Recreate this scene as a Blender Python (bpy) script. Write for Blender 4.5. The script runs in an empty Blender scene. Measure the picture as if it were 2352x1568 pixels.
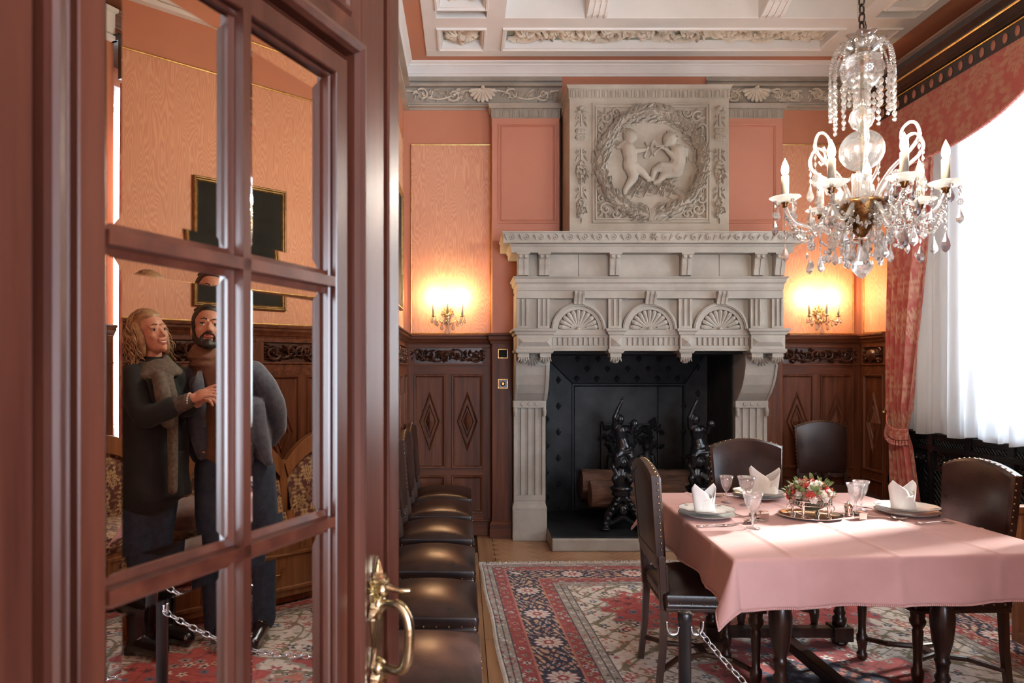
import bpy, math, random
import numpy as np
from mathutils import Matrix, Vector
R = math.radians
PI = math.pi
random.seed(7)
rng = np.random.default_rng(5)
sc = bpy.context.scene
C = sc.collection

# ------------------------------------------------------------ camera
FPX, PX, PY, EYE = 1600.0, 1065.0, 850.0, 1.47      # focal length, principal point (frame 2352 x 1568), eye height
cam = bpy.data.cameras.new('camera')
camo = bpy.data.objects.new('camera', cam)
C.objects.link(camo)
camo.location = (0, 0, EYE)
camo.rotation_euler = (R(90), 0, 0)
cam.sensor_width = 36
cam.lens = FPX / 2352 * 36
cam.shift_x = (1176 - PX) / 2352
cam.shift_y = (PY - 784) / 2352
cam.clip_start = 0.02
cam.dof.use_dof = True
cam.dof.focus_distance = 4.6
cam.dof.aperture_fstop = 6.5
sc.camera = camo

# ------------------------------------------------------------ world, sun, daylight
w = bpy.data.worlds.new('world')
sc.world = w
w.use_nodes = True
bg = w.node_tree.nodes['Background']
bg.inputs[0].default_value = (0.80, 0.90, 1.0, 1)
bg.inputs[1].default_value = 0.9
sun = bpy.data.lights.new('sun', 'SUN')
sun.energy = 42.0
sun.angle = R(4.0)
sun.color = (1.0, 0.96, 0.9)
suno = bpy.data.objects.new('sun', sun)
C.objects.link(suno)
suno.rotation_euler = Vector((-1.0, -0.42, -0.66)).to_track_quat('-Z', 'Y').to_euler()
# daylight entering through the window opening (stands outside the glass)
al = bpy.data.lights.new('window_daylight', 'AREA')
al.shape = 'RECTANGLE'
al.size, al.size_y = 2.5, 1.5
al.energy = 165
al.color = (0.78, 0.89, 1.0)
alo = bpy.data.objects.new('window_daylight', al)
C.objects.link(alo)
alo.location = (4.3, 4.20, 2.35)
alo.rotation_euler = (0, R(90), 0)
# fill lamp added behind the camera to lift the ceiling and shaded fronts
al2 = bpy.data.lights.new('hall_fill', 'AREA')
al2.shape = 'RECTANGLE'
al2.size, al2.size_y = 3.0, 2.4
al2.energy = 335
al2.color = (0.70, 0.84, 1.0)
alo2 = bpy.data.objects.new('hall_fill', al2)
C.objects.link(alo2)
alo2.location = (2.2, -2.5, 1.7)
alo2.rotation_euler = Vector((-0.10, 1, 0.65)).to_track_quat('-Z', 'Y').to_euler()

sc.view_settings.view_transform = 'Standard'
sc.view_settings.look = 'None'
sc.view_settings.exposure = 0.74
sc.view_settings.gamma = 1.0
sc.view_settings.use_curve_mapping = False
cy = sc.cycles
cy.max_bounces = 9
cy.diffuse_bounces = 4
cy.glossy_bounces = 5
cy.transmission_bounces = 10
cy.transparent_max_bounces = 20
cy.caustics_reflective = False
cy.caustics_refractive = False
cy.sample_clamp_indirect = 6
cy.sample_clamp_direct = 0
cy.use_denoising = True

def at(px, py, Y):
    """world point at depth Y that the photograph shows at (px, py)"""
    return Vector(((px - PX) / FPX * Y, Y, EYE - (py - PY) / FPX * Y))
def X(px, Y): return (px - PX) / FPX * Y
def H(py, Y): return EYE - (py - PY) / FPX * Y

# ------------------------------------------------------------ materials
def newmat(name):
    m = bpy.data.materials.new(name)
    m.use_nodes = True
    nt = m.node_tree
    for n in list(nt.nodes):
        if n.type != 'OUTPUT_MATERIAL':
            nt.nodes.remove(n)
    b = nt.nodes.new('ShaderNodeBsdfPrincipled')
    nt.links.new(b.outputs[0], nt.nodes['Material Output'].inputs[0])
    return m, nt, b
def N(nt, t, **k):
    n = nt.nodes.new('ShaderNode' + t)
    for a, v in k.items():
        if a.startswith('i_'):
            key = a[2:].replace('_', ' ')
            n.inputs[key].default_value = v
        else:
            setattr(n, a, v)
    return n
def col4(c): return (c[0], c[1], c[2], 1)
def mk(name, c1, c2=None, rough=0.5, metal=0.0, scale=6, stretch=(1, 1, 1), bump=0.0, bscale=None, detail=4, coat=0.0,
       spec=0.5, lo=0.35, hi=0.65, sheen=0.0, rot=None, rvar=0.0, dist=0.002):
    m, nt, b = newmat(name)
    L = nt.links.new
    b.inputs['Roughness'].default_value = rough
    b.inputs['Metallic'].default_value = metal
    b.inputs['Coat Weight'].default_value = coat
    b.inputs['Coat Roughness'].default_value = 0.2
    b.inputs['Specular IOR Level'].default_value = spec
    b.inputs['Sheen Weight'].default_value = sheen
    tc = N(nt, 'TexCoord')
    mp = N(nt, 'Mapping')
    mp.inputs['Scale'].default_value = stretch
    if rot: mp.inputs['Rotation'].default_value = rot
    L(tc.outputs['Object'], mp.inputs['Vector'])
    nz = N(nt, 'TexNoise', i_Scale=scale, i_Detail=detail, i_Roughness=0.6)
    L(mp.outputs[0], nz.inputs['Vector'])
    cr = N(nt, 'ValToRGB')
    cr.color_ramp.elements[0].position = lo
    cr.color_ramp.elements[1].position = hi
    cr.color_ramp.elements[0].color = col4(c1)
    cr.color_ramp.elements[1].color = col4(c2 or c1)
    L(nz.outputs[0], cr.inputs[0])
    L(cr.outputs[0], b.inputs['Base Color'])
    if rvar:
        mr = N(nt, 'MapRange')
        mr.inputs['To Min'].default_value = max(0.02, rough - rvar)
        mr.inputs['To Max'].default_value = rough + rvar
        L(nz.outputs[0], mr.inputs[0])
        L(mr.outputs[0], b.inputs['Roughness'])
    if bump:
        nb = N(nt, 'TexNoise', i_Scale=bscale or scale * 6, i_Detail=3.0)
        L(mp.outputs[0], nb.inputs['Vector'])
        bm = N(nt, 'Bump', i_Strength=bump, i_Distance=dist)
        L(nb.outputs[0], bm.inputs['Height'])
        L(bm.outputs[0], b.inputs['Normal'])
    return m
def wood(name, c1, c2, rough=0.4, coat=0.15, axis=2, scale=9, bump=0.25):
    st = [1, 1, 1]
    st[axis] = 0.06
    return mk(name, c1, c2, rough=rough, scale=scale * 2.5, stretch=st, bump=bump, bscale=90, coat=coat, detail=6, dist=0.001, rvar=0.06)
M = {}
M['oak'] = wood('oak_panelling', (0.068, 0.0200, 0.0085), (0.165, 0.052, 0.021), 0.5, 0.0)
M['oak_h'] = wood('oak_rail', (0.068, 0.0200, 0.0085), (0.165, 0.052, 0.021), 0.5, 0.0, axis=0)
for _k in ('oak', 'oak_h'):
    [n for n in M[_k].node_tree.nodes if n.type == 'BSDF_PRINCIPLED'][0].inputs['Specular IOR Level'].default_value = 0.28
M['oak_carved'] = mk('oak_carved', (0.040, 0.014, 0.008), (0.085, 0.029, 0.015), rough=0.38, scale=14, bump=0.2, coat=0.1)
M['door'] = wood('mahogany_door', (0.034, 0.0080, 0.0045), (0.082, 0.0215, 0.0110), 0.33, 0.35, scale=8)
M['door_h'] = wood('mahogany_rail', (0.040, 0.0092, 0.0050), (0.092, 0.0240, 0.0120), 0.33, 0.35, axis=0, scale=8)
M['dark_wood'] = mk('dark_walnut', (0.010, 0.0045, 0.003), (0.032, 0.012, 0.0065), rough=0.3, scale=20, stretch=(1, 1, 0.15), coat=0.2)
M['chair_wood'] = mk('carved_chair_wood', (0.020, 0.008, 0.005), (0.058, 0.023, 0.012), rough=0.35, scale=20, stretch=(1, 1, 0.15), coat=0.2, bump=0.15)
M['stone'] = mk('grey_sandstone', (0.310, 0.284, 0.248), (0.420, 0.392, 0.345), rough=0.85, scale=3.0, bump=0.5, bscale=160, detail=6)
M['stone_warm'] = mk('warm_sandstone', (0.330, 0.288, 0.235), (0.43, 0.385, 0.32), rough=0.85, scale=3.5, bump=0.4, bscale=160)
M['pink'] = mk('salmon_paint', (0.535, 0.225, 0.150), (0.585, 0.255, 0.172), rough=0.7, scale=1.5, bump=0.15, bscale=260)
M['ochre'] = mk('terracotta_paint', (0.52, 0.210, 0.120), (0.565, 0.235, 0.138), rough=0.7, scale=1.5, bump=0.15, bscale=260)
M['white'] = mk('cornice_paint', (0.76, 0.735, 0.70), (0.82, 0.80, 0.765), rough=0.7, scale=2.0, bump=0.1, bscale=200)
M['plaster'] = mk('ornament_plaster', (0.62, 0.53, 0.42), (0.74, 0.66, 0.55), rough=0.75, scale=14, bump=0.2, bscale=120)
M['greenish'] = mk('grey_green_ground', (0.26, 0.28, 0.22), (0.34, 0.355, 0.29), rough=0.8, scale=7)
M['coffer'] = mk('coffer_ochre', (0.46, 0.41, 0.29), (0.52, 0.47, 0.35), rough=0.8, scale=2)
M['gold'] = mk('gilding', (0.55, 0.32, 0.10), (0.75, 0.50, 0.20), rough=0.35, metal=0.9, scale=25, bump=0.2)
M['old_gold'] = mk('old_gilt_frame', (0.20, 0.115, 0.035), (0.36, 0.22, 0.08), rough=0.45, metal=0.6, scale=25, bump=0.2)
M['brass'] = mk('aged_brass', (0.36, 0.285, 0.16), (0.60, 0.51, 0.33), rough=0.24, metal=1.0, scale=30, bump=0.35, bscale=110)
M['bronze'] = mk('dark_bronze', (0.09, 0.042, 0.018), (0.30, 0.155, 0.055), rough=0.28, metal=1.0, scale=45, bump=0.5, bscale=90)
M['iron'] = mk('cast_iron', (0.009, 0.011, 0.014), (0.026, 0.030, 0.036), rough=0.5, metal=0.35, scale=5, bump=0.35, bscale=60)
M['iron_gloss'] = mk('polished_iron', (0.010, 0.012, 0.016), (0.022, 0.025, 0.032), rough=0.2, metal=0.5, scale=20, bump=0.15, coat=0.3)
M['soot'] = mk('sooty_brick', (0.005, 0.005, 0.005), (0.018, 0.017, 0.017), rough=0.9, scale=6, bump=0.5)
M['bark'] = mk('log_bark', (0.060, 0.028, 0.018), (0.20, 0.105, 0.070), rough=0.85, scale=16, stretch=(0.25, 1, 1), bump=1.0, bscale=40, dist=0.012)
M['log_end'] = mk('log_end_grain', (0.16, 0.08, 0.045), (0.30, 0.17, 0.10), rough=0.8, scale=20)
M['leather'] = mk('brown_leather', (0.015, 0.0062, 0.0050), (0.038, 0.0160, 0.0118), rough=0.30, scale=7, bump=0.35, bscale=130, coat=0.12, rvar=0.08, dist=0.0015)
M['stud'] = mk('brass_stud', (0.30, 0.20, 0.10), (0.45, 0.33, 0.18), rough=0.3, metal=1.0, scale=30)
M['linen'] = mk('pink_linen', (0.56, 0.315, 0.29), (0.61, 0.355, 0.33), rough=0.75, scale=5, bump=0.3, bscale=420, dist=0.0006, sheen=0.2)
M['napkin'] = mk('white_napkin', (0.78, 0.77, 0.74), (0.84, 0.83, 0.80), rough=0.8, scale=20, bump=0.2, bscale=300)
M['china'] = mk('white_china', (0.82, 0.80, 0.76), (0.87, 0.85, 0.81), rough=0.12, scale=4, coat=0.4)
M['rimline'] = mk('dark_rim_line', (0.10, 0.08, 0.05), (0.16, 0.12, 0.07), rough=0.3, metal=0.5)
M['motif'] = mk('china_motif', (0.06, 0.06, 0.09), (0.14, 0.10, 0.13), rough=0.3)
M['silver'] = mk('silver', (0.72, 0.68, 0.63), (0.82, 0.79, 0.74), rough=0.12, metal=1.0, scale=30, bump=0.08, bscale=80)
M['steel'] = mk('chain_steel', (0.40, 0.42, 0.45), (0.60, 0.62, 0.65), rough=0.25, metal=1.0)
M['black_metal'] = mk('black_lacquered_metal', (0.008, 0.008, 0.009), (0.014, 0.014, 0.016), rough=0.35, scale=10, coat=0.2)
M['parquet'] = wood('oak_parquet', (0.23, 0.115, 0.055), (0.40, 0.22, 0.115), 0.35, 0.2, axis=0, scale=8, bump=0.15)
M['parquet2'] = wood('pale_parquet', (0.30, 0.165, 0.085), (0.46, 0.275, 0.155), 0.35, 0.2, axis=0, scale=8, bump=0.15)
M['subfloor'] = mk('dark_joint', (0.05, 0.025, 0.013), (0.08, 0.04, 0.02), rough=0.7)
M['canvas'] = mk('dark_old_painting', (0.010, 0.011, 0.009), (0.026, 0.027, 0.021), rough=0.7, scale=3, detail=8, spec=0.2)
M['fringe'] = mk('white_fringe', (0.62, 0.58, 0.55), (0.72, 0.69, 0.66), rough=0.9, scale=60)
M['wax'] = mk('candle_sleeve', (0.40, 0.36, 0.27), (0.50, 0.45, 0.35), rough=0.4, scale=5)
M['ceil_iron'] = mk('blackened_chain', (0.03, 0.025, 0.02), (0.07, 0.06, 0.05), rough=0.4, metal=0.7)

def glassmat(name, color=(1, 1, 1), rough=0.0, ior=1.5):
    m, nt, b = newmat(name)
    b.inputs['Base Color'].default_value = col4(color)
    b.inputs['Roughness'].default_value = rough
    b.inputs['Transmission Weight'].default_value = 1.0
    b.inputs['IOR'].default_value = ior
    return m
def crystalmat(name, tint, kt, kg, ior, rough=0.0, kd=0.0):
    """lead crystal: refraction, straight-through light and bright facet reflections"""
    m, nt, b = newmat(name)
    nt.nodes.remove(b)
    L = nt.links.new
    rf = N(nt, 'BsdfGlass'); rf.inputs['Color'].default_value = col4(tint); rf.inputs['IOR'].default_value = ior; rf.inputs['Roughness'].default_value = rough
    tr = N(nt, 'BsdfTransparent'); tr.inputs[0].default_value = col4(tint)
    gl = N(nt, 'BsdfGlossy'); gl.inputs['Roughness'].default_value = 0.16
    m1 = N(nt, 'MixShader'); m1.inputs[0].default_value = kt; L(rf.outputs[0], m1.inputs[1]); L(tr.outputs[0], m1.inputs[2])
    m2 = N(nt, 'MixShader'); m2.inputs[0].default_value = kg; L(m1.outputs[0], m2.inputs[1]); L(gl.outputs[0], m2.inputs[2])
    df = N(nt, 'BsdfTranslucent'); df.inputs[0].default_value = (0.95, 0.97, 1.0, 1)
    m3 = N(nt, 'MixShader'); m3.inputs[0].default_value = kd; L(m2.outputs[0], m3.inputs[1]); L(df.outputs[0], m3.inputs[2])
    L(m3.outputs[0], nt.nodes['Material Output'].inputs[0])
    return m
M['crystal'] = crystalmat('crystal', (1.0, 0.995, 0.98), 0.34, 0.32, 1.5, 0, 0.16)
M['glass'] = crystalmat('clear_glass', (1, 1, 1), 0.62, 0.16, 1.4, 0, 0.05)
M['smoke'] = crystalmat('smoky_crystal', (0.66, 0.67, 0.72), 0.15, 0.22, 1.6)

def thin_glass(name, tint, k):
    """thin pane: mostly straight-through with a clear reflection"""
    m, nt, b = newmat(name)
    nt.nodes.remove(b)
    L = nt.links.new
    tr = N(nt, 'BsdfTransparent'); tr.inputs[0].default_value = col4(tint)
    gl = N(nt, 'BsdfGlossy'); gl.inputs['Roughness'].default_value = 0.0
    fr = N(nt, 'Fresnel'); fr.inputs[0].default_value = 1.5
    mx = N(nt, 'MixShader')
    L(fr.outputs[0], mx.inputs[0]); L(tr.outputs[0], mx.inputs[1]); L(gl.outputs[0], mx.inputs[2])
    L(mx.outputs[0], nt.nodes['Material Output'].inputs[0])
    return m
M['pane'] = thin_glass('window_glass', (0.97, 0.98, 0.98), 1)

def mirror_mat():
    m, nt, b = newmat('mirror_glass')
    b.inputs['Base Color'].default_value = (0.90, 0.90, 0.88, 1)
    b.inputs['Metallic'].default_value = 1.0
    b.inputs['Roughness'].default_value = 0.0
    return m
M['mirror'] = mirror_mat()

def moire():
    m, nt, b = newmat('moire_silk_wallpaper')
    L = nt.links.new
    tc = N(nt, 'TexCoord')
    sx = N(nt, 'SeparateXYZ'); L(tc.outputs['Object'], sx.inputs[0])
    ad = N(nt, 'Math', operation='ADD'); L(sx.outputs[0], ad.inputs[0]); L(sx.outputs[1], ad.inputs[1])
    cb = N(nt, 'CombineXYZ'); L(ad.outputs[0], cb.inputs[0]); L(sx.outputs[2], cb.inputs[2])
    mp = N(nt, 'Mapping'); mp.inputs['Scale'].default_value = (8.0, 1, 1.0); L(cb.outputs[0], mp.inputs[0])
    n1 = N(nt, 'TexNoise', i_Scale=1.5, i_Detail=1.5, i_Roughness=0.45); L(mp.outputs[0], n1.inputs['Vector'])
    # contour lines of a smooth field make the watered pattern
    mu = N(nt, 'Math', operation='MULTIPLY'); mu.inputs[1].default_value = 46.0; L(n1.outputs[0], mu.inputs[0])
    z = N(nt, 'Math', operation='MULTIPLY_ADD'); z.inputs[1].default_value = 60.0; L(sx.outputs[2], z.inputs[0]); L(mu.outputs[0], z.inputs[2])
    ms = N(nt, 'Math', operation='MULTIPLY'); ms.inputs[1].default_value = 1.0; L(z.outputs[0], ms.inputs[0])
    sn = N(nt, 'Math', operation='SINE')
    mu2 = N(nt, 'Math', operation='MULTIPLY'); mu2.inputs[1].default_value = 2.4; L(mu.outputs[0], mu2.inputs[0])
    ad2 = N(nt, 'Math', operation='ADD'); L(mu2.outputs[0], ad2.inputs[0]); L(ms.outputs[0], ad2.inputs[1])
    L(ad2.outputs[0], sn.inputs[0])
    cr = N(nt, 'ValToRGB')
    cr.color_ramp.elements[0].position = 0.25; cr.color_ramp.elements[0].color = (0.64, 0.30, 0.180, 1)
    cr.color_ramp.elements[1].position = 0.95; cr.color_ramp.elements[1].color = (0.72, 0.385, 0.225, 1)
    mr = N(nt, 'MapRange'); mr.inputs['From Min'].default_value = -1; L(sn.outputs[0], mr.inputs[0])
    L(mr.outputs[0], cr.inputs[0]); L(cr.outputs[0], b.inputs['Base Color'])
    b.inputs['Roughness'].default_value = 0.5
    b.inputs['Sheen Weight'].default_value = 0.15
    return m
M['moire'] = moire()

def attrmat(name, rough=0.9, sheen=0.0, bump=0.0, trans=0.0, coat=0.0):
    """colour woven or printed into the thing, stored per vertex"""
    m, nt, b = newmat(name)
    L = nt.links.new
    a = N(nt, 'Attribute', attribute_name='weave')
    nz = N(nt, 'TexNoise', i_Scale=230.0, i_Detail=2.0)
    tc = N(nt, 'TexCoord'); L(tc.outputs['Object'], nz.inputs['Vector'])
    mr = N(nt, 'MapRange'); mr.inputs['To Min'].default_value = 0.78; mr.inputs['To Max'].default_value = 1.2; L(nz.outputs[0], mr.inputs[0])
    vm = N(nt, 'VectorMath', operation='SCALE'); L(a.outputs['Color'], vm.inputs[0]); L(mr.outputs[0], vm.inputs['Scale'])
    L(vm.outputs[0], b.inputs['Base Color'])
    b.inputs['Roughness'].default_value = rough
    b.inputs['Sheen Weight'].default_value = sheen
    b.inputs['Coat Weight'].default_value = coat
    if bump:
        bm = N(nt, 'Bump', i_Strength=bump, i_Distance=0.002); L(nz.outputs[0], bm.inputs['Height']); L(bm.outputs[0], b.inputs['Normal'])
    return m
M['rug'] = attrmat('knotted_wool', 0.95, 0.1, 0.6)
M['damask'] = attrmat('damask_silk', 0.55, 0.2, 0.15)
M['print'] = attrmat('woven_cloth', 0.75, 0.1, 0.2)

def sheer():
    m, nt, b = newmat('sheer_voile')
    nt.nodes.remove(b)
    L = nt.links.new
    tl = N(nt, 'BsdfTranslucent'); tl.inputs[0].default_value = (0.86, 0.89, 0.92, 1)
    df = N(nt, 'BsdfDiffuse'); df.inputs[0].default_value = (0.86, 0.89, 0.92, 1)
    tr = N(nt, 'BsdfTransparent')
    m1 = N(nt, 'MixShader'); m1.inputs[0].default_value = 0.35
    L(tl.outputs[0], m1.inputs[1]); L(df.outputs[0], m1.inputs[2])
    m2 = N(nt, 'MixShader'); m2.inputs[0].default_value = 0.26
    L(m1.outputs[0], m2.inputs[1]); L(tr.outputs[0], m2.inputs[2])
    L(m2.outputs[0], nt.nodes['Material Output'].inputs[0])
    return m
M['sheer'] = sheer()
def emit(name, c, s):
    m, nt, b = newmat(name)
    b.inputs['Base Color'].default_value = (0, 0, 0, 1)
    b.inputs['Emission Color'].default_value = col4(c)
    b.inputs['Emission Strength'].default_value = s
    return m
M['bulb'] = emit('lit_bulb', (1.0, 0.82, 0.58), 30)

# ------------------------------------------------------------ mesh builder
class G:
    def __init__(s, mat=None):
        s.v = []; s.f = []; s.M = mat; s.col = None; s.sm = None
    def add(s, vs, fs, m=None):
        T = s.M
        if m is not None: T = (T @ m) if T is not None else m
        k = len(s.v)
        if T is not None:
            s.v.extend([tuple(T @ Vector(p)) for p in vs])
            if T.determinant() < 0: fs = [tuple(reversed(f)) for f in fs]
        else: s.v.extend([tuple(p) for p in vs])
        s.f.extend([tuple(i + k for i in f) for f in fs])
        return s
    def box(s, x0, x1, y0, y1, z0, z1, m=None):
        return s.add([(x0, y0, z0), (x1, y0, z0), (x1, y1, z0), (x0, y1, z0), (x0, y0, z1), (x1, y0, z1), (x1, y1, z1), (x0, y1, z1)],
                     [(0, 3, 2, 1), (4, 5, 6, 7), (0, 1, 5, 4), (1, 2, 6, 5), (2, 3, 7, 6), (3, 0, 4, 7)], m)
    def frustum(s, a, b):
        """box between rectangle a=(x0,x1,y0,y1,z) and b"""
        vs = []
        for (x0, x1, y0, y1, z) in (a, b):
            vs += [(x0, y0, z), (x1, y0, z), (x1, y1, z), (x0, y1, z)]
        return s.add(vs, [(0, 3, 2, 1), (4, 5, 6, 7), (0, 1, 5, 4), (1, 2, 6, 5), (2, 3, 7, 6), (3, 0, 4, 7)])
    def lathe(s, prof, n=20, c=(0, 0, 0), m=None, cap=True, wob=None):
        vs = []; fs = []
        for (r, z) in prof:
            for i in range(n):
                a = 2 * PI * i / n
                rr = r * (1 + (wob(a, z) if wob else 0))
                vs.append((c[0] + rr * math.cos(a), c[1] + rr * math.sin(a), c[2] + z))
        for j in range(len(prof) - 1):
            for i in range(n):
                k = (i + 1) % n
                fs.append((j * n + i, j * n + k, (j + 1) * n + k, (j + 1) * n + i))
        if cap:
            fs.append(tuple(reversed(range(n))))
            fs.append(tuple((len(prof) - 1) * n + i for i in range(n)))
        return s.add(vs, fs, m)
    def cyl(s, p0, p1, r0, r1=None, n=12):
        return s.tube([p0, p1], [r0, r0 if r1 is None else r1], n)
    def tube(s, pts, rad, n=8, flat=1.0, up=None, m=None, close=False):
        pts = [Vector(p) for p in pts]
        if not hasattr(rad, '__len__'): rad = [rad] * len(pts)
        vs = []; fs = []
        u = None
        K = len(pts)
        for i, p in enumerate(pts):
            if close: d = pts[(i + 1) % K] - pts[i - 1]
            else: d = pts[min(i + 1, K - 1)] - pts[max(i - 1, 0)]
            if d.length < 1e-9: d = Vector((0, 0, 1))
            d.normalize()
            if up is not None: u = Vector(up)
            elif u is None: u = Vector((0, 0, 1)) if abs(d.z) < 0.9 else Vector((1, 0, 0))
            u = u - d * u.dot(d)
            if u.length < 1e-6: u = d.orthogonal()
            u.normalize()
            v = d.cross(u)
            for j in range(n):
                a = 2 * PI * j / n
                vs.append(p + u * (math.cos(a) * rad[i] * flat) + v * (math.sin(a) * rad[i]))
        for i in range(K if close else K - 1):
            i2 = (i + 1) % K
            for j in range(n):
                k = (j + 1) % n
                fs.append((i * n + j, i * n + k, i2 * n + k, i2 * n + j))
        if not close:
            fs.append(tuple(reversed(range(n)))); fs.append(tuple((K - 1) * n + j for j in range(n)))
        return s.add(vs, fs, m)
    def ell(s, c, r, seg=10, rings=6, m=None):
        if not hasattr(r, '__len__'): r = (r, r, r)
        vs = [(c[0], c[1], c[2] - r[2])]
        for j in range(1, rings):
            t = -PI / 2 + PI * j / rings
            for i in range(seg):
                a = 2 * PI * i / seg
                vs.append((c[0] + r[0] * math.cos(t) * math.cos(a), c[1] + r[1] * math.cos(t) * math.sin(a), c[2] + r[2] * math.sin(t)))
        vs.append((c[0], c[1], c[2] + r[2]))
        fs = []
        for i in range(seg):
            k = (i + 1) % seg
            fs.append((0, 1 + k, 1 + i))
            for j in range(rings - 2):
                a = 1 + j * seg
                fs.append((a + i, a + k, a + seg + k, a + seg + i))
            a = 1 + (rings - 2) * seg
            fs.append((a + i, a + k, len(vs) - 1))
        return s.add(vs, fs, m)
    def prism(s, poly, d0, d1, plane='xz', m=None):
        """closed 2D outline pushed through the third axis"""
        def q(a, b, d):
            return (a, d, b) if plane == 'xz' else ((d, a, b) if plane == 'yz' else (a, b, d))
        n = len(poly)
        vs = [q(a, b, d0) for a, b in poly] + [q(a, b, d1) for a, b in poly]
        fs = [tuple(range(n)), tuple(reversed(range(n, 2 * n)))]
        for i in range(n):
            k = (i + 1) % n
            fs.append((k, i, n + i, n + k))
        return s.add(vs, fs, m)
    def loftU(s, prof, x0, x1, yf, yb, caps=True):
        """moulding on front and both sides of a block: prof = [(outset, z)]"""
        vs = []; fs = []
        for (p, z) in prof:
            vs += [(x0 - p, yb, z), (x0 - p, yf - p, z), (x1 + p, yf - p, z), (x1 + p, yb, z)]
        n = len(prof)
        for j in range(n - 1):
            for i in range(3):
                a = j * 4 + i
                fs.append((a, a + 1, a + 5, a + 4))
            fs.append((j * 4 + 3, j * 4, j * 4 + 4, j * 4 + 7))
        fs.append((3, 2, 1, 0)); b = (n - 1) * 4
        fs.append((b, b + 1, b + 2, b + 3))
        return s.add(vs, fs)
    def strip(s, prof, p0, p1, out, up=(0, 0, 1)):
        """straight moulding: profile (outset, height) swept from p0 to p1"""
        p0 = Vector(p0); p1 = Vector(p1); o = Vector(out); u = Vector(up)
        n = len(prof)
        vs = [p0 + o * a + u * b for a, b in prof] + [p1 + o * a + u * b for a, b in prof]
        fs = [(i, (i + 1) % n, n + (i + 1) % n, n + i) for i in range(n)] + [tuple(reversed(range(n))), tuple(range(n, 2 * n))]
        return s.add(vs, fs)
    def frame(s, u0, u1, v0, v1, prof, m=None):
        """picture-frame moulding in the local u,v plane; prof = [(inset, w)] closed ring of the section"""
        vs = []; fs = []
        for (d, wv) in prof:
            vs += [(u0 + d, v0 + d, wv), (u1 - d, v0 + d, wv), (u1 - d, v1 - d, wv), (u0 + d, v1 - d, wv)]
        n = len(prof)
        for j in range(n - 1):
            for i in range(4):
                k = (i + 1) % 4
                fs.append((j * 4 + i, j * 4 + k, (j + 1) * 4 + k, (j + 1) * 4 + i))
        return s.add(vs, fs, m)
    def grid(s, fn, nu, nv, m=None, closeu=False):
        vs = []; fs = []
        for j in range(nv + 1):
            for i in range(nu + 1):
                vs.append(fn(i / nu, j / nv))
        for j in range(nv):
            for i in range(nu):
                a = j * (nu + 1) + i
                fs.append((a, a + 1, a + nu + 2, a + nu + 1))
        return s.add(vs, fs, m)
    def build(s, name, mat, parent=None, smooth=False, bevel=0, world=False, ang=None, col=None, solid=0, sub=0, origin=None):
        me = bpy.data.meshes.new(name)
        vs = s.v
        off = Vector((0, 0, 0))
        if world and parent is not None:
            off = Vector(ORG[parent.name])
        elif parent is None and vs:
            a = np.array(vs); off = Vector(((a[:, 0].min() + a[:, 0].max()) / 2, (a[:, 1].min() + a[:, 1].max()) / 2, a[:, 2].min()))
            if origin is not None: off = Vector(origin)
        if off.length > 0: vs = [(p[0] - off[0], p[1] - off[1], p[2] - off[2]) for p in vs]
        me.from_pydata(vs, [], s.f)
        if smooth: me.polygons.foreach_set('use_smooth', [True] * len(me.polygons))
        mats = mat if isinstance(mat, (list, tuple)) else [mat]
        for q in mats: me.materials.append(q)
        if col is not None:
            ca = me.color_attributes.new('weave', 'FLOAT_COLOR', 'POINT')
            a = np.ones((len(vs), 4), np.float32); a[:, :3] = col
            ca.data.foreach_set('color', a.ravel())
        o = bpy.data.objects.new(name, me)
        C.objects.link(o)
        if parent is not None:
            o.parent = parent
            ORG[o.name] = tuple(Vector(ORG[parent.name]) + (Vector((0, 0, 0))))
        else:
            o.location = off
            ORG[o.name] = tuple(off)
        if bevel:
            b = o.modifiers.new('bevel', 'BEVEL'); b.width = bevel; b.segments = 2; b.limit_method = 'ANGLE'; b.angle_limit = R(40)
        if solid:
            b = o.modifiers.new('solid', 'SOLIDIFY'); b.thickness = solid
        if sub:
            b = o.modifiers.new('sub', 'SUBSURF'); b.levels = sub; b.render_levels = sub
        if ang: 
            for e in me.edges: pass
            me.shade_auto = None if False else None
        return o
ORG = {}
def smooth_by_angle(o, deg=35):
    me = o.data
    me.polygons.foreach_set('use_smooth', [True] * len(me.polygons))
    me.set_sharp_from_angle(angle=R(deg))
def tag(o, label, cat=None, group=None, kind=None):
    if label: o['label'] = label
    if cat: o['category'] = cat
    if group: o['group'] = group
    if kind: o['kind'] = kind
    return o
def thing(name, loc, label, cat, group=None, rz=0, kind=None):
    o = bpy.data.objects.new(name, None)
    C.objects.link(o)
    o.location = loc; o.rotation_euler = (0, 0, rz); o.empty_display_size = 0.1
    ORG[o.name] = tuple(loc)
    return tag(o, label, cat, group, kind)
KIDS = {}
def dup(root, loc, rz, label=None, group=None):
    r = root.copy(); C.objects.link(r); r.location = loc; r.rotation_euler = (0, 0, rz)
    ORG[r.name] = tuple(loc)
    if label: r['label'] = label
    if group: r['group'] = group
    for ch in list(root.children):
        c = ch.copy(); C.objects.link(c); c.parent = r
        for g in list(ch.children):
            d = g.copy(); C.objects.link(d); d.parent = c
    return r
def inst(src, name, parent, mat4):
    o = bpy.data.objects.new(name, src); C.objects.link(o); o.parent = parent; o.matrix_local = mat4
    return o
def mesh_of(g, name, mat, smooth=False, bevel=0):
    me = bpy.data.meshes.new(name); me.from_pydata(g.v, [], g.f)
    if smooth: me.polygons.foreach_set('use_smooth', [True] * len(me.polygons))
    me.materials.append(mat)
    return me
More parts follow.
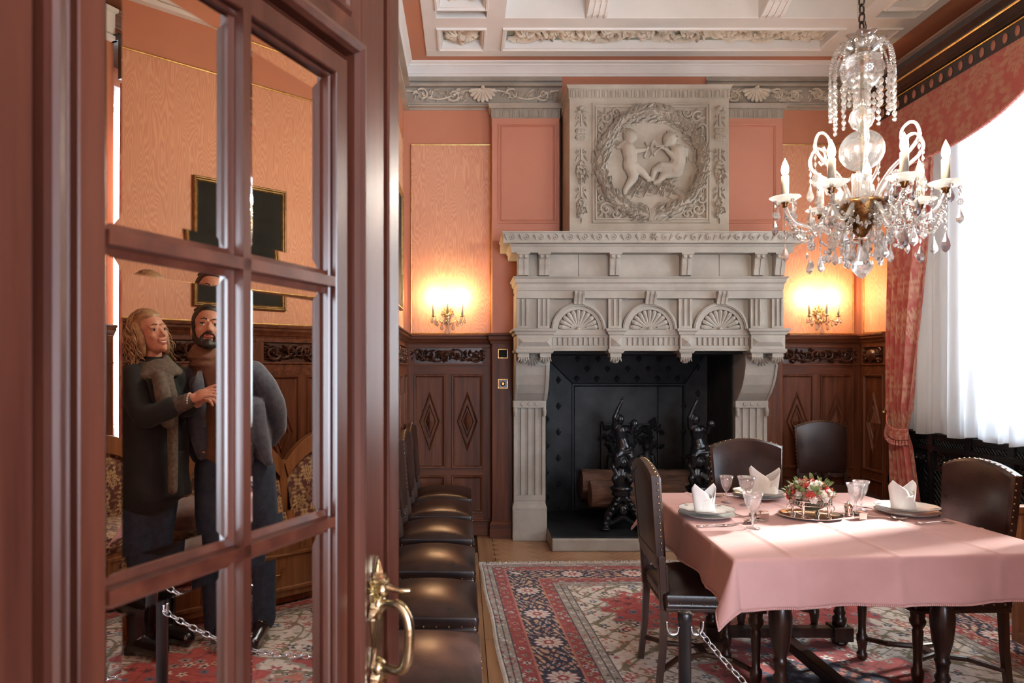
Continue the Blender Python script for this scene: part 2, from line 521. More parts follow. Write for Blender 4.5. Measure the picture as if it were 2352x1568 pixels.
# local frames: u to the right, v up, w out of the surface towards the room
def FB(x, y, z): return Matrix(((1, 0, 0, x), (0, 0, -1, y), (0, 1, 0, z), (0, 0, 0, 1)))      # on the back wall
def FR(x, y, z): return Matrix(((0, 0, -1, x), (-1, 0, 0, y), (0, 1, 0, z), (0, 0, 0, 1)))     # on the right wall
def FL(x, y, z): return Matrix(((0, 0, 1, x), (1, 0, 0, y), (0, 1, 0, z), (0, 0, 0, 1)))       # on the left wall
def FC(x, y, z): return Matrix(((1, 0, 0, x), (0, 1, 0, y), (0, 0, -1, z), (0, 0, 0, 1)))      # under the ceiling

# ------------------------------------------------------------ carved ornament
def leaf(g, u, v, ang, L, W, h, curl=0.0):
    ca, sa = math.cos(ang), math.sin(ang)
    pts = []
    prof = [(0.0, 0.10), (0.18, 0.62), (0.34, 0.80), (0.40, 0.62), (0.58, 0.74), (0.66, 0.52), (0.82, 0.40), (1.0, 0.0)]
    def q(a, b, hh):
        bb = b + curl * a * a
        return (u + ca * a * L - sa * bb, v + sa * a * L + ca * bb, hh)
    n = len(prof)
    vs = [q(a, 0, h * (0.35 + 0.65 * math.sin(PI * min(1, a * 1.02)))) for a, b in prof]
    vs += [q(a, b * W / 2, 0.12 * h) for a, b in prof] + [q(a, -b * W / 2, 0.12 * h) for a, b in prof]
    fs = []
    for i in range(n - 1):
        fs.append((i + 1, i, n + i, n + i + 1)); fs.append((i, i + 1, 2 * n + i + 1, 2 * n + i))
    g.add(vs, fs)
def spiral(g, u, v, r, a0, turns, wd, h, sgn=1, n=16, tail=0.15):
    pts = []; rad = []
    for i in range(n + 1):
        t = i / n
        a = a0 + sgn * turns * 2 * PI * t
        rr = r * (1 - (1 - tail) * t)
        pts.append((u + rr * math.cos(a), v + rr * math.sin(a), h * 0.5))
        rad.append(wd * (1 - 0.5 * t))
    g.tube(pts, rad, 6)
    g.ell((u + r * tail * 0.3 * math.cos(a), v + r * tail * 0.3 * math.sin(a), h * 0.5), (wd * 1.3, wd * 1.3, h * 0.6), 8, 4)
def rosette(g, u, v, r, h, n=6):
    for i in range(n):
        leaf(g, u, v, 2 * PI * i / n, r, r * 0.9, h)
    g.ell((u, v, h * 0.6), (r * 0.25, r * 0.25, h * 0.6), 8, 4)
def shell(g, u, v, r, h, n=9, span=PI):
    for i in range(n):
        a = PI / 2 - span / 2 + span * (i + 0.5) / n
        w0, w1 = r * 0.05, r * span / n * 0.47
        pts = [(u + r * 0.12 * math.cos(a), v + r * 0.12 * math.sin(a), h * 0.3), (u + r * 0.5 * math.cos(a), v + r * 0.5 * math.sin(a), h * 0.45),
               (u + r * 0.85 * math.cos(a), v + r * 0.85 * math.sin(a), h * 0.5), (u + r * 0.96 * math.cos(a), v + r * 0.96 * math.sin(a), h * 0.42),
               (u + r * math.cos(a), v + r * math.sin(a), h * 0.2)]
        g.tube(pts, [w0, w1 * 0.55, w1 * 0.95, w1 * 0.8, w1 * 0.25], 8)
    g.ell((u, v + r * 0.02, h * 0.5), (r * 0.16, r * 0.13, h * 0.7), 10, 5)
def scrollband(g, u0, u1, v0, v1, h, n, seed=1, dens=1.0):
    """running acanthus scroll filling a rectangle"""
    rd = random.Random(seed)
    Hh = v1 - v0; vm = (v0 + v1) / 2; du = (u1 - u0) / n
    r = min(Hh * 0.43, du * 0.43)
    wv = Hh * 0.062
    def put(lu, lv, aa, L, W, hh, c=0.0):
        for _ in range(4):
            eu, ev = lu + L * math.cos(aa), lv + L * math.sin(aa)
            if v0 <= ev <= v1 and u0 - .01 <= eu <= u1 + .01: break
            if not v0 <= ev <= v1: aa = -aa * 0.35
            else: aa = PI - aa
        else: L *= 0.5
        leaf(g, lu, lv, aa, L, W, hh, c)
    pts = []
    for i in range(n * 10 + 1):
        t = i / 10
        pts.append((u0 + du * t, vm + Hh * 0.30 * math.cos(PI * t), h * 0.4))
    g.tube(pts, wv, 6)
    for i in range(n):
        sgn = 1 if i % 2 == 0 else -1
        cu = u0 + du * (i + 0.5)
        cv = vm + sgn * Hh * 0.03
        spiral(g, cu, cv, r, rd.uniform(2.2, 3.2) * sgn, 1.3, wv * 1.25, h, -sgn, 18, 0.22)
        rosette(g, cu, cv, r * 0.5, h * 1.1, 6)
        m = int(9 * dens)
        for k in range(m):
            a = 2 * PI * k / m + rd.uniform(-0.2, 0.2)
            L = Hh * rd.uniform(0.30, 0.46)
            put(cu + r * math.cos(a), cv + r * math.sin(a) * .85, a + sgn * 1.1, L, L * 0.62, h * rd.uniform(0.8, 1.25), rd.uniform(-0.3, 0.3) * L)
        for k in range(int(6 * dens)):
            lu = u0 + du * (i + 1) + rd.uniform(-0.26, 0.26) * du
            if lu > u1: lu = u1 - rd.random() * .1 * du
            put(lu, vm + rd.uniform(-0.42, 0.42) * Hh, rd.uniform(-1.2, 1.2) + (PI if rd.random() < 0.5 else 0), Hh * 0.36, Hh * 0.22, h * rd.uniform(0.6, 1.0), 0.02)
def cluster(g, u, v, ru, rv, h, n, seed, blob=0.3):
    """heap of small leaves or fruit in an oval"""
    rd = random.Random(seed)
    for i in range(n):
        a = rd.uniform(0, 2 * PI); q = math.sqrt(rd.random())
        uu, vv = u + ru * q * math.cos(a), v + rv * q * math.sin(a)
        hh = h * math.sqrt(max(0.05, 1 - q * q * 0.8))
        if rd.random() < blob: g.ell((uu, vv, hh * 0.7), (ru * 0.22, ru * 0.22, h * 0.35), 6, 4)
        else:
            s0 = len(g.v); leaf(g, uu, vv, -PI / 2 + rd.uniform(-0.7, 0.7), ru * 0.75, ru * 0.42, hh)
# ------------------------------------------------------------ room shell
XL, XR, YB, XW = -0.54, 3.57, 6.25, 3.93       # left wall, right wall, back wall, window niche plane
HC = 4.213                                    # flat of the ceiling
YW0, YW1 = 3.42, 5.80                         # window niche along the right wall
YF = 0.42                                     # wall with the doorway
CXF = 1.523                                   # middle of the fireplace
def struct(name, g, mat, label, cat, **k):
    o = g.build(name, mat, **k)
    return tag(o, label, cat, None, 'structure')

# floor: joint-coloured bed with single boards laid on it
g = G(); g.box(-2.6, 5.2, -3.0, 7.2, -0.12, -0.012)
floor = struct('floor', g, M['subfloor'], 'oak parquet floor between the rug, the chairs and the hearth', 'floor', origin=(0, 0, 0))
# herringbone blocks before the hearth
Lp, Wp = 0.42, 0.105
src = {}
for k, mm in (('a', 'parquet'), ('b', 'parquet2')):
    g = G(); g.box(-Lp / 2 + .0012, Lp / 2 - .0012, -Wp / 2 + .0012, Wp / 2 - .0012, 0, 0.0125)
    src[k] = mesh_of(g, 'parquet_block', M[mm])
s2 = math.sqrt(0.5)
Ws = Wp
def clip(poly, x0, x1, y0, y1):
    for ax, lim, sg in ((0, x0, 1), (0, x1, -1), (1, y0, 1), (1, y1, -1)):
        out = []
        for i in range(len(poly)):
            p, q = poly[i - 1], poly[i]
            dp, dq = (p[ax] - lim) * sg, (q[ax] - lim) * sg
            if (dp >= 0) != (dq >= 0):
                t = dp / (dp - dq); out.append((p[0] + (q[0] - p[0]) * t, p[1] + (q[1] - p[1]) * t))
            if dq >= 0: out.append(q)
        poly = out
        if len(poly) < 3: return None
    return poly
def area(p): return abs(sum(p[i - 1][0] * p[i][1] - p[i][0] * p[i - 1][1] for i in range(len(p)))) / 2
cnt = 0
for i in range(-60, 80):
    for j in range(-20, 30):
        # two interlocking rows of blocks, period (W, W) and (L, -L)
        for kind in (0, 1):
            bx_, by_ = i * Ws + j * Lp, i * Ws - j * Lp
            if kind == 0: cu, cv, rt = bx_ + Lp / 2, by_ + Ws / 2, 0
            else: cu, cv, rt = bx_ + Ws / 2, by_ + Ws + Lp / 2, PI / 2
            x = (cu - cv) * s2; y = (cu + cv) * s2 + 2.0
            if not (-0.1 < x < 2.3 and 4.4 < y < 6.4): continue
            a_ = PI / 4 + rt; ca_, sa_ = math.cos(a_), math.sin(a_)
            q = [(x + ca_ * p - sa_ * r, y + sa_ * p + ca_ * r) for p, r in ((-Lp / 2 + .0012, -Wp / 2 + .0012), (Lp / 2 - .0012, -Wp / 2 + .0012), (Lp / 2 - .0012, Wp / 2 - .0012), (-Lp / 2 + .0012, Wp / 2 - .0012))]
            c = clip(q, 0.252, 1.95, 4.79, 6.09)
            if c is None or area(c) < 2e-4: continue
            if x > 0.95 and y > 5.75: continue
            if area(c) > Lp * Wp * .95:
                inst(src['ab'[kind]], 'parquet_block', floor, Matrix.Translation((x, y, -0.012)) @ Matrix.Rotation(a_, 4, 'Z'))
            else:
                g = G(); g.prism([(p[0] - x, p[1] - y) for p in c], 0, .0125, 'xy')
                inst(mesh_of(g, 'parquet_block', M['parquet' if kind == 0 else 'parquet2']), 'parquet_block', floor, Matrix.Translation((x, y, -0.012)))
            cnt += 1
print('blocks', cnt)
# long border boards beside the left wall and under the chairs
bd = {}
g = G(); g.box(-0.6, 0.6, -0.0635, 0.0635, 0, 0.0125); bdm = mesh_of(g, 'floor_board', M['parquet'])
for ix in range(6):
    x = XL + 0.066 + ix * 0.131
    for iy in range(5):
        y = 0.2 + iy * 1.204 + (0.6 if ix % 2 else 0)
        inst(bdm, 'floor_board', floor, Matrix.Translation((x, min(y, 5.6), -0.0121 - 0.0001 * ix)) @ Matrix.Rotation(PI / 2, 4, 'Z'))
g = G()
for ix in range(26):                       # boards far below the table and out of the picture: one piece of surface
    x0 = 0.30 + ix * 0.131
    g.box(x0, x0 + 0.128, -2.9, 4.78, -0.0125, -0.0004)
    if x0 > 1.86: g.box(x0, x0 + 0.128, 4.785, 6.2, -0.0125, -0.0004)
g.build('floor_board', M['parquet'], floor)['kind'] = 'stuff'

# walls
g = G()
g.box(XL - 0.2, 0.60, YB, YB + 0.25, -0.1, 4.6)
g.box(2.45, XW + 0.3, YB, YB + 0.25, -0.1, 4.6)
g.box(0.60, 2.45, YB, YB + 0.25, 1.7, 4.6)
wall_back = struct('wall_back', g, M['ochre'], 'salmon painted back wall behind the stone fireplace', 'wall')
g = G(); g.box(XL - 0.2, XL, -3.0, YB, -0.1, 4.6)
wall_left = struct('wall_left', g, M['ochre'], 'salmon painted left wall behind the row of leather chairs', 'wall')
g = G()
g.box(XR, XW + 0.3, YF, YW0, -0.1, 3.83)
g.box(XR, XW + 0.3, YW1, YB, -0.1, 3.83)
g.box(XW, XW + 0.3, YF, YW0, 3.83, 4.6)
g.box(XW, XW + 0.3, YW1, YB, 3.83, 4.6)
g.box(XW + 0.12, XW + 0.3, YW0, YW1, -0.1, 1.05)
g.box(XW, XW + 0.3, YW0, YW1, 3.62, 4.6)
g.box(XW + 0.3, XW + 1.6, 5.10, 5.6, -0.1, 4.6)  # unseen outer wall stub, added to keep the sun off the far sheer
g.box(XW, XW + 0.3, 4.98, YW1, 1.05, 3.62)
wall_right = struct('wall_right', g, M['ochre'], 'salmon painted right wall with the curtained window niche', 'wall')
g = G()
g.box(1.85, XW + 0.3, YF - 0.3, YF, -0.1, 4.6)
g.box(XL, 1.85, YF - 0.3, YF, 3.25, 4.6)
wall_front = struct('wall_front', g, M['ochre'], 'salmon wall around the doorway beside the camera', 'wall')
g = G()
g.box(XL - 0.2, 5.2, -3.2, -3.0, -0.1, 4.6)
g.box(5.0, 5.2, -3.0, YF - 0.3, -0.1, 4.6)
g.box(XL - 0.2, 5.2, -3.0, YF - 0.3, 4.3, 4.5)
struct('wall_hall', g, M['white'], 'plain light walls of the hall behind the doorway', 'wall')

# ceiling
YP0 = 6.07; XP0, XP1 = -0.324, 3.60
g = G()
g.box(XL - 0.2, XW + 0.3, YF - 0.3, YB + 0.2, HC + 0.30, HC + 0.42)
g.box(XL, XW, YP0 - 0.02, YB, HC, HC + 0.31)
g.box(XL, XP0 + 0.02, YF, YP0 - 0.02, HC, HC + 0.31)
g.box(XP1 - 0.02, XW, YF, YP0 - 0.02, HC, HC + 0.31)
ceiling = struct('ceiling', g, M['ochre'], 'coffered ceiling with white beams and carved plaster panels', 'ceiling')
# frames: the grid of white ribs with sunk panels
def sunk(x0, x1, y0, y1, depth=0.07, lip=0.035):
    return (x0, x1, y0, y1)
yA0, yA1 = 5.57, 5.94        # far row of ornament panels
yS = 5.405                   # far edge of the coffers
xs = [(-0.21, 0.175), (0.323, 3.05), (3.19, 3.50)]
rows = [(yA0, yA1)]
y = 5.43
g = G()
# ribs along x
g.box(XP0, XP1, yA1, YP0, HC - 0.012, HC + 0.3)
g.box(XP0, XP1, yS, yA0, HC - 0.012, HC + 0.3)
for (a, b) in ((XP0, -0.21), (0.175, 0.323), (3.05, 3.19), (3.50, XP1)):
    g.box(a, b, 0.8, yA1 + 0.001, HC - 0.0121, HC + 0.3)
frame_o = g.build('ceiling_rib', M['white'], ceiling, world=True, bevel=0.006)
sides = []
yy = yS + 0.0
side_rows = [(3.80, 5.27), (2.25, 3.66), (0.95, 2.11)]
def panel_mould(g, x0, x1, y0, y1):
    g.M = FC(0, 0, HC)
    g.frame(x0, x1, y0, y1, [(-0.012, 0.012), (-0.006, 0.026), (0.008, 0.026), (0.014, 0.014), (0.026, 0.010), (0.034, -0.035), (0.040, -0.06)])
    g.M = None
pan = []
for (a, b) in ((-0.21, 0.175), (3.19, 3.50)):
    pan.append((a, b, yA0, yA1))
    for (c, d) in side_rows: pan.append((a, b, c, d))
pan.append((0.323, 3.05, yA0, yA1))
for (a, b, c, d) in pan:
    g = G(); g.box(a, b, c, d, HC + 0.055, HC + 0.08)
    pn = g.build('ceiling_panel', M['greenish'], ceiling, world=True)
    g = G(); panel_mould(g, a, b, c, d)
    g.build('panel_moulding', M['white'], ceiling, world=True)
    g = G(); g.M = FC(0, 0, HC + 0.055)
    m_ = 0.045
    if (b - a) > 1:
        scrollband(g, a + m_, b - m_, c + m_, d - m_, 0.042, 8, 3, 1.5)
        rosette(g, 0.0 + X(1345, 5.75), (c + d) / 2, 0.10, 0.06, 7)
    elif (d - c) < 0.5:
        for q in range(4):
            for k in range(4): leaf(g, (a + b) / 2, (c + d) / 2, PI / 4 + q * PI / 2 + (k - 1.5) * 0.33, 0.155, 0.075, 0.06)
            cxx = (a + b) / 2 + 0.11 * math.cos(q * PI / 2); cyy = (c + d) / 2 + 0.11 * math.sin(q * PI / 2)
            g.ell((cxx, cyy, 0.03), (0.03, 0.03, 0.03), 8, 5)
        g.ell(((a + b) / 2, (c + d) / 2, 0.04), (0.04, 0.04, 0.04), 10, 6)
    else:
        # scroll running along the long side
        g.M = FC(0, 0, HC + 0.055) @ Matrix(((0, -1, 0, b - m_ + a + m_ - (a + b) / 2 + (b - a) / 2 - m_), (1, 0, 0, 0), (0, 0, 1, 0), (0, 0, 0, 1)))
        scrollband(g, c + m_, d - m_, 0.0, (b - a) - 2 * m_, 0.042, 4, 11, 1.4)
    g.build('acanthus_relief', M['plaster'], pn if False else ceiling, world=True, smooth=False)
# coffers in the middle of the ceiling: beams on brackets, sunk fields
g = G()
ZD = HC + 0.16
g.box(0.323, 3.05, 0.8, yS, ZD + 0.09, ZD + 0.14)
g.build('coffer_field', M['coffer'], ceiling, world=True)
g = G()
for (x0, x1) in ((0.323, 3.05),):
    g.box(x0, x1, yS - 0.10, yS, ZD + 0.0, ZD + 0.14)
g.build('coffer_step', M['coffer'], ceiling, world=True)
beams = []
for px0, px1 in ((1346, 1394), (1745, 1797)):
    x0, x1 = X(px0, 5.38), X(px1, 5.38)
    beams.append((x0, x1))
for (x0, x1) in beams:
    g = G()
    g.box(x0 + 0.01, x1 - 0.01, 0.8, yS, HC + 0.03, ZD + 0.12)
    g.build('ceiling_beam', M['white'], ceiling, world=True, bevel=0.005)
    g = G()
    poly = [(yS, HC + 0.12), (yS, HC - 0.01), (yS - 0.05, HC - 0.012), (yS - 0.09, HC + 0.0), (yS - 0.16, HC + 0.03), (yS - 0.26, HC + 0.06), (yS - 0.26, HC + 0.12)]
    g.prism(poly, x0, x1, 'yz')
    wf = (x1 - x0) / 7
    for k in range(4):
        xa = x0 + 0.002 + (wf - 0.0006) * (2 * k)
        g.prism([(p[0] - 0.001, p[1] - 0.008) for p in poly[:6]] + [(yS - 0.26, HC + 0.07), (yS, HC + 0.07)], xa, xa + wf, 'yz')
    g.build('fluted_bracket', M['white'], ceiling, world=True)
fields = [0.323, beams[0][0], beams[0][1], (beams[0][1] + beams[1][0]) / 2, (beams[0][1] + beams[1][0]) / 2, beams[1][0], beams[1][1], 3.05]
for i in range(0, 8, 2):
    a, b = fields[i], fields[i + 1]
    for (c, d) in ((4.2, yS - 0.10), (2.75, 4.05), (1.3, 2.6)):
        g = G(); g.M = FC(0, 0, ZD + 0.09)
        g.frame(a + 0.02, b - 0.02, c, d, [(-0.02, 0.02), (-0.01, 0.05), (0.02, 0.05), (0.035, 0.03), (0.05, 0.028), (0.06, 0.0)])
        g.build('coffer_moulding', M['white'], ceiling, world=True)
g = G(); g.box(0.323, 3.05, 4.06, 4.19, HC + 0.04, ZD + 0.12); g.box(0.323, 3.05, 2.61, 2.74, HC + 0.04, ZD + 0.12)
g.build('ceiling_beam', M['white'], ceiling, world=True, bevel=0.005)

# cornice: a white cove all round
prof = [(0, 0), (0.012, 0), (0.014, 0.018), (0.022, 0.024), (0.030, 0.045), (0.050, 0.075), (0.058, 0.080), (0.060, 0.092), (0.082, 0.100), (0.085, 0.114), (0, 0.114)]
def cornice(name, p0, p1, out, label):
    g = G(); g.strip(prof, p0, p1, out)
    return struct(name, g, M['white'], label, 'cornice')
cornice('trim_1', (XL, YB - .0002, 4.10), (XW, YB - .0002, 4.10), (0, -1, 0), 'white cornice along the top of the back wall')
cornice('trim_2', (XL + .0002, YF, 4.10), (XL + .0002, YB, 4.10), (1, 0, 0), 'white cornice along the top of the left wall')
cornice('trim_3', (XW - .0002, YF, 4.10), (XW - .0002, YB, 4.10), (-1, 0, 0), 'white cornice along the top of the right wall above the curtain box')

# ornamental frieze under the cornice
def frieze(name, M0, L, n, seed, label):
    t = thing(name, (0, 0, 0), label, 'frieze', None, 0, 'structure')
    g = G(M0)
    g.box(0, L, 0.0, 0.30, 0, 0.012)
    g.box(0, L, 0.018, 0.030, 0.012, 0.055)
    g.box(0, L, 0.035, 0.055, 0.012, 0.045)
    g.box(0, L, 0.198, 0.222, 0.012, 0.06)
    g.box(0, L, 0.252, 0.268, 0.012, 0.035)
    g.build('frieze_moulding', M['stone_warm'], t, world=True, bevel=0.004)
    g = G(M0)
    g.M = M0 @ Matrix.Translation((0, 0, 0.012))
    k = max(1, round(L / 1.02))
    for i in range(k):
        a, b = L * i / k, L * (i + 1) / k
        mid = (a + b) / 2
        scrollband(g, a + 0.03, mid - 0.12, 0.062, 0.192, 0.04, 2, seed + i, 1.2)
        scrollband(g, mid + 0.12, b - 0.03, 0.062, 0.192, 0.04, 2, seed + 9 + i, 1.2)
        # scallop shell hanging down in the middle, its fan spread downwards
        g2 = g.M; g.M = g2 @ Matrix.Translation((mid, 0.185, 0)) @ Matrix.Rotation(PI, 4, 'Z')
        shell(g, 0, 0, 0.125, 0.07, 9, PI * 0.95)
        g.M = g2
    g.build('frieze_relief', M['plaster'], t, world=True)
    return t
frieze('trim_4', FB(XL, YB, 3.80), 1.42, 2, 21, 'carved scroll and shell frieze on the back wall left of the chimney breast')
frieze('trim_5', FB(2.17, YB, 3.80), 1.76, 2, 31, 'carved scroll and shell frieze on the back wall right of the chimney breast')
g = G(FL(XL, YF, 3.80)); g.box(0, YB - YF, 0.0, 0.03, 0, 0.05); g.box(0, YB - YF, 0.2, 0.225, 0, 0.06); g.box(0, YB - YF, 0.255, 0.27, 0, 0.035)
struct('trim_6', g, M['stone_warm'], 'stone coloured frieze moulding along the left wall', 'moulding')
g = G(FR(XR, YW0, 3.80)); g.box(0, YW0 - YF, 0.0, 0.03, 0, 0.05); g.box(0, YW0 - YF, 0.2, 0.225, -0.36, 0.06); g.box(0, YW0 - YF, 0.03, 0.2, -0.3, 0.02)
struct('trim_7', g, M['white'], 'cream frieze moulding along the right wall above the sofa', 'moulding')

# wallpaper fields
def paper(parent, M0, u0, u1, v0, v1):
    g = G(M0); g.box(u0, u1, v0, v1, 0.0, 0.006)
    g.build('wallpaper_panel', M['moire'], parent, world=True)
    g = G(M0); g.frame(u0, u1, v0, v1, [(-0.006, 0.0), (-0.006, 0.012), (0.0, 0.014), (0.006, 0.012), (0.006, 0.004)])
    g.build('gilt_fillet', M['gold'], parent, world=True)
W0, W1 = 1.80, 3.49
paper(wall_back, FB(XL, YB, 0), 0.07, 0.78, W0, W1)
paper(wall_back, FB(2.79, YB, 0), 0.0, 0.70, W0, W1)
paper(wall_left, FL(XL, 0, 0), YF + 0.1, 3.10, W0, W1)
paper(wall_left, FL(XL, 0, 0), 3.16, YB - 0.16, W0, W1)
paper(wall_right, FR(XR, YB, 0), 0.05, YB - YW1 - 0.03, W0, W1)
paper(wall_right, FR(XR, YW0, 0), 0.07, 2.9, W0, W1)
paper(wall_front, Matrix(((-1, 0, 0, XR), (0, 0, 1, YF), (0, 1, 0, 0), (0, 0, 0, 1))), 0.1, 1.55, W0, W1)

# ------------------------------------------------------------ panelling
def diamond(g, u, v, ru, rv, w0, h):
    g.add([(u - ru, v, w0), (u, v - rv, w0), (u + ru, v, w0), (u, v + rv, w0), (u, v, w0 + h)], [(0, 1, 4), (1, 2, 4), (2, 3, 4), (3, 0, 4)])
def lozenge_ring(g, u, v, ru, rv, wd, w0, h):
    o = [(u - ru, v), (u, v - rv), (u + ru, v), (u, v + rv)]
    k = 1 - wd / ru
    i_ = [(u - ru * k, v), (u, v - rv * k), (u + ru * k, v), (u, v + rv * k)]
    vs = [(a, b, w0) for a, b in o] + [(a, b, w0 + h) for a, b in [((p[0] * .6 + q[0] * .4), (p[1] * .6 + q[1] * .4)) for p, q in zip(o, i_)]] + [(a, b, w0) for a, b in i_]
    fs = []
    for j in range(4):
        k2 = (j + 1) % 4
        fs += [(j, k2, 4 + k2, 4 + j), (4 + j, 4 + k2, 8 + k2, 8 + j)]
    g.add(vs, fs)
def wainscot(name, M0, u0, u1, label, seed=1, carved=True, npan=2, stiles=(0.075, 0.075)):
    t = thing(name, tuple(M0 @ Vector(((u0 + u1) / 2, 0, 0))), label, 'panelling', None, 0, 'structure')
    L = u1 - u0
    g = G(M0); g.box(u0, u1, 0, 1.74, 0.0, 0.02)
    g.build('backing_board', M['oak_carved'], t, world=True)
    g = G(M0); g.box(u0, u1, 0, 0.12, 0.02, 0.055); g.box(u0, u1, 0.12, 0.14, 0.02, 0.045)
    g.build('skirting', M['oak_h'], t, world=True, bevel=0.004)
    # rails
    for (a, b) in ((0.14, 0.20), (0.53, 0.60), (1.43, 1.525), (1.67, 1.74)):
        g = G(M0); g.box(u0, u1, a, b, 0.02, 0.04)
        if b > 1.5 and b < 1.6: g.box(u0, u1, 1.515, 1.528, 0.04, 0.05)
        g.build('rail', M['oak_h'], t, world=True, bevel=0.003)
    sl, sr = stiles
    g = G(M0); g.box(u0, u0 + sl, 0.14, 1.67, 0.02, 0.0402); g.build('stile', M['oak'], t, world=True, bevel=0.003)
    g = G(M0); g.box(u1 - sr, u1, 0.14, 1.67, 0.02, 0.0402); g.build('stile', M['oak'], t, world=True, bevel=0.003)
    inner = L - sl - sr
    ms = 0.062
    pw = (inner - ms * (npan - 1)) / npan
    for i in range(npan):
        a = u0 + sl + i * (pw + ms)
        if i:
            g = G(M0); g.box(a - ms, a, 0.14, 1.44, 0.02, 0.0398); g.build('stile', M['oak'], t, world=True, bevel=0.003)
        for (b, c) in ((0.60, 1.43), (0.20, 0.53)):
            g = G(M0)
            g.frame(a, a + pw, b, c, [(-0.004, 0.04), (0.0, 0.047), (0.012, 0.045), (0.02, 0.03), (0.028, 0.028), (0.03, 0.024)])
            g.box(a + 0.028, a + pw - 0.028, b + 0.028, c - 0.028, 0.02, 0.030)
            p = g.build('panel', M['oak'], t, world=True)
            if c > 1:
                g = G(M0)
                um, vm = a + pw / 2, (b + c) / 2
                lozenge_ring(g, um, vm, pw * 0.34, 0.27, 0.02, 0.030, 0.014)
                lozenge_ring(g, um, vm, pw * 0.21, 0.155, 0.012, 0.030, 0.012)
                diamond(g, um, vm, pw * 0.14, 0.10, 0.030, 0.03)
                g.box(a + 0.04, um - pw * 0.34, vm - 0.006, vm + 0.006, 0.03, 0.036); g.box(um + pw * 0.34, a + pw - 0.04, vm - 0.006, vm + 0.006, 0.03, 0.036)
                g.build('lozenge', M['oak'], t, world=True)
    # carved frieze panel
    g = G(M0 @ Matrix.Translation((0, 0, 0.022)))
    if carved:
        um = (u0 + u1) / 2
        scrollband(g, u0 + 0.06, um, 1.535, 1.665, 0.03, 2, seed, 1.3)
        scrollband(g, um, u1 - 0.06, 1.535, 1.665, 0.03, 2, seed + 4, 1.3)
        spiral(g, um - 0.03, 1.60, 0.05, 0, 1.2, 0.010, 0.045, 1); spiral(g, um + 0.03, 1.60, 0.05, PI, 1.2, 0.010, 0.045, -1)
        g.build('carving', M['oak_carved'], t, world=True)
    else:
        um = (u0 + u1) / 2
        g.ell((um, 1.60, 0.012), (min(0.075, L * 0.2), 0.055, 0.04), 14, 8)
        for sg in (-1, 1):
            spiral(g, um + sg * min(0.11, L * 0.33), 1.635, 0.03, 0, 1.2, 0.008, 0.04, sg); spiral(g, um + sg * min(0.11, L * 0.33), 1.565, 0.03, 0, 1.2, 0.008, 0.04, -sg)
            leaf(g, um + sg * min(0.075, L * .2), 1.60, 0 if sg > 0 else PI, 0.06, 0.05, 0.04)
        g.build('carving', M['oak_carved'], t, world=True)
    # cap moulding
    g = G(M0)
    n = M0.to_3x3() @ Vector((0, 0, 1)); uu = M0.to_3x3() @ Vector((1, 0, 0))
    p0 = M0 @ Vector((u0, 1.70, 0)); p1 = M0 @ Vector((u1, 1.70, 0))
    g.M = None
    g.strip([(0, 0), (0.042, 0), (0.046, 0.012), (0.052, 0.016), (0.058, 0.030), (0.072, 0.046), (0.076, 0.050), (0.078, 0.066), (0.088, 0.070), (0.090, 0.082), (0.080, 0.090), (0, 0.094)], p0, p1, n)
    g.build('cap_moulding', M['oak_h'], t, world=True)
    return t
wainscot('trim_8', FB(XL, YB, 0), 0.0, 0.80, 'dark oak panelling with carved frieze left of the fireplace, in the corner', 3, stiles=(0.10, 0.09))
wainscot('trim_9', FB(2.76, YB, 0), 0.0, 0.81, 'oak panelling with carved frieze right of the fireplace', 5, stiles=(0.07, 0.10))
wainscot('trim_10', FR(XR, YB, 0), 0.0, YB - YW1 - 0.005, 'narrow oak panelling beside the window curtain', 7, False, 1, stiles=(0.09, 0.06))
yv = YB - 0.09
for i in range(7):
    wainscot('trim_%d' % (11 + i), FL(XL, yv - 0.80 * (i + 1), 0), 0.0, 0.80, 'oak panelling bay %s on the left wall behind the chairs' % ['next to the back corner', 'second from the back corner', 'third from the back corner', 'fourth from the back corner', 'fifth from the back corner', 'sixth from the back corner', 'nearest the open door'][i], 11 + i, stiles=(0.05, 0.05))
g = G(FL(XL, yv, 0)); g.box(0, 0.089, 0, 1.74, 0, 0.045)
struct('trim_19', g, M['oak'], 'plain oak corner post at the back left corner', 'post')
lab = ['beside the window niche', 'second from the window niche', 'third from the window niche', 'fourth from the window niche nearest the doorway']
for i in range(4):
    wainscot('trim_%d' % (20 + i), FR(XR, YW0 - 0.03 - 0.74 * i, 0), 0.0, 0.74, 'oak panelling bay behind the sofa, ' + lab[i], 31 + i, stiles=(0.06, 0.06))
for i in range(2):
    Mf = Matrix(((-1, 0, 0, XR), (0, 0, 1, YF), (0, 1, 0, 0), (0, 0, 0, 1)))
    wainscot('trim_%d' % (25 + i), Mf, 0.05 + i * 0.78, 0.83 + i * 0.78, 'oak panelling bay on the doorway wall, ' + ['in the corner', 'next to the door frame'][i], 41 + i)

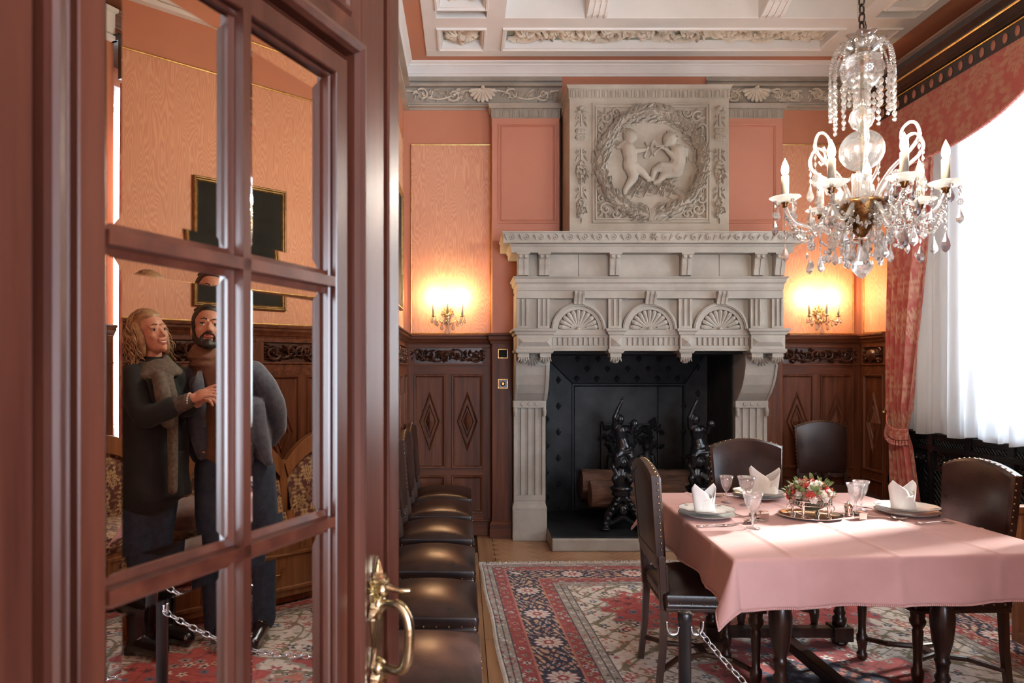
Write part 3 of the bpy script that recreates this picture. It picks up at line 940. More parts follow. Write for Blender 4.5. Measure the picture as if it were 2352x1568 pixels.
# painted and panelled piers on both sides of the chimney breast
for side, (x0, x1) in enumerate(((X(1130, 6.1), 0.84), (2.22, X(1798, 6.1)))):
    nm = ['left', 'right'][side]
    t = thing('trim_%d' % (30 + side), ((x0 + x1) / 2, 6.18, 1.8), 'salmon painted pier with framed panel and fluted capital %s of the overmantel' % nm, 'pier', None, 0, 'structure')
    g = G(); g.box(x0, x1, 6.10, YB, 1.79, 3.68); g.build('pier_shaft', M['pink'], t, world=True, bevel=0.004)
    g = G(FB(0, 6.10, 0)); g.frame(x0 + 0.055, x1 + (-0.055 if side else -0.03), H(512, 6.1), H(284, 6.1), [(-0.004, 0.0), (0.0, 0.012), (0.010, 0.012), (0.016, 0.004), (0.024, 0.010), (0.030, 0.0)])
    g.build('panel_moulding', M['pink'], t, world=True)
    g = G(); g.loftU([(0.0, H(272, 6.1)), (0.004, H(271, 6.1)), (0.006, H(250, 6.1)), (0.022, H(250, 6.1)), (0.03, H(243, 6.1)), (0.034, H(240, 6.1)), (0.0, H(240, 6.1))], x0, x1, 6.10, YB)
    g.build('capital', M['stone_warm'], t, world=True)
    n = 7
    g = G(FB(0, 6.094, 0))
    for k in range(n):
        a = x0 + (x1 - x0) * (k + 0.14) / n; b = x0 + (x1 - x0) * (k + 0.86) / n; mm = (a + b) / 2; r_ = (b - a) / 2
        pts = [(a, H(270, 6.1), 0.004), (a, H(256, 6.1), 0.004)] + [(mm - r_ * math.cos(q * PI / 5), H(256, 6.1) + r_ * 0.5 * math.sin(q * PI / 5), 0.004) for q in range(1, 5)] + [(b, H(256, 6.1), 0.004), (b, H(270, 6.1), 0.004)]
        g.tube(pts, 0.0045, 5)
        g.box(a + r_ * 0.5, b - r_ * 0.5, H(270, 6.1), H(256, 6.1), 0, 0.005)
    g.build('flute', M['stone_warm'], t, world=True)
    t = thing('trim_%d' % (32 + side), ((x0 + x1) / 2, 6.18, 0), 'plain oak pier %s of the fireplace under the painted pier' % nm, 'pier', None, 0, 'structure')
    x0, x1 = (x0, 0.44) if side == 0 else (2.61, x1)
    g = G(); g.box(x0, x1, 6.10, YB, 0, 1.73); g.build('pier_shaft', M['oak'], t, world=True, bevel=0.006)
    g = G(); g.loftU([(0, 1.70), (0.01, 1.70), (0.014, 1.72), (0.026, 1.74), (0.03, 1.765), (0.042, 1.775), (0.044, 1.79), (0.03, 1.797), (0, 1.798)], x0, x1, 6.10, YB)
    g.build('cap_moulding', M['oak_h'], t, world=True)
    g = G(); g.loftU([(0.02, 0), (0.02, 0.12), (0.01, 0.14), (0.0, 0.15)], x0, x1, 6.10, YB)
    g.build('skirting', M['oak_h'], t, world=True)
# switch plates on the left oak pier
for k, (py0, py1, lb) in enumerate(((802, 822, 'brass framed black switch plate on the oak pier, the upper one'), (871, 891, 'small brass rotary switch plate on the oak pier, the lower one'))):
    t = thing('switch_plate', tuple(at(1155, (py0 + py1) / 2, 6.09)), lb, 'switch')
    Mx = FB(X(1155, 6.1), 6.10, H((py0 + py1) / 2, 6.1))
    hw, hh = 0.040, 0.038
    g = G(Mx); g.box(-hw, hw, -hh, hh, 0, 0.006); g.build('face_plate', M['soot'] if k == 0 else M['oak_carved'], t, world=True)
    g = G(Mx); g.frame(-hw, hw, -hh, hh, [(-0.003, 0.0), (-0.003, 0.010), (0.004, 0.010), (0.006, 0.005)]); g.build('rim', M['bronze'], t, world=True)
    g = G(Mx)
    if k: g.tube([(0, 0, 0.006), (0, 0, 0.014), (0, 0, 0.024)], [0.022, 0.020, 0.012], 14)
    else: g.box(-0.008, 0.008, -0.014, 0.014, 0.006, 0.012)
    g.build('knob', M['bronze'] if k else M['soot'], t, world=True)
# ------------------------------------------------------------ stone fireplace
fp = thing('fireplace', (CXF, 6.0, 0), 'tall carved grey sandstone fireplace with shell arches between fluted jambs', 'fireplace')
YE, YJ = 5.69, 6.00
def fb(g, name, mat='stone', smooth=False, bevel=0, parent=None):
    return g.build(name, M[mat], parent or fp, smooth=smooth, bevel=bevel, world=True)
# jambs
JW = (X(1180, YJ), X(1253, YJ))
jh = [(JW[0], JW[1]), (2 * CXF - JW[1], 2 * CXF - JW[0])]
for (a, b) in jh:
    g = G(); g.box(a - 0.01, b + 0.012, YJ - 0.01, 6.45, 0, H(1172, YJ)); fb(g, 'plinth', bevel=0.008)
    g = G(); g.loftU([(0.01, H(1172, YJ)), (0.012, H(1166, YJ)), (0.002, H(1158, YJ)), (-0.004, H(1150, YJ))], a, b, YJ, 6.45); fb(g, 'base_moulding')
    z0, z1 = H(1150, YJ), H(935, YJ)
    g = G(); g.box(a + 0.004, b - 0.004, YJ + 0.016, 6.45, z0, z1); 
    wq = (b - a) / 9.0
    for k in range(5):
        g.box(a + wq * 2 * k, a + wq * (2 * k + 1), YJ, YJ + 0.02, z0 + 0.05, z1)
    g.box(a, b, YJ - 0.0004, YJ + 0.02, z0, z0 + 0.05)
    fb(g, 'fluted_shaft', bevel=0.003)
    zc = H(920, YJ)
    g = G(); g.box(a - 0.004, b + 0.004, YJ - 0.014, 6.45, z1 - 0.005, zc)
    for k in range(3):
        xx = a + (b - a) * (0.28 + 0.22 * k); g.tube([(xx, YJ - 0.014, (z1 + zc) / 2), (xx, YJ - 0.022, (z1 + zc) / 2)], 0.017, n=14)
    for xx in (a + 0.012, b - 0.012):
        g.tube([(xx, YJ - 0.012, z1), (xx, YJ - 0.02, z1 - 0.03), (xx, YJ - 0.016, z1 - 0.075)], [0.014, 0.018, 0.014], 10)
    fb(g, 'capital', bevel=0.003)
    # curved console carrying the hood
    poly = [(6.45, zc), (YJ - 0.006, zc), (YJ - 0.03, zc + 0.02), (YJ - 0.085, zc + 0.07), (YJ - 0.14, zc + 0.14), (YJ - 0.18, zc + 0.22), (YJ - 0.205, zc + 0.31), (YJ - 0.21, 1.62), (6.45, 1.62)]
    g = G(); g.prism(poly, a + 0.004, b + 0.012 if a < 1 else b - 0.004, 'yz')
    for xe in (a + 0.0015, b - 0.0225):
        g.prism([(p[0] - 0.010, p[1]) for p in poly[1:7]] + [(YJ - 0.15, zc + 0.31), (YJ + 0.02, zc + 0.02)], xe, xe + 0.022, 'yz')
    fb(g, 'console', bevel=0.004)
    g = G(); xm = (a + b) / 2
    ro = [(xm, YJ - 0.213, 1.545)]
    g2 = FB(xm, YJ - 0.208, 1.585)
    g.M = g2
    for q in range(9): leaf(g, 0, 0, PI + PI * (q + 0.5) / 9, 0.085, 0.04, 0.020)
    g.ell((0, 0, 0.01), (0.03, 0.03, 0.02), 10, 6)
    g.M = None
    fb(g, 'console_rosette')
# lintel band above the opening
zB0, zB1 = 1.628, 1.81
g = G(); g.box(CXF - 1.085, CXF + 1.085, YE + 0.05, 6.45, zB0, zB1 + 0.02); fb(g, 'lintel')
xa0 = [X(1270, YE), X(1398, YE), X(1428, YE), X(1560, YE), X(1590, YE), X(1712, YE)]
cor = [(CXF - 1.09, X(1268, YE)), (X(1398, YE), X(1429, YE)), (X(1560, YE), X(1590, YE)), (X(1722, YE), CXF + 1.09)]
bays = [(cor[i][1], cor[i + 1][0]) for i in range(3)]
for (a, b) in bays:
    g = G()
    g.box(a, b, YE + 0.028, YE + 0.06, zB0, zB1)
    g.box(a, b, YE + 0.014, YE + 0.06, zB0, zB0 + 0.028)
    n = 11
    for k in range(n):        # raised bars between the slots
        xx = a + (b - a) * (k + 0.5) / n
        g.box(xx - (b - a) / n * 0.32, xx + (b - a) / n * 0.32, YE + 0.012, YE + 0.03, H(793, YE), H(775, YE))
    g.box(a, b, YE + 0.010, YE + 0.03, H(775, YE), H(765, YE)); g.box(a, b, YE + 0.012, YE + 0.03, H(800, YE), H(793, YE))
    fb(g, 'slotted_frieze', bevel=0.002)
for i, (a, b) in enumerate(cor):
    g = G(); yo = YE - 0.03
    g.box(a, b, yo, 6.2, H(803, YE), H(770, YE))
    mx, mz, hw_, hh_ = (a + b) / 2, (H(797, YE) + H(774, YE)) / 2, (b - a) / 2 - 0.012, 0.036
    g.add([(mx - hw_, yo, mz - hh_), (mx + hw_, yo, mz - hh_), (mx + hw_, yo, mz + hh_), (mx - hw_, yo, mz + hh_), (mx - hw_ + 0.035 if hw_ > .06 else mx, yo - 0.028, mz), (mx + hw_ - 0.035 if hw_ > .06 else mx + .0005, yo - 0.028, mz)],
          [(0, 1, 5, 4), (1, 2, 5), (2, 3, 4, 5), (3, 0, 4)])
    fb(g, 'corner_block', bevel=0.002)
    g = G()
    g.loftU([(0.0, H(770, YE)), (0.010, H(768, YE)), (0.016, H(763, YE)), (0.030, H(760, YE)), (0.034, H(755, YE)), (0.0, H(754, YE))], a, b, yo, 6.2)
    g.loftU([(0.0, H(811, YE)), (0.008, H(808, YE)), (0.012, H(803, YE)), (0.0, H(801, YE))], a, b, yo, 6.2)
    fb(g, 'corner_cap')
    cs = [(a + b) / 2] if i in (1, 2) else [a + 0.055, b - 0.055]
    for cx_ in cs:
        g = G(); g.box(cx_ - 0.045, cx_ + 0.045, yo + 0.01, yo + 0.12, H(820, YE), H(810, YE))
        g.lathe([(0.004, -0.062), (0.022, -0.056), (0.036, -0.035), (0.044, -0.012), (0.046, 0.0)], 12, (cx_, yo + 0.055, H(817, YE)))
        g.M = FB(cx_, yo + 0.016, H(817, YE))
        for q in range(5): leaf(g, (q - 2) * 0.015, -0.008, -PI / 2 + (q - 2) * 0.2, 0.045, 0.022, 0.012)
        g.M = None
        fb(g, 'leaf_pendant')
# arched zone
zA0, zA1 = zB1, H(668, YE)
g = G(); g.box(CXF - 1.075, CXF + 1.075, YE + 0.055, 6.35, zA0, zA1); fb(g, 'hood_back')
g = G(); g.box(CXF - 1.09, CXF + 1.09, YE, YE + 0.06, H(685, YE), zA1 + 0.002)
g.box(CXF - 1.088, CXF - 1.07, YE + .055, 6.3, zA0, zA1); g.box(CXF + 1.07, CXF + 1.088, YE + .055, 6.3, zA0, zA1)
fb(g, 'hood_rail', bevel=0.003)
pil = [(X(1397, YE), X(1428, YE)), (X(1559, YE), X(1590, YE))]
pil = [(CXF - 1.09, CXF - 1.09 + 0.095), (X(1235, YE), X(1262, YE))] + pil
pil += [(X(1724, YE), X(1750, YE)), (CXF + 1.09 - 0.095, CXF + 1.09)]
for (a, b) in pil:
    g = G(); w_ = (b - a) / 5
    g.box(a, b, YE + 0.016, YE + 0.06, zA0, H(685, YE))
    for k in (0, 2, 4): g.box(a + w_ * k, a + w_ * (k + 1), YE + 0.0, YE + 0.02, zA0 + 0.02, H(686, YE))
    g.box(a, b, YE - 0.0002, YE + 0.02, zA0, zA0 + 0.022)
    fb(g, 'fluted_pilaster', bevel=0.002)
for (a, b) in ((pil[0][1], pil[1][0]), (pil[4][1], pil[5][0])):
    g = G(); g.box(a, b, YE + 0.03, YE + 0.06, zA0, H(685, YE)); fb(g, 'recessed_field')
arc = [((pil[1][1] + pil[2][0]) / 2), ((pil[2][1] + pil[3][0]) / 2), ((pil[3][1] + pil[4][0]) / 2)]
zs = H(757, YE)
for i, cx_ in enumerate(arc):
    Ro, Ri, Rs = 0.224, 0.196, 0.158
    g = G()
    def ringp(r0, r1, y0, y1):
        n = 28; poly = [(cx_ + r1 * math.cos(PI * q / n), zs + r1 * math.sin(PI * q / n)) for q in range(n + 1)] + [(cx_ + r0 * math.cos(PI * q / n), zs + r0 * math.sin(PI * q / n)) for q in range(n, -1, -1)]
        g.prism(poly, y0, y1, 'xz')
    ringp(Ri, Ro, YE + 0.008, YE + 0.06)
    ringp(Ri + 0.008, Ro - 0.008, YE + 0.0, YE + 0.02)
    ringp(Rs + 0.008, Ri, YE + 0.022, YE + 0.06)
    fb(g, 'archivolt', bevel=0.002)
    g = G()
    g.box(cx_ - Ro, cx_ + Ro, YE + 0.0, YE + 0.06, zs - 0.045, zs - 0.0)
    fb(g, 'arch_sill', bevel=0.004)
    g = G(FB(cx_, YE + 0.05, zs + 0.004))
    shell(g, 0, 0, Rs, 0.045, 11, PI * 1.0)
    for sg in (-1, 1):
        spiral(g, sg * 0.062, 0.017, 0.022, 0, 1.3, 0.006, 0.045, sg); leaf(g, sg * 0.08, 0.018, 0 if sg > 0 else PI, 0.06, 0.022, 0.03)
    fb(g, 'scallop_shell')
    # keystone
    kw = 0.048
    zt, zk = H(669, YE), H(699, YE)
    poly = [(YE + 0.03, zt), (YE - 0.045, zt), (YE - 0.055, zt - 0.012), (YE - 0.048, zt - 0.028), (YE - 0.03, zt - 0.05), (YE - 0.012, zk + 0.02), (YE - 0.008, zk), (YE + 0.03, zk)]
    g = G(); g.prism(poly, cx_ - kw + 0.006, cx_ + kw - 0.006, 'yz')
    for q in range(3):
        xx = cx_ - kw + q * kw * 0.72 + 0.004
        g.prism([(p[0] - 0.008, p[1]) for p in poly], xx, xx + kw * 0.42, 'yz')
    fb(g, 'keystone', bevel=0.003)
# ledge above the arches
g = G(); g.loftU([(0.0, H(668, YE)), (0.006, H(667, YE)), (0.014, H(660, YE)), (0.014, H(652, YE)), (0.026, H(649, YE)), (0.03, H(641, YE)), (0.042, H(638, YE)), (0.045, H(636, YE)), (0.0, H(635, YE) + .001)], CXF - 1.075, CXF + 1.075, YE, 6.25)
fb(g, 'ledge')
# bracket frieze
zC0, zC1 = H(635, YE), H(583, YE)
seg = [CXF - 1.06, X(1330, YE), X(1655, YE), CXF + 1.06]
for a, b in zip(seg, seg[1:]):
    g = G(); g.box(a + 0.0015, b - 0.0015, YE + 0.03, 6.25, zC0, zC1); fb(g, 'frieze_block', bevel=0.002)
for px_ in (1201, 1249, 1411, 1575, 1741, 1789):
    xx = X(px_, YE)
    poly = [(YE + 0.04, zC1), (YE - 0.055, zC1), (YE - 0.055, zC1 - 0.014), (YE - 0.045, zC1 - 0.03), (YE - 0.03, zC1 - 0.05), (YE - 0.025, zC1 - 0.09), (YE - 0.012, zC1 - 0.13), (YE - 0.008, zC0 + 0.008), (YE + 0.04, zC0 + 0.008)]
    g = G(); g.prism(poly, xx - 0.044, xx + 0.044, 'yz')
    for sg in (-1, 1):
        g.prism([(p[0] - 0.007, p[1]) for p in poly[2:8]] + [(YE, zC0 + 0.03), (YE, zC1 - 0.03)], xx + sg * 0.024 - 0.016, xx + sg * 0.024 + 0.016, 'yz')
        g.tube([(xx + sg * 0.022, YE - 0.05, zC1 - 0.028), (xx + sg * 0.022, YE - 0.062, zC1 - 0.028)], 0.014, n=12)
    g.box(xx - 0.052, xx + 0.052, YE - 0.064, YE + 0.04, zC1 - 0.012, zC1 + 0.002)
    fb(g, 'bracket', bevel=0.002)
# upper mouldings and mantel shelf
g = G(); g.loftU([(0.0, zC1), (0.06, zC1 + 0.001), (0.064, H(577, YE)), (0.064, H(570, YE)), (0.072, H(568, YE)), (0.082, H(562, YE)), (0.098, H(556, YE)), (0.104, H(553, YE)), (0, H(552, YE))], CXF - 1.075, CXF + 1.075, YE, 6.25)
fb(g, 'bed_moulding')
YS_ = 5.57
hwS = (X(1845, YS_) - X(1152, YS_)) / 2
zS0, zS1 = H(557, YS_), H(531, YS_)
g = G(); g.loftU([(-0.02, zS0 - .004), (0, zS0), (0, zS1 - 0.012), (0.008, zS1 - 0.01), (0.008, zS1)], CXF - hwS, CXF + hwS, YS_, 6.25); fb(g, 'mantel_shelf')
# scroll ornament on the edge of the shelf
n = 10
for sd in (-1, 1):
    g = G(FB(CXF, YS_ - 0.001, (zS0 + zS1) / 2))
    for k in range(n):
        uu = sd * (0.03 + (k + 0.5) * (hwS - 0.04) / n)
        spiral(g, uu, -0.004, 0.028, PI / 2, 1.1, 0.0045, 0.012, sd, 12, 0.25)
        for q in range(3): leaf(g, uu + sd * 0.035, -0.03 + q * 0.004, PI / 2 - sd * (0.35 + 0.22 * q), 0.062 - .008 * q, 0.014, 0.008)
    fb(g, 'running_scroll')
g = G(FB(CXF, YS_ - 0.001, (zS0 + zS1) / 2)); rosette(g, 0, 0, 0.035, 0.02, 6); fb(g, 'shelf_rosette')

# ---- overmantel
om = thing('overmantel', (CXF, 5.95, 2.6), 'carved stone overmantel with wreathed roundel of two winged children, above the mantel shelf', 'overmantel')
YO = 5.72
hwO = (X(1676, YO) - X(1310, YO)) / 2
zO0, zO1 = zS1 + 0.0005, H(228, YO)
g = G(); g.box(CXF - hwO, CXF + hwO, YO, 6.25, zO0, zO1 + 0.03); fb(g, 'overmantel_block', 'stone_warm', parent=om, bevel=0.003)
g = G(); zc0, zc1 = H(228, YO), H(197, YO)
g.loftU([(0.0, zc0), (0.006, zc0 + 0.004), (0.008, zc1 - 0.028), (0.014, zc1 - 0.024), (0.024, zc1 - 0.006), (0.028, zc1), (0.0, zc1)], CXF - hwO, CXF + hwO, YO, 6.25)
fb(g, 'crown_moulding', 'stone_warm', parent=om)
n = 20
g = G(FB(0, YO - 0.008, 0))
for k in range(n):
    a = CXF - hwO + 2 * hwO * (k + 0.16) / n; b = CXF - hwO + 2 * hwO * (k + 0.84) / n; mm = (a + b) / 2; r_ = (b - a) / 2
    z0_, z1_ = zc0 + 0.012, zc1 - 0.05
    pts = [(a, z0_, 0.003), (a, z1_, 0.003)] + [(mm - r_ * math.cos(q * PI / 5), z1_ + r_ * 0.6 * math.sin(q * PI / 5), 0.003) for q in range(1, 5)] + [(b, z1_, 0.003), (b, z0_, 0.003)]
    g.tube(pts, 0.0042, 5); g.box(a + r_ * 0.5, b - r_ * 0.5, z0_, z1_, 0, 0.006)
fb(g, 'fluting', 'stone_warm', parent=om)
g = G(); g.M = Matrix(((0, 0, -1, CXF - hwO - 0.008), (-1, 0, 0, 0), (0, 1, 0, 0), (0, 0, 0, 1)))
for k in range(7):
    a = -6.24 + 0.07 * k; g.box(a + 0.012, a + 0.055, zc0 + 0.012, zc1 - 0.04, 0, 0.006)
fb(g, 'fluting', 'stone_warm', parent=om)
# square frame
fx0, fx1, fz0, fz1 = X(1360, YO), X(1630, YO), H(512, YO), H(238, YO)
g = G(FB(0, YO, 0)); g.frame(fx0, fx1, fz0, fz1, [(-0.002, 0), (0, 0.016), (0.008, 0.018), (0.012, 0.008), (0.02, 0.010), (0.026, 0.024), (0.034, 0.024), (0.040, 0.006), (0.046, 0.001)])
fb(g, 'square_frame', 'stone_warm', parent=om)
RX, RZ = (fx0 + fx1) / 2, (fz0 + fz1) / 2 - 0.005
g = G(); n = 64
prof = [(0.0, 0.0), (0.20, 0.004), (0.34, 0.016), (0.37, 0.035), (0.372, 0.05)]
g.M = FB(RX, YO - 0.002, RZ)
vs = []; 
g.lathe([(0.385, 0.012), (0.37, 0.006), (0.20, 0.003), (0.001, 0.0025)], 48, cap=False)
fb(g, 'roundel_ground', 'stone_warm', smooth=True, parent=om)
g = G(FB(RX, YO - 0.004, RZ))
g.tube([(0.42 * math.cos(2 * PI * i / 48), 0.42 * math.sin(2 * PI * i / 48), 0.01) for i in range(48)], 0.042, 8, close=True)
rd = random.Random(4)
for i in range(96):
    for q in range(5):
        a = PI / 2 + 2 * PI * (i + 0.5 * (q % 2)) / 96 + rd.uniform(-.02, .02)
        if abs(math.cos(a)) < 0.035: continue
        rr = 0.362 + 0.027 * q + rd.uniform(-0.006, 0.006)
        dr = 1 if math.cos(a) > 0 else -1
        hh = 0.056 if q in (1, 2, 3) else 0.036
        fwd = a + dr * PI / 2 + rd.uniform(-0.7, 0.7)
        s_ = len(g.v)
        mm0 = g.M; g.M = mm0 @ Matrix.Translation((0, 0, (0.008, 0.034, 0.044, 0.036, 0.010)[q])); leaf(g, rr * math.cos(a), rr * math.sin(a), fwd, 0.058, 0.040, hh * 0.62); g.M = mm0
fb(g, 'leaf_wreath', 'stone_warm', parent=om)
for zz in (0.42, -0.42):
    g = G(FB(RX, YO - 0.004, RZ))
    for q in range(5):
        g.tube([((q - 2) * 0.011, zz - 0.05, 0.03), ((q - 2) * 0.011, zz, 0.058), ((q - 2) * 0.011, zz + 0.05, 0.03)], 0.0065, 6)
    fb(g, 'wreath_ribbon', 'stone_warm', parent=om)
for sx in (-1, 1):
    for sz in (-1, 1):
        g = G(FB(RX, YO, RZ))
        ux, vz = sx * 0.375, sz * 0.375
        spiral(g, ux, vz, 0.055, PI / 4, 1.2, 0.011, 0.04, sx * sz); spiral(g, ux - sx * 0.085, vz + sz * 0.04, 0.04, 0, 1.2, 0.009, 0.035, -sx * sz); spiral(g, ux + sx * 0.035, vz - sz * 0.085, 0.04, 0, 1.2, 0.009, 0.035, sx * sz)
        for q in range(5): leaf(g, ux, vz, math.atan2(sz, sx) + (q - 2) * 0.75, 0.085, 0.05, 0.03)
        leaf(g, ux - sx * 0.1, vz + sz * 0.05, PI if sx > 0 else 0, 0.12, 0.03, 0.02); leaf(g, ux + sx * 0.05, vz - sz * 0.1, -sz * PI / 2, 0.12, 0.03, 0.02)
        fb(g, 'corner_scroll', 'stone_warm', parent=om)
# hanging ornaments on both margins
for px_ in (1335, 1652):
    ux = X(px_, YO)
    g = G(FB(ux, YO, 0))
    def zz(y): return H(y, YO)
    for q in range(5): leaf(g, 0, zz(258), PI * q / 4, 0.055, 0.035, 0.03)
    g.ell((0, zz(250), 0.015), (0.025, 0.02, 0.02), 8, 5)
    for y_ in (272, 350, 437):
        for sg in (-1, 1):
            spiral(g, sg * 0.034, zz(y_), 0.022, PI / 2, 1.0, 0.006, 0.03, sg); leaf(g, sg * 0.02, zz(y_) - 0.02, -PI / 2 + sg * 0.5, 0.06, 0.022, 0.02)
        g.box(-0.006, 0.006, zz(y_ + 18), zz(y_ - 8), 0, 0.016)
    for r_, y_ in ((0.04, 303), (0.034, 318)):
        for sg in (-1, 0, 1):
            g.tube([(sg * 0.026 + 0.016 * math.cos(t), zz(y_) + 0.016 * math.sin(t), 0.024) for t in np.linspace(0, 6.28, 10)], 0.006, 5); g.ell((sg * 0.026, zz(y_), 0.018), (0.014, 0.014, 0.02), 8, 4)
    cluster(g, 0, zz(392), 0.052, 0.09, 0.036, 46, 5)
    cluster(g, 0, zz(476), 0.045, 0.08, 0.036, 40, 8)
    g.ell((0, zz(392), 0.0), (0.05, 0.088, 0.02), 12, 6); g.ell((0, zz(476), 0.0), (0.044, 0.078, 0.02), 12, 6)
    leaf(g, 0, zz(500), -PI / 2, 0.05, 0.015, 0.02)
    fb(g, 'fruit_drop', 'stone_warm', parent=om)['kind'] = 'stuff'

# ---- continuous bodies from overlapping rounded volumes (voxel-remeshed into one surface)
def capsule(g, p0, p1, r0, r1, seg=14, rings=8, sy=1.0):
    p0 = Vector(p0); p1 = Vector(p1)
    d = p1 - p0
    L = d.length
    g.ell(p0, (r0, r0 * sy, r0), seg, rings); g.ell(p1, (r1, r1 * sy, r1), seg, rings)
    if L < 1e-5: return
    pts = [p0 + d * t for t in (0, .25, .5, .75, 1)]
    g.tube(pts, [r0 + (r1 - r0) * t for t in (0, .25, .5, .75, 1)], seg)
def chain(g, pts, rad, seg=14):
    for i in range(len(pts) - 1): capsule(g, pts[i], pts[i + 1], rad[i], rad[i + 1], seg)
def fuse(o, vox, sm=4, fac=0.5):
    r = o.modifiers.new('fuse', 'REMESH'); r.mode = 'VOXEL'; r.voxel_size = vox; r.use_smooth_shade = True
    if sm:
        s_ = o.modifiers.new('relax', 'SMOOTH'); s_.iterations = sm; s_.factor = fac
    return o
# two children in relief
def relief_child(g, P, mirror=1, k=1.0):
    for (pts, rad) in P: chain(g, [(mirror * p[0], p[1], p[2]) for p in pts], [r * k for r in rad], 10)
d_ = 0.012
left_child = [
    ([(-.165, .205, .02), (-.160, .20, .028)], [.050, .046]),                       # head
    ([(-.150, .185, .03), (-.128, .178, .032)], [.030, .016]),
    ([(-.165, .15, .02), (-.175, .10, .02), (-.16, .04, .022), (-.165, -.02, .022)], [.026, .050, .047, .05]),
    ([(-.19, .12, .03), (-.13, .085, .04), (-.055, .095, .04)], [.030, .022, .014]),  # arm forward
    ([(-.055, .095, .04), (-.03, .11, .04)], [.013, .012]),
    ([(-.15, -.03, .03), (-.08, -.065, .035), (-.10, -.02, .03)], [.045, .030, .02]),
    ([(-.16, -.03, .03), (-.14, -.11, .035), (-.20, -.20, .03), (-.205, -.225, .028)], [.045, .034, .018, .016]),
    ([(-.08, -.065, .035), (-.03, -.12, .03), (.01, -.12, .028)], [.03, .018, .013]),
    ([(-.215, .14, .012), (-.255, .12, .01)], [.028, .014])]
right_child = [
    ([(.135, .18, .02), (.13, .172, .028)], [.050, .046]),
    ([(.115, .150, .03), (.10, .142, .034)], [.028, .014]),
    ([(.165, .13, .02), (.195, .09, .022), (.20, .02, .022), (.175, -.055, .022)], [.030, .050, .052, .058]),
    ([(.20, .10, .03), (.17, .03, .045), (.10, .10, .042)], [.030, .022, .014]),
    ([(.10, .10, .042), (.065, .115, .042)], [.013, .011]),
    ([(.17, -.05, .03), (.07, -.03, .04), (.02, -.055, .035)], [.048, .034, .022]),
    ([(.02, -.055, .035), (.00, -.12, .03), (-.03, -.135, .03)], [.022, .016, .012]),
    ([(.16, -.07, .03), (.09, -.09, .03), (.05, -.14, .03), (.02, -.15, .03)], [.04, .03, .018, .013]),
    ([(.255, .10, .012), (.268, .06, .01)], [.026, .014])]
for nm, P in (('relief_child', left_child), ('relief_child', right_child)):
    g = G(FB(RX, YO - 0.002, RZ) @ Matrix.Diagonal((1.08, 1.08, .9, 1))); relief_child(g, P, 1, 1.12)
    o = g.build(nm, M['stone_warm'], om, world=True, smooth=True); fuse(o, 0.006, 3)
g = G(FB(RX, YO - 0.002, RZ) @ Matrix.Diagonal((1.08, 1.08, 1, 1)))
rd = random.Random(9)
for (hx, hz) in ((-.168, .222), (.145, .205)):
    for k in range(34):
        a = rd.uniform(-0.2, PI + 0.9) if hx < 0 else rd.uniform(-1.2, PI + .2); q = 0.022 + 0.03 * rd.random()
        g.ell((hx + q * math.cos(a), hz - 0.012 + q * math.sin(a), 0.045 - q * .5), (0.012, 0.010, 0.014), 6, 4)
for k in range(4):       # lyre and pipes
    pass
g.tube([(-.055, .035, .04), (-.02, .03, .045), (.0, .06, .045), (-.01, .11, .045), (.0, .15, .04), (.02, .165, .04)], [.006] * 6, 6)
g.tube([(-.06, .04, .04), (-.045, .08, .045), (-.035, .12, .045), (-.05, .155, .04)], .006, 6)
g.tube([(.09, .125, .045), (.03, .085, .045), (.005, .055, .045)], [.006, .006, .016], 6); g.tube([(.09, .125, .045), (.02, .12, .045)], [.006, .010], 6)
for k in range(5):
    leaf(g, -.225, .15, PI + 0.5 - k * 0.28, 0.07, 0.02, 0.02); leaf(g, .262, .11, -PI / 2 + 0.3 - k * 0.2, 0.11, 0.03, 0.02)
for (cx_, cz_) in ((-.075, -.15), (-.02, -.18), (-.10, -.19), (.09, -.17), (.14, -.19), (.05, -.19), (.12, -.14)):
    rosette(g, cx_ * 1.15, cz_ - .01, 0.042, 0.040, 6)
    for q in range(6): leaf(g, cx_ * 1.15, cz_ - .01, rd.uniform(-PI, PI), 0.080, 0.032, 0.026)
for k in range(9): leaf(g, -.20 + .05 * k, -.24 + 0.01 * (k % 3), rd.uniform(-.5, .5), 0.09, 0.02, 0.014)
g.build('relief_flowers', M['stone_warm'], om, world=True)['kind'] = 'stuff'

# ------------------------------------------------------------ firebox
fbx = thing('firebox', (CXF, 6.6, 0), 'black cast iron firebox lining with diamond studs inside the fireplace', 'firebox')
OX0, OX1 = JW[1] + 0.016, 2 * CXF - JW[1] - 0.016
YK = 6.75
g = G(); g.box(OX0 - 0.4, OX1 + 0.4, YK + 0.035, YK + 0.08, 0, 1.8); g.box(OX0 - 0.014, OX0 - 0.002, 6.05, YK + 0.035, 0, 1.62); g.box(OX1 + 0.002, OX1 + 0.014, 6.05, YK + 0.035, 0, 1.62); g.box(OX0 - 0.014, OX1 + 0.014, 5.82, YK + 0.035, 1.605, 1.622)
g.build('soot_wall', M['soot'], fbx, world=True)
def H2(py): return H(py, YK)
def X2(px): return X(px, YK)
ix0, ix1, iz1 = X2(1318), X2(1570), H2(885)
ox0, ox1, oz1 = OX0, OX1 + 0.0, 1.66
g = G()
y0 = YK + 0.005
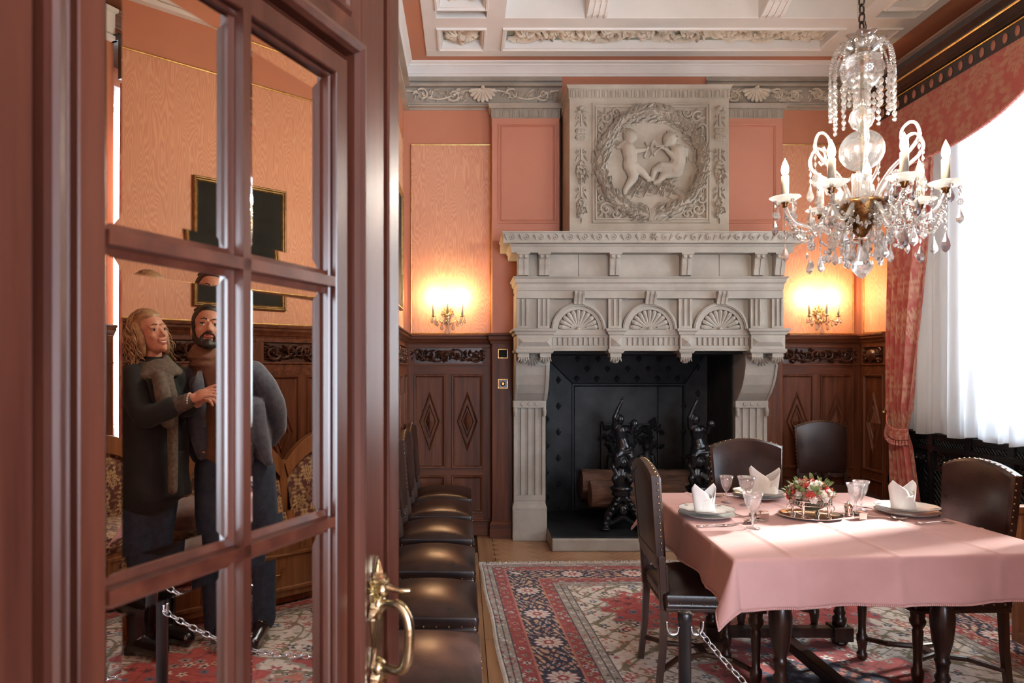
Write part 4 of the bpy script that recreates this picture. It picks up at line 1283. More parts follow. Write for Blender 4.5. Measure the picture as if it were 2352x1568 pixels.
# three splayed plates around the middle plate
def slab(q, yb=0.02):
    vs = [(a, y, b) for a, b, y in q] + [(a, y + yb, b) for a, b, y in q]
    g.add(vs, [(0, 1, 2, 3), (7, 6, 5, 4), (0, 4, 5, 1), (1, 5, 6, 2), (2, 6, 7, 3), (3, 7, 4, 0)])
yn = YK - 0.10
slab([(ox0, 0.11, yn), (ix0 - 0.015, 0.11, y0), (ix0 - 0.015, iz1 + 0.015, y0), (ox0, oz1, yn)])
g.build('lining_plate', M['iron'], fbx, world=True, bevel=0.004); g = G()
slab([(ix1 + 0.015, 0.11, y0), (ox1, 0.11, yn), (ox1, oz1, yn), (ix1 + 0.015, iz1 + 0.015, y0)])
g.build('lining_plate', M['iron'], fbx, world=True, bevel=0.004); g = G()
slab([(ix0 - 0.012, iz1 + 0.018, y0), (ix1 + 0.012, iz1 + 0.018, y0), (ox1, oz1 + 0.003, yn), (ox0, oz1 + 0.003, yn)])
g.build('lining_plate', M['iron'], fbx, world=True, bevel=0.004)
g = G(); g.box(ix0, X2(1512), y0 + 0.01, y0 + 0.03, 0.1, iz1); g.build('back_plate', M['iron'], fbx, world=True, bevel=0.004)
g = G(); g.box(X2(1512) + 0.004, ix1, y0 + 0.01, y0 + 0.03, 0.1, iz1); g.build('back_plate', M['iron'], fbx, world=True, bevel=0.004)
g = G(FB(0, y0 + 0.012, 0)); g.frame(ix0 - 0.015, ix1 + 0.015, 0.0, iz1 + 0.015, [(-0.004, 0.0), (0.0, 0.022), (0.014, 0.024), (0.022, 0.012), (0.028, 0.0)])
g.build('iron_frame', M['iron'], fbx, world=True)
g = G(FB(0, 0, 0))
sm_ = mesh_of(g, 'x', M['iron'])
g = G()
g.add([(-.03, 0, 0), (0, 0, -.04), (.03, 0, 0), (0, 0, .04), (0, -0.022, 0)], [(0, 1, 4), (1, 2, 4), (2, 3, 4), (3, 0, 4)])
stud = mesh_of(g, 'diamond_stud', M['iron'])
def sp(x, z):       # depth on the splayed plates
    if x < ix0: return y0 + (yn - y0) * (ix0 - x) / (ix0 - ox0)
    if x > ix1: return y0 + (yn - y0) * (x - ix1) / (ox1 - ix1)
    return y0 + (yn - y0) * (z - iz1) / (oz1 - iz1)
studs = []
for k in range(12):
    z_ = 1.50 - 0.125 * k
    studs.append((ox0 + 0.075 + (0.115 if k % 2 else 0), z_)); studs.append((ox1 - 0.075 - (0.115 if k % 2 else 0), z_))
for k in range(11):
    for r_ in range(3):
        xx = ix0 - 0.17 + 0.195 * (k + 0.5 * (r_ % 2)); z_ = iz1 + 0.07 + 0.095 * r_
        lim = (z_ - iz1) * 0.9
        if ix0 - lim + 0.04 < xx < ix1 + lim - 0.04: studs.append((xx, z_))
base = Vector(ORG[fbx.name])
for (x_, z_) in studs:
    inst(stud, 'diamond_stud', fbx, Matrix.Translation(Vector((x_, sp(x_, z_) - 0.001, z_)) - base))
# fireback with relief
fk = thing('fireback', (X2(1446), YK - 0.02, 0.10), 'cast iron fireback with relief of two figures under a leafy tree', 'fireback')
bx0, bx1, bz0, bz1 = X2(1380), X2(1512), 0.10, H2(972)
yb_ = YK - 0.01
g = G(); g.box(bx0, bx1, yb_, yb_ + 0.024, bz0, bz1); g.build('plate', M['iron'], fk, world=True, bevel=0.003)
g = G(FB(0, yb_, 0)); g.frame(bx0, bx1, bz0, bz1, [(-.002, 0), (0, .016), (.010, .016), (.014, 0)]); g.build('rim', M['iron'], fk, world=True)
g = G(FB(0, yb_, 0)); rd = random.Random(2)
for k in range(60):
    leaf(g, rd.uniform(bx0 + .03, bx1 - .03), bz1 - 0.03 - rd.random() ** 1.3 * 0.22, rd.uniform(-PI, PI), 0.10, 0.075, 0.03)
for k in range(22):
    g.ell((rd.uniform(bx0 + .05, bx1 - .05), bz1 - 0.05 - rd.random() * 0.2, 0.014), (0.018, 0.018, 0.02), 7, 4)
g.tube([((bx0 + bx1) / 2, bz0, 0.01), ((bx0 + bx1) / 2 + .02, 0.6, 0.012), ((bx0 + bx1) / 2, bz1 - 0.1, 0.012)], [.03, .022, .03], 8)
g.build('tree_relief', M['iron'], fk, world=True)
for sx, xx in ((1, X2(1413)), (-1, X2(1483))):
    g = G(FB(xx, yb_, 0))
    P = [([(0, .74, .02), (0, .735, .03)], [.042, .038]), ([(0, .70, .02), (0, .60, .022), (.0, .50, .022), (.0, .45, .025)], [.022, .055, .040, .058]),
         ([(-.055, .64, .02), (-.075, .54, .03), (-.06 + .03, .44, .035)], [.026, .018, .014]), ([(.055, .64, .02), (.085, .55, .03), (.12, .62, .035)], [.026, .018, .013]),
         ([(-.03, .44, .025), (-.03, .28, .025), (-.025, .13, .02)], [.048, .032, .02]), ([(.03, .44, .025), (.035, .28, .03), (.04, .13, .02)], [.048, .032, .02])]
    relief_child(g, P, sx)
    g.ell((sx * -0.02, .72, .02), (.045, .06, .03), 10, 6)
    o = g.build('figure_relief', M['iron'], fk, world=True, smooth=True); fuse(o, 0.009, 2)
# hearth
ht = thing('hearth', (CXF, 6.1, 0), 'raised stone hearth slab with black iron top in front of the fireplace', 'hearth')
hx0 = X(1268, 5.64); hx1 = 2 * CXF - hx0
g = G(); g.box(hx0, hx1, 5.64, 6.72, 0, 0.105); g.build('stone_kerb', M['stone'], ht, world=True, bevel=0.012)
g = G(); g.prism([(hx0 - 0.0, 5.66), (hx1, 5.66), (OX1, 6.0), (OX1, 6.74), (OX0, 6.74), (OX0, 6.0)], 0.105, 0.117, 'xy'); g.build('iron_top', M['iron'], ht, world=True, bevel=0.003)
# logs
def log(x0, x1, y, z, r, label, seed):
    t = thing('log', ((x0 + x1) / 2, y, z - r), label, 'log', 'logs laid on the andirons')
    rd = random.Random(seed)
    g = G(); pts = []; rr = []
    ph = [rd.uniform(0, 6) for _ in range(6)]
    def fn(u, v):
        a = 2 * PI * u
        q = r * (1 + 0.05 * math.sin(3 * a + ph[0]) + 0.03 * math.sin(7 * a + ph[1] + 3 * v) + 0.035 * math.sin(13 * a + 5 * math.sin(v * 9)) + 0.02 * math.sin(v * 11 + ph[2]))
        return (x0 + (x1 - x0) * v, y + q * math.cos(a), z + q * math.sin(a))
    g.grid(fn, 48, 30); g.build('bark', M['bark'], t, world=True, smooth=True)
    for e, xx in ((0, x0), (1, x1)):
        g = G(); ring = [fn(i / 48, e) for i in range(48)]
        g.add(ring + [(xx + (0.004 if e else -0.004), y, z)], [(i, (i + 1) % 48, 48) for i in range(48)]); g.build('cut_end', M['log_end'], t, world=True)
    g = G(); g.ell((x0 + (x1 - x0) * 0.28, y - r * 0.9, z + r * 0.3), (0.03, 0.03, 0.035), 8, 6); g.build('knot', M['bark'], t, world=True, smooth=True)
log(X(1336, 6.45), 2.30, 6.50, H(1113, 6.45), 0.135, 'long thick log with rough bark, lying at the back of the fireplace', 3)
log(X(1350, 6.30), X(1560, 6.30), 6.20, H(1134, 6.25), 0.120, 'shorter log in front, with its pale cut end to the left', 5)
# andirons
def andiron(x, label, lean):
    t = thing('andiron', (x, 5.92, 0.117), label, 'andiron', 'pair of figure andirons')
    z0 = 0.0
    # everything local to the foot
    g = G()
    for sg in (-1, 1):
        chain(g, [(0, -0.02, 0.30), (sg * 0.06, -0.03, 0.22), (sg * 0.12, -0.04, 0.13), (sg * 0.14, -0.05, 0.03)], [0.05, 0.038, 0.034, 0.026], 10)
        g.ell((sg * 0.15, -0.06, 0.02), (0.045, 0.05, 0.02), 12, 6)
        for k in range(6): g.ell((sg * (0.05 + 0.02 * k), -0.065, 0.26 - 0.04 * k), (0.022, 0.018, 0.020), 8, 5)
    chain(g, [(-0.10, -0.03, 0.05), (0, -0.05, 0.12), (0.10, -0.03, 0.05)], [0.02, 0.03, 0.02], 8)
    g.ell((0, -0.06, 0.17), (0.045, 0.03, 0.05), 10, 6)
    o = g.build('foot_scroll', M['iron_gloss'], t, smooth=True); fuse(o, 0.0065, 2)
    g = G(); g.lathe([(0.03, 0.27), (0.07, 0.285), (0.085, 0.30), (0.075, 0.32), (0.095, 0.345), (0.10, 0.36), (0.07, 0.375), (0.055, 0.39)], 20); g.build('plinth', M['iron_gloss'], t, smooth=True)
    g = G()   # lower child
    chain(g, [(0.0, 0, .40), (-.02, -.02, .46), (0.0, 0, .55), (0.0, 0, .62)], [.05, .05, .045, .05], 12)
    chain(g, [(-.05, -.02, .60), (-.08, -.05, .54), (-.045, -.06, .46)], [.028, .022, .018], 10)
    chain(g, [(.05, -.02, .60), (.075, -.05, .52), (.06, -.05, .44)], [.028, .022, .018], 10)
    chain(g, [(-.03, -.02, .47), (-.07, -.06, .44), (-.05, -.04, .38)], [.036, .028, .02], 10)
    chain(g, [(.03, -.02, .47), (.06, -.07, .43), (.05, -.03, .38)], [.036, .028, .02], 10)
    g.ell((0, -.05, .575), (.042, .042, .048), 14, 8)
    # upper figure, arm raised
    chain(g, [(0.01, .01, .64), (0.015, 0, .70), (0.0, 0, .77), (-.01, 0, .84), (-.02, 0, .88)], [.07, .066, .046, .052, .03], 12)
    g.ell((-.015 + lean, -.015, .935), (.036, .040, .046), 14, 8)
    chain(g, [(-.055, 0, .865), (-.06 + lean, -.02, .95), (-.03 + lean, -.02, 1.03), (0.0 + lean, -.02, 1.09)], [.026, .022, .017, .012], 10)
    for q in range(3): capsule(g, (0.0 + lean, -.02, 1.09), (.012 - .012 * q + lean, -.02 - .008 * q, 1.125), .008, .006, 6, 4)
    chain(g, [(.04, 0, .86), (.075, -.04, .83), (.085, -.05, .88)], [.026, .020, .016], 10)
    g.ell((.10, -.04, .90), (.036, .036, .040), 12, 8)
    chain(g, [(-.01, -.03, .66), (-.05, -.07, .63), (-.05, -.06, .55)], [.045, .034, .022], 10)
    chain(g, [(.04, -.02, .66), (.07, -.05, .62), (.06, -.04, .52)], [.045, .032, .02], 10)
    chain(g, [(-.08, .0, .62), (-.02, -.06, .655), (.07, -.05, .66), (.09, 0, .72)], [.018, .02, .02, .014], 8)
    o = g.build('figure', M['iron_gloss'], t, smooth=True); fuse(o, 0.0055, 2)
    g = G(); g.box(-0.014, 0.014, 0.02, 0.62, 0.095, 0.120); g.box(-0.014, 0.014, 0.60, 0.63, 0.0, 0.11); g.build('log_bar', M['iron'], t, bevel=0.003)
    return t
andiron(X(1427, 5.92), 'black andiron with a child raising its arm, the left one', 0.0)
andiron(X(1601, 5.92), 'black andiron with a child raising its arm, the right one beside the chair back', -0.01)
# ------------------------------------------------------------ window, curtains, radiator cover
win = thing('window_1', (4.0, 4.6, 1.05), 'tall bright window behind the sheer curtains', 'window', None, 0, 'structure')
g = G(); xw0, xw1 = 4.00, 4.06
YW2 = 4.97
for (a, b) in ((YW0, YW0 + 0.07), (YW2 - 0.07, YW2), (4.30, 4.37)): g.box(xw0, xw1, a, b, 1.05, 3.62)
g.box(xw0, xw1, YW0, YW2, 1.05, 1.12); g.box(xw0, xw1, YW0, YW2, 3.55, 3.62); g.box(xw0 + .003, xw1 - .003, YW0, YW2, 2.70, 2.77)
g.build('window_frame', M['white'], win, world=True, bevel=0.004)
for (a, b) in ((YW0 + .07, 4.30), (4.37, YW2 - .07)):
    for (c, d) in ((1.12, 2.70), (2.77, 3.55)):
        g = G(); g.box(xw0 + .028, xw0 + .032, a, b, c, d); g.build('pane', M['pane'], win, world=True)
for bx in ((3.915, 3.929, 4.98, YW1 - .002, 1.052, 3.60), (3.60, 3.915, YW1 - .014, YW1 - .001, 1.052, 3.60), (3.60, 3.929, YW0 + .001, YW0 + .014, 1.052, 3.60)):
    g = G(); g.box(*bx); g.build('bounce_lining', M['white'], win, world=True)  # white lining added inside the niche to bounce daylight onto the sheers
g = G(); g.box(3.69, 3.99, YW0, YW1, 1.02, 1.05); g.build('window_sill', M['oak_h'], win, world=True, bevel=0.004)

# radiator cover
rc = thing('radiator_cover', (3.6, 4.6, 0), 'black iron lattice radiator cover under the window', 'radiator cover')
g = G(); g.box(3.66, 3.68, YW0, YW1, 0, 1.0); g.build('back_plate', M['soot'], rc, world=True)
Mr = FR(3.62, YW1, 0)
Lr = YW1 - YW0
g = G(Mr); zr = 0.985
for (a, b, c, d, o_) in ((0, Lr, 0, 0.10, .02), (0, Lr, zr - .05, zr, .015), (0, Lr, .855, .895, .03), (0, Lr, .70, .715, .012)): g.box(a, b, c, d, 0, o_)
g.build('rail', M['iron_gloss'], rc, world=True, bevel=0.003)
nb = 6
for i in range(nb + 1):
    u = min(Lr - 0.06, i * Lr / nb)
    g = G(Mr); g.box(u, u + 0.06, 0.0, zr, 0, 0.025); g.box(u + 0.015, u + 0.045, 0.12, 0.84, .025, .032); g.build('post', M['iron_gloss'], rc, world=True, bevel=0.002)
for i in range(nb):
    a, b = i * Lr / nb + 0.062, (i + 1) * Lr / nb - 0.002
    for (c, d, st) in ((0.10, 0.70, 0.045), (0.895, 0.935, 0.03)):
        g = G(Mr); 
        n = int((b - a + d - c) / st) + 1
        for k in range(-int((d - c) / st) - 1, n + 1):
            for sg in (0, 1):
                x0 = a + k * st
                # clip the slanted bar to the field
                pts = []
                for t in np.linspace(0, 1, 2):
                    pass
                z0_, z1_ = c, d
                if sg == 0:
                    xa, xb = x0, x0 + (d - c)
                    if xb < a or xa > b: continue
                    if xa < a: z0_ += a - xa; xa = a
                    if xb > b: z1_ -= xb - b; xb = b
                    p, q = (xa, z0_), (xb, z1_)
                else:
                    xa, xb = x0, x0 + (d - c)
                    z0_, z1_ = d, c
                    if xb < a or xa > b: continue
                    if xa < a: z0_ -= a - xa; xa = a
                    if xb > b: z1_ += xb - b; xb = b
                    p, q = (xa, z0_), (xb, z1_)
                if abs(p[0] - q[0]) > 0.008: g.tube([(p[0], p[1], 0.006 + .003 * sg), (q[0], q[1], 0.006 + .003 * sg)], 0.0035, 4)
        g.build('lattice', M['iron_gloss'], rc, world=True)
    g = G(Mr); g.box(a, b, 0.715, 0.855, 0, 0.006); scrollband(g, a + .02, b - .02, 0.73, 0.84, 0.02, 2, 50 + i, 1.0); g.build('cast_ornament', M['iron_gloss'], rc, world=True)

# damask pattern: big leafy motifs on a red ground
def hash2(i, j): return np.modf(np.sin(i * 127.1 + j * 311.7) * 43758.5453)[0] % 1.0
def vnoise(x, y):
    xi, yi = np.floor(x), np.floor(y); xf, yf = x - xi, y - yi
    u, v = xf * xf * (3 - 2 * xf), yf * yf * (3 - 2 * yf)
    return (hash2(xi, yi) * (1 - u) + hash2(xi + 1, yi) * u) * (1 - v) + (hash2(xi, yi + 1) * (1 - u) + hash2(xi + 1, yi + 1) * u) * v
def damask(u, v, s=0.34):
    """0..1 mask of leafy bouquets in offset rows"""
    U, V = u / s, v / (s * 1.35)
    row = np.floor(V); uu = U + 0.5 * (row % 2)
    fx = (uu - np.floor(uu)) - 0.5; fy = (V - row) - 0.5
    fx = np.abs(fx)
    a = np.arctan2(fy, fx + 1e-6); r = np.hypot(fx * 1.15, fy)
    flower = r < 0.27 + 0.055 * np.cos(9 * a) + 0.04 * np.cos(17 * a)
    vein = np.sin(22 * r + 3 * np.cos(8 * a)) > -0.55
    stem = np.abs(fx - 0.30 - 0.12 * np.sin(2 * PI * V)) < 0.055 + 0.05 * np.sin(14 * PI * V)
    n = vnoise(u / s * 9, v / s * 9) > 0.52
    m_ = (flower & vein) | stem
    return np.where(m_, 0.75 + 0.25 * n, np.where(n & (r > 0.42), 0.35, 0.0))
def fabric(g, uv, c0, c1, name, parent, mat='damask', s=0.34, **k):
    uv = np.array(uv); m_ = damask(uv[:, 0], uv[:, 1], s)[:, None]
    col = np.array(c0)[None] * (1 - m_) + np.array(c1)[None] * m_
    return g.build(name, M[mat], parent, col=col, **k)
RED, FAWN = (0.42, 0.075, 0.065), (0.56, 0.30, 0.20)

# carved curtain box with fabric valance
pe = thing('curtain_box', (3.6, 4.5, 3.3), 'dark wooden curtain box with gilt edges and pierced beads above the window', 'curtain box')
ya, yb2 = 3.40, 5.80
XP = 3.44
g = G(); g.box(XP + 0.02, XP + 0.05, ya, yb2, 3.52, 3.80); g.box(XP + 0.05, XW - .001, yb2 - 0.03, yb2, 3.52, 3.80); g.box(XP + 0.05, XW - .001, ya, ya + 0.03, 3.84, 3.85); g.box(XP, XW - .001, ya, yb2, 3.80, 3.835)
g.build('box_board', M['dark_wood'], pe, world=True)
g = G()
g.strip([(0, 3.66), (0.02, 3.66), (0.03, 3.69), (0.055, 3.73), (0.06, 3.76), (0.085, 3.79), (0.09, 3.835), (0, 3.84)], (XP + .02, ya, 0), (XP + .02, yb2, 0), (-1, 0, 0))
g.strip([(0, 3.52), (0.012, 3.52), (0.012, 3.535), (0, 3.535)], (XP + .02, ya, 0), (XP + .02, yb2, 0), (-1, 0, 0))
g.build('crown_moulding', M['dark_wood'], pe, world=True)
for zz_, r_ in ((3.735, 0.008), (3.65, 0.005), (3.528, 0.005)):
    g = G(); xx = XP + 0.02 - (0.062 if zz_ > 3.7 else 0.006)
    g.tube([(xx, ya, zz_), (xx, yb2, zz_)], r_, 6); g.build('gilt_line', M['gold'], pe, world=True)
g = G(); g.M = None
bead = G(); bead.ell((0, 0, 0), (0.006, 0.022, 0.034), 10, 6)
M['bead'] = mk('pierced_bead', (0.30, 0.10, 0.075), (0.36, 0.15, 0.10), rough=0.5)
bm_ = mesh_of(bead, 'oval_bead', M['bead'], True)
o0 = Vector(ORG[pe.name])
for k in range(24):
    inst(bm_, 'oval_bead', pe, Matrix.Translation(Vector((XP + 0.018, ya + 0.05 + k * 0.1, 3.59)) - o0))
# valance
va = None
g = G(); uv = []
nu, nv = 220, 60
def vbot(y):
    t = (y - 4.61)
    if abs(t) < 1.19: return 3.06 + 0.20 * math.exp(-((t + 0.55) / 0.42) ** 2) * 0.9 - (0.12 if abs(t) > 0.95 else 0) * 0
    return 3.0
def fv(u, v):
    y = ya + (yb2 - ya) * u
    zt = 3.525; z = zt + (vbot(y) - zt) * v
    uv.append((y, z))
    return (XP + 0.004 + 0.008 * math.sin(y * 9) * v, y, z)
g.grid(fv, nu, nv)
va = fabric(g, uv, (0.36, 0.075, 0.062), (0.40, 0.19, 0.12), 'valance', None, 'damask', 0.30, solid=0.004)
tag(va, 'red and fawn damask valance with scalloped corded edge under the curtain box', 'valance')
ORG[va.name] = tuple(va.location)
g = G(); pts = [(XP + 0.002 + 0.008 * math.sin(y * 9), y, vbot(y) - 0.004) for y in np.linspace(ya, yb2, 160)]
g.tube(pts, [0.010 + 0.003 * (i % 2) for i in range(160)], 6)
M['cord'] = mk('red_cord', (0.40, 0.09, 0.08), (0.60, 0.30, 0.26), rough=0.6, scale=80)
g.build('corded_edge', M['cord'], va, world=True)

# drape with folds, gathered by a tie-back
cd = thing('curtain', (3.52, 5.5, 0), 'red and fawn damask curtain gathered by a tasselled tie-back, left of the window', 'curtain')
def drape(Mx=1):
    g = G(); uv = []
    zt, zb, zk = 3.50, 0.02, 0.985
    ye = 5.74                                  # wall side edge
    def width(z):
        if z > zk: 
            t = (z - zk) / (zt - zk); return 0.23 + 0.30 * t ** 0.75
        t = (zk - z) / zk; return 0.23 + 0.14 * min(1, t * 1.6)
    nu, nv = 200, 150
    def f(u, v):
        z = zt + (zb - zt) * v
        w_ = width(z)
        y = ye - w_ * u - (0.02 if z < zk else 0)
        am = 0.040 if z > zk + .15 else 0.028
        x = 3.50 + am * math.sin(u * 2 * PI * 5.5 + 0.6 * math.sin(z * 1.7)) + 0.012 * math.sin(u * 2 * PI * 11 + z)
        if abs(z - zk) < 0.12: x = 3.50 + (x - 3.50) * (0.45 + 0.55 * abs(z - zk) / 0.12)
        uv.append((u * 1.5, z))
        return (x, y, z)
    g.grid(f, nu, nv)
    return g, uv
g, uv = drape()
fabric(g, uv, (0.46, 0.10, 0.085), (0.60, 0.33, 0.22), 'drape', cd, 'damask', 0.30, world=True, smooth=True)
g = G(); uv = []
def ft(u, v):
    a = PI * (0.05 + 0.9 * u)
    y = 5.735 - 0.27 * u
    x = 3.50 - 0.075 * math.sin(PI * min(1, max(0, u))) - 0.012
    zc = 1.10 - 0.14 * math.sin(u * PI * 0.62) ** 1.1
    uv.append((y * 3, zc + v * 0.1))
    return (x, y, zc - 0.045 + 0.09 * v - 0.0)
g.grid(ft, 40, 10); fabric(g, uv, RED, FAWN, 'tie_back', cd, 'damask', 0.16, world=True, smooth=True, solid=0.01)
g = G()
for k in range(16):
    u = (k + 0.5) / 16; y = 5.735 - 0.27 * u; x = 3.50 - 0.08 * math.sin(PI * u) - 0.012; zc = 1.10 - 0.14 * math.sin(u * PI * 0.62) ** 1.1 - 0.05
    g.lathe([(0.003, 0), (0.009, -0.006), (0.006, -0.012), (0.011, -0.03), (0.012, -0.034)], 8, (x, y, zc))
g.build('tassel', M['cord'], cd, world=True)
g = G(); g.tube([(3.55, 5.76, 1.18), (3.49, 5.755, 1.17), (3.47, 5.75, 1.12)], 0.008, 8); g.ell((3.47, 5.75, 1.12), 0.016, 8, 6); g.build('hook', M['brass'], cd, world=True)
# second drape at the near side of the niche
cd2 = thing('curtain', (3.50, 3.6, 0), 'red and fawn damask curtain hanging at the near side of the window', 'curtain')
g = G(); uv = []
def f3(u, v):
    z = 3.50 - 3.47 * v; y = 3.76 - 0.34 * u
    uv.append((u * 1.5, z)); return (3.50 + 0.030 * math.sin(u * 2 * PI * 6 + .5 * math.sin(z)), y, z)
g.grid(f3, 110, 100); fabric(g, uv, (0.46, 0.10, 0.085), (0.60, 0.33, 0.22), 'drape', cd2, 'damask', 0.30, world=True, smooth=True)

# sheer curtain: two widths, each with a deep hem
def sheer_w(y0, y1, ph, label, zb):
    t = thing('sheer_curtain', (3.62, (y0 + y1) / 2, zb), label, 'sheer curtain', 'sheer curtains in front of the window')
    def prof(y): return 3.575 + 0.020 * math.sin(y * 34 + ph + 1.3 * math.sin(y * 5)) + 0.012 * math.sin(y * 71 + ph)
    g = G()
    def f(u, v):
        y = y0 + (y1 - y0) * u; z = 3.5 + (zb + 0.15 - 3.5) * v
        zz = z
        return (3.575 + (prof(y) - 3.575) * (0.5 + 0.5 * v) , y, zz)
    g.grid(f, 260, 24); g.build('voile', M['sheer'], t, world=True, smooth=True)
    for off in (0, 0.004):
        g = G()
        def f(u, v):
            y = y0 + (y1 - y0) * u; z = zb + 0.15 - 0.15 * v + 0.012 * math.sin(y * 17 + ph) * v
            return (prof(y) + off, y, z)
        g.grid(f, 260, 3); g.build('hem', M['sheer'], t, world=True, smooth=True)
sheer_w(4.52, 5.72, 0.4, 'white voile curtain beside the damask curtain, the far width', 0.985)
sheer_w(3.42, 4.535, 2.1, 'white voile curtain at the near end of the window', 0.975)
# ------------------------------------------------------------ open mirror door
TH = R(24.3)
DE = Vector((-0.1125, 1.20, 0))            # closing edge of the leaf
tdir = Vector((math.sin(TH), math.cos(TH), 0))
nrm = Vector((math.cos(TH), -math.sin(TH), 0))   # face towards the room and the camera
# leaf frame: s = distance from the closing edge back to the hinges, z up, w out of the face
MD = Matrix(((-tdir.x, 0, nrm.x, DE.x), (-tdir.y, 0, nrm.y, DE.y), (0, 1, 0, 0), (0, 0, 0, 1)))
LW, LH, LT = 0.762, 2.72, 0.042
door = thing('door_1', tuple(MD @ Vector((LW, 0, 0))), 'open mahogany door with eight bevelled mirror panes and brass handle', 'door', None, 0, 'structure')
s0, s1 = 0.196, 0.566         # glazed field
mc0, mc1 = 0.368, 0.388       # upright glazing bar
def sz(px, py):
    a = -(px - PX) / FPX
    s = (1.2 * a - 0.1125) / (math.sin(TH) + math.cos(TH) * a)
    Y = 1.2 - math.cos(TH) * s
    return s, EYE - (py - PY) / FPX * Y
zb1 = (sz(500, 625)[1], sz(500, 640)[1])
bars = [0.0]
def db(g, name, mat='door', bevel=0.002, **k): return g.build(name, M[mat], door, world=True, bevel=bevel, **k)
zt = sz(740, 160)[1]          # top of the panes
zm1 = (sz(660, 637)[1] + sz(660, 600)[1]) / 2 - 0.004
zm2 = (sz(660, 1216)[1] + sz(660, 1250)[1]) / 2
pitch = zm1 - zm2
zm3 = zm2 - pitch
zbot = 0.44
print('door bars', zt, zm1, zm2, zm3)
# stiles and rails
g = G(MD); g.box(0.048, s0 - 0.0790, 0, LH, -LT, 0); db(g, 'stile', bevel=0.002)
g = G(MD); g.box(0, 0.0485, 0, LH, -LT, -0.028); db(g, 'edge_rebate', bevel=0.001)
g = G(MD); g.box(s1 + 0.0790, LW, 0, LH, -LT, 0); db(g, 'stile', bevel=0.002)
g = G(MD); g.box(s0 - 0.0790, s1 + 0.0790, zt + 0.0790, LH, -LT, -0.0004); db(g, 'rail', 'door_h', 0.003)
g = G(MD); g.box(s0 - 0.0790, s1 + 0.0790, 0, zbot - 0.0790, -LT, -0.0004); db(g, 'rail', 'door_h', 0.003)
g = G(MD); g.box(s0 - 0.0790, s1 + 0.0790, zbot - 0.0790, zt + 0.0790, -LT, -LT + 0.012); db(g, 'back_board')
g = G(MD); g.box(-0.018, 0.002, 0, LH, -LT - 0.01, -0.012); db(g, 'rebate_lip', bevel=0.003)
# closing bead on the edge and astragals framing the glazing
g = G(MD); g.box(0.0, 0.036, 0, LH, -0.0285, 0.002); db(g, 'edge_bead', bevel=0.003)
g = G(MD)
g.frame(s0 - 0.0795, s1 + 0.0795, zbot - 0.0795, zt + 0.0795, [(-0.0005, 0.0005), (0.0, -0.016), (0.0045, -0.016), (0.005, 0.007), (0.008, 0.014), (0.014, 0.016), (0.022, 0.012), (0.026, 0.004), (0.0268, -0.020), (0.0335, -0.020), (0.034, -0.004), (0.037, -0.003), (0.038, -0.018), (0.0415, -0.018), (0.042, 0.001), (0.0435, 0.0025), (0.070, 0.0025), (0.0715, 0.001), (0.072, -0.009), (0.0745, -0.010), (0.0755, -0.006), (0.078, -0.008), (0.079, -0.024)])
db(g, 'glazing_moulding', bevel=0)
# glazing bars
barp = lambda w_: [(-w_, -0.024), (-w_, -0.0135), (-w_ * 0.50, -0.011), (-w_ * 0.42, 0.003), (w_ * 0.42, 0.003), (w_ * 0.50, -0.011), (w_, -0.0135), (w_, -0.024)]
zlist = [zt, zm1, zm2, zm3, zbot]
g = G(MD); poly = [((mc0 + mc1) / 2 + a, b) for a, b in barp(0.0160)]
g.prism([(a, b) for a, b in poly], zbot - 0.01, zt + 0.01, 'xz', m=Matrix(((1, 0, 0, 0), (0, 1, 0, 0), (0, 0, 1, 0), (0, 0, 0, 1))))
db(g, 'upright_bar', bevel=0)
for zz_ in (zm1, zm2, zm3):
    g = G(MD)
    n8 = barp(0.0170)
    g.add([(s0 - 0.005, zz_ + a, b) for a, b in n8] + [(s1 + 0.005, zz_ + a, b) for a, b in n8], [(i, (i + 1) % 8, 8 + (i + 1) % 8, 8 + i) for i in range(8)] + [tuple(range(8)), tuple(range(15, 7, -1))])
    db(g, 'cross_bar', 'door_h', bevel=0)
# bevelled mirror panes
BV = 0.021
TV, TH1, TH2 = math.tan(R(2.4)), math.tan(R(10.0)), math.tan(R(6.5))
for (a, b) in ((s0 + 0.004, (mc0 + mc1) / 2 - 0.010), ((mc0 + mc1) / 2 + 0.010, s1 - 0.004)):
    for i in range(4):
        c, d = zlist[i + 1] + 0.009, zlist[i] - (0.009 if i else 0.002)
        w0 = -0.0165; wt_, wh, wc = w0 + BV * TV, w0 + BV * TH1, w0 - BV * TH2
        g = G(MD)
        A = [(a + BV, c + BV), (b - BV, c + BV), (b - BV, d - BV), (a + BV, d - BV)]; B_ = [(a, c), (b, c), (b, d), (a, d)]
        g.add([(p[0], p[1], w0) for p in A], [(0, 1, 2, 3)])
        # ground bevels: the light bends towards the thick middle of the pane
        for k, wk in ((0, wt_), (2, wt_), (1, wh), (3, wc)):
            k2 = (k + 1) % 4
            g.add([(A[k][0], A[k][1], w0), (B_[k][0], B_[k][1], wk), (B_[k2][0], B_[k2][1], wk), (A[k2][0], A[k2][1], w0)], [(0, 1, 2, 3)])
        g.box(a, b, c, d, w0 - .009, w0 - .006)
        db(g, 'mirror_pane', 'mirror', bevel=0)
# upper field above the panes: shallow sunk panel line
g = G(MD); g.frame(s0 - 0.05, s1 + 0.05, zt + 0.11, LH - 0.09, [(0, 0), (0.004, 0.005), (0.01, 0.005), (0.014, 0)]); db(g, 'upper_panel_bead', bevel=0)
# near stile mouldings
# hinges
for zz_ in (0.3, 1.4, 2.4):
    g = G(MD); g.tube([(LW + 0.006, zz_, 0.004), (LW + 0.006, zz_ + 0.12, 0.004)], 0.010, 10); db(g, 'hinge', 'brass', 0)
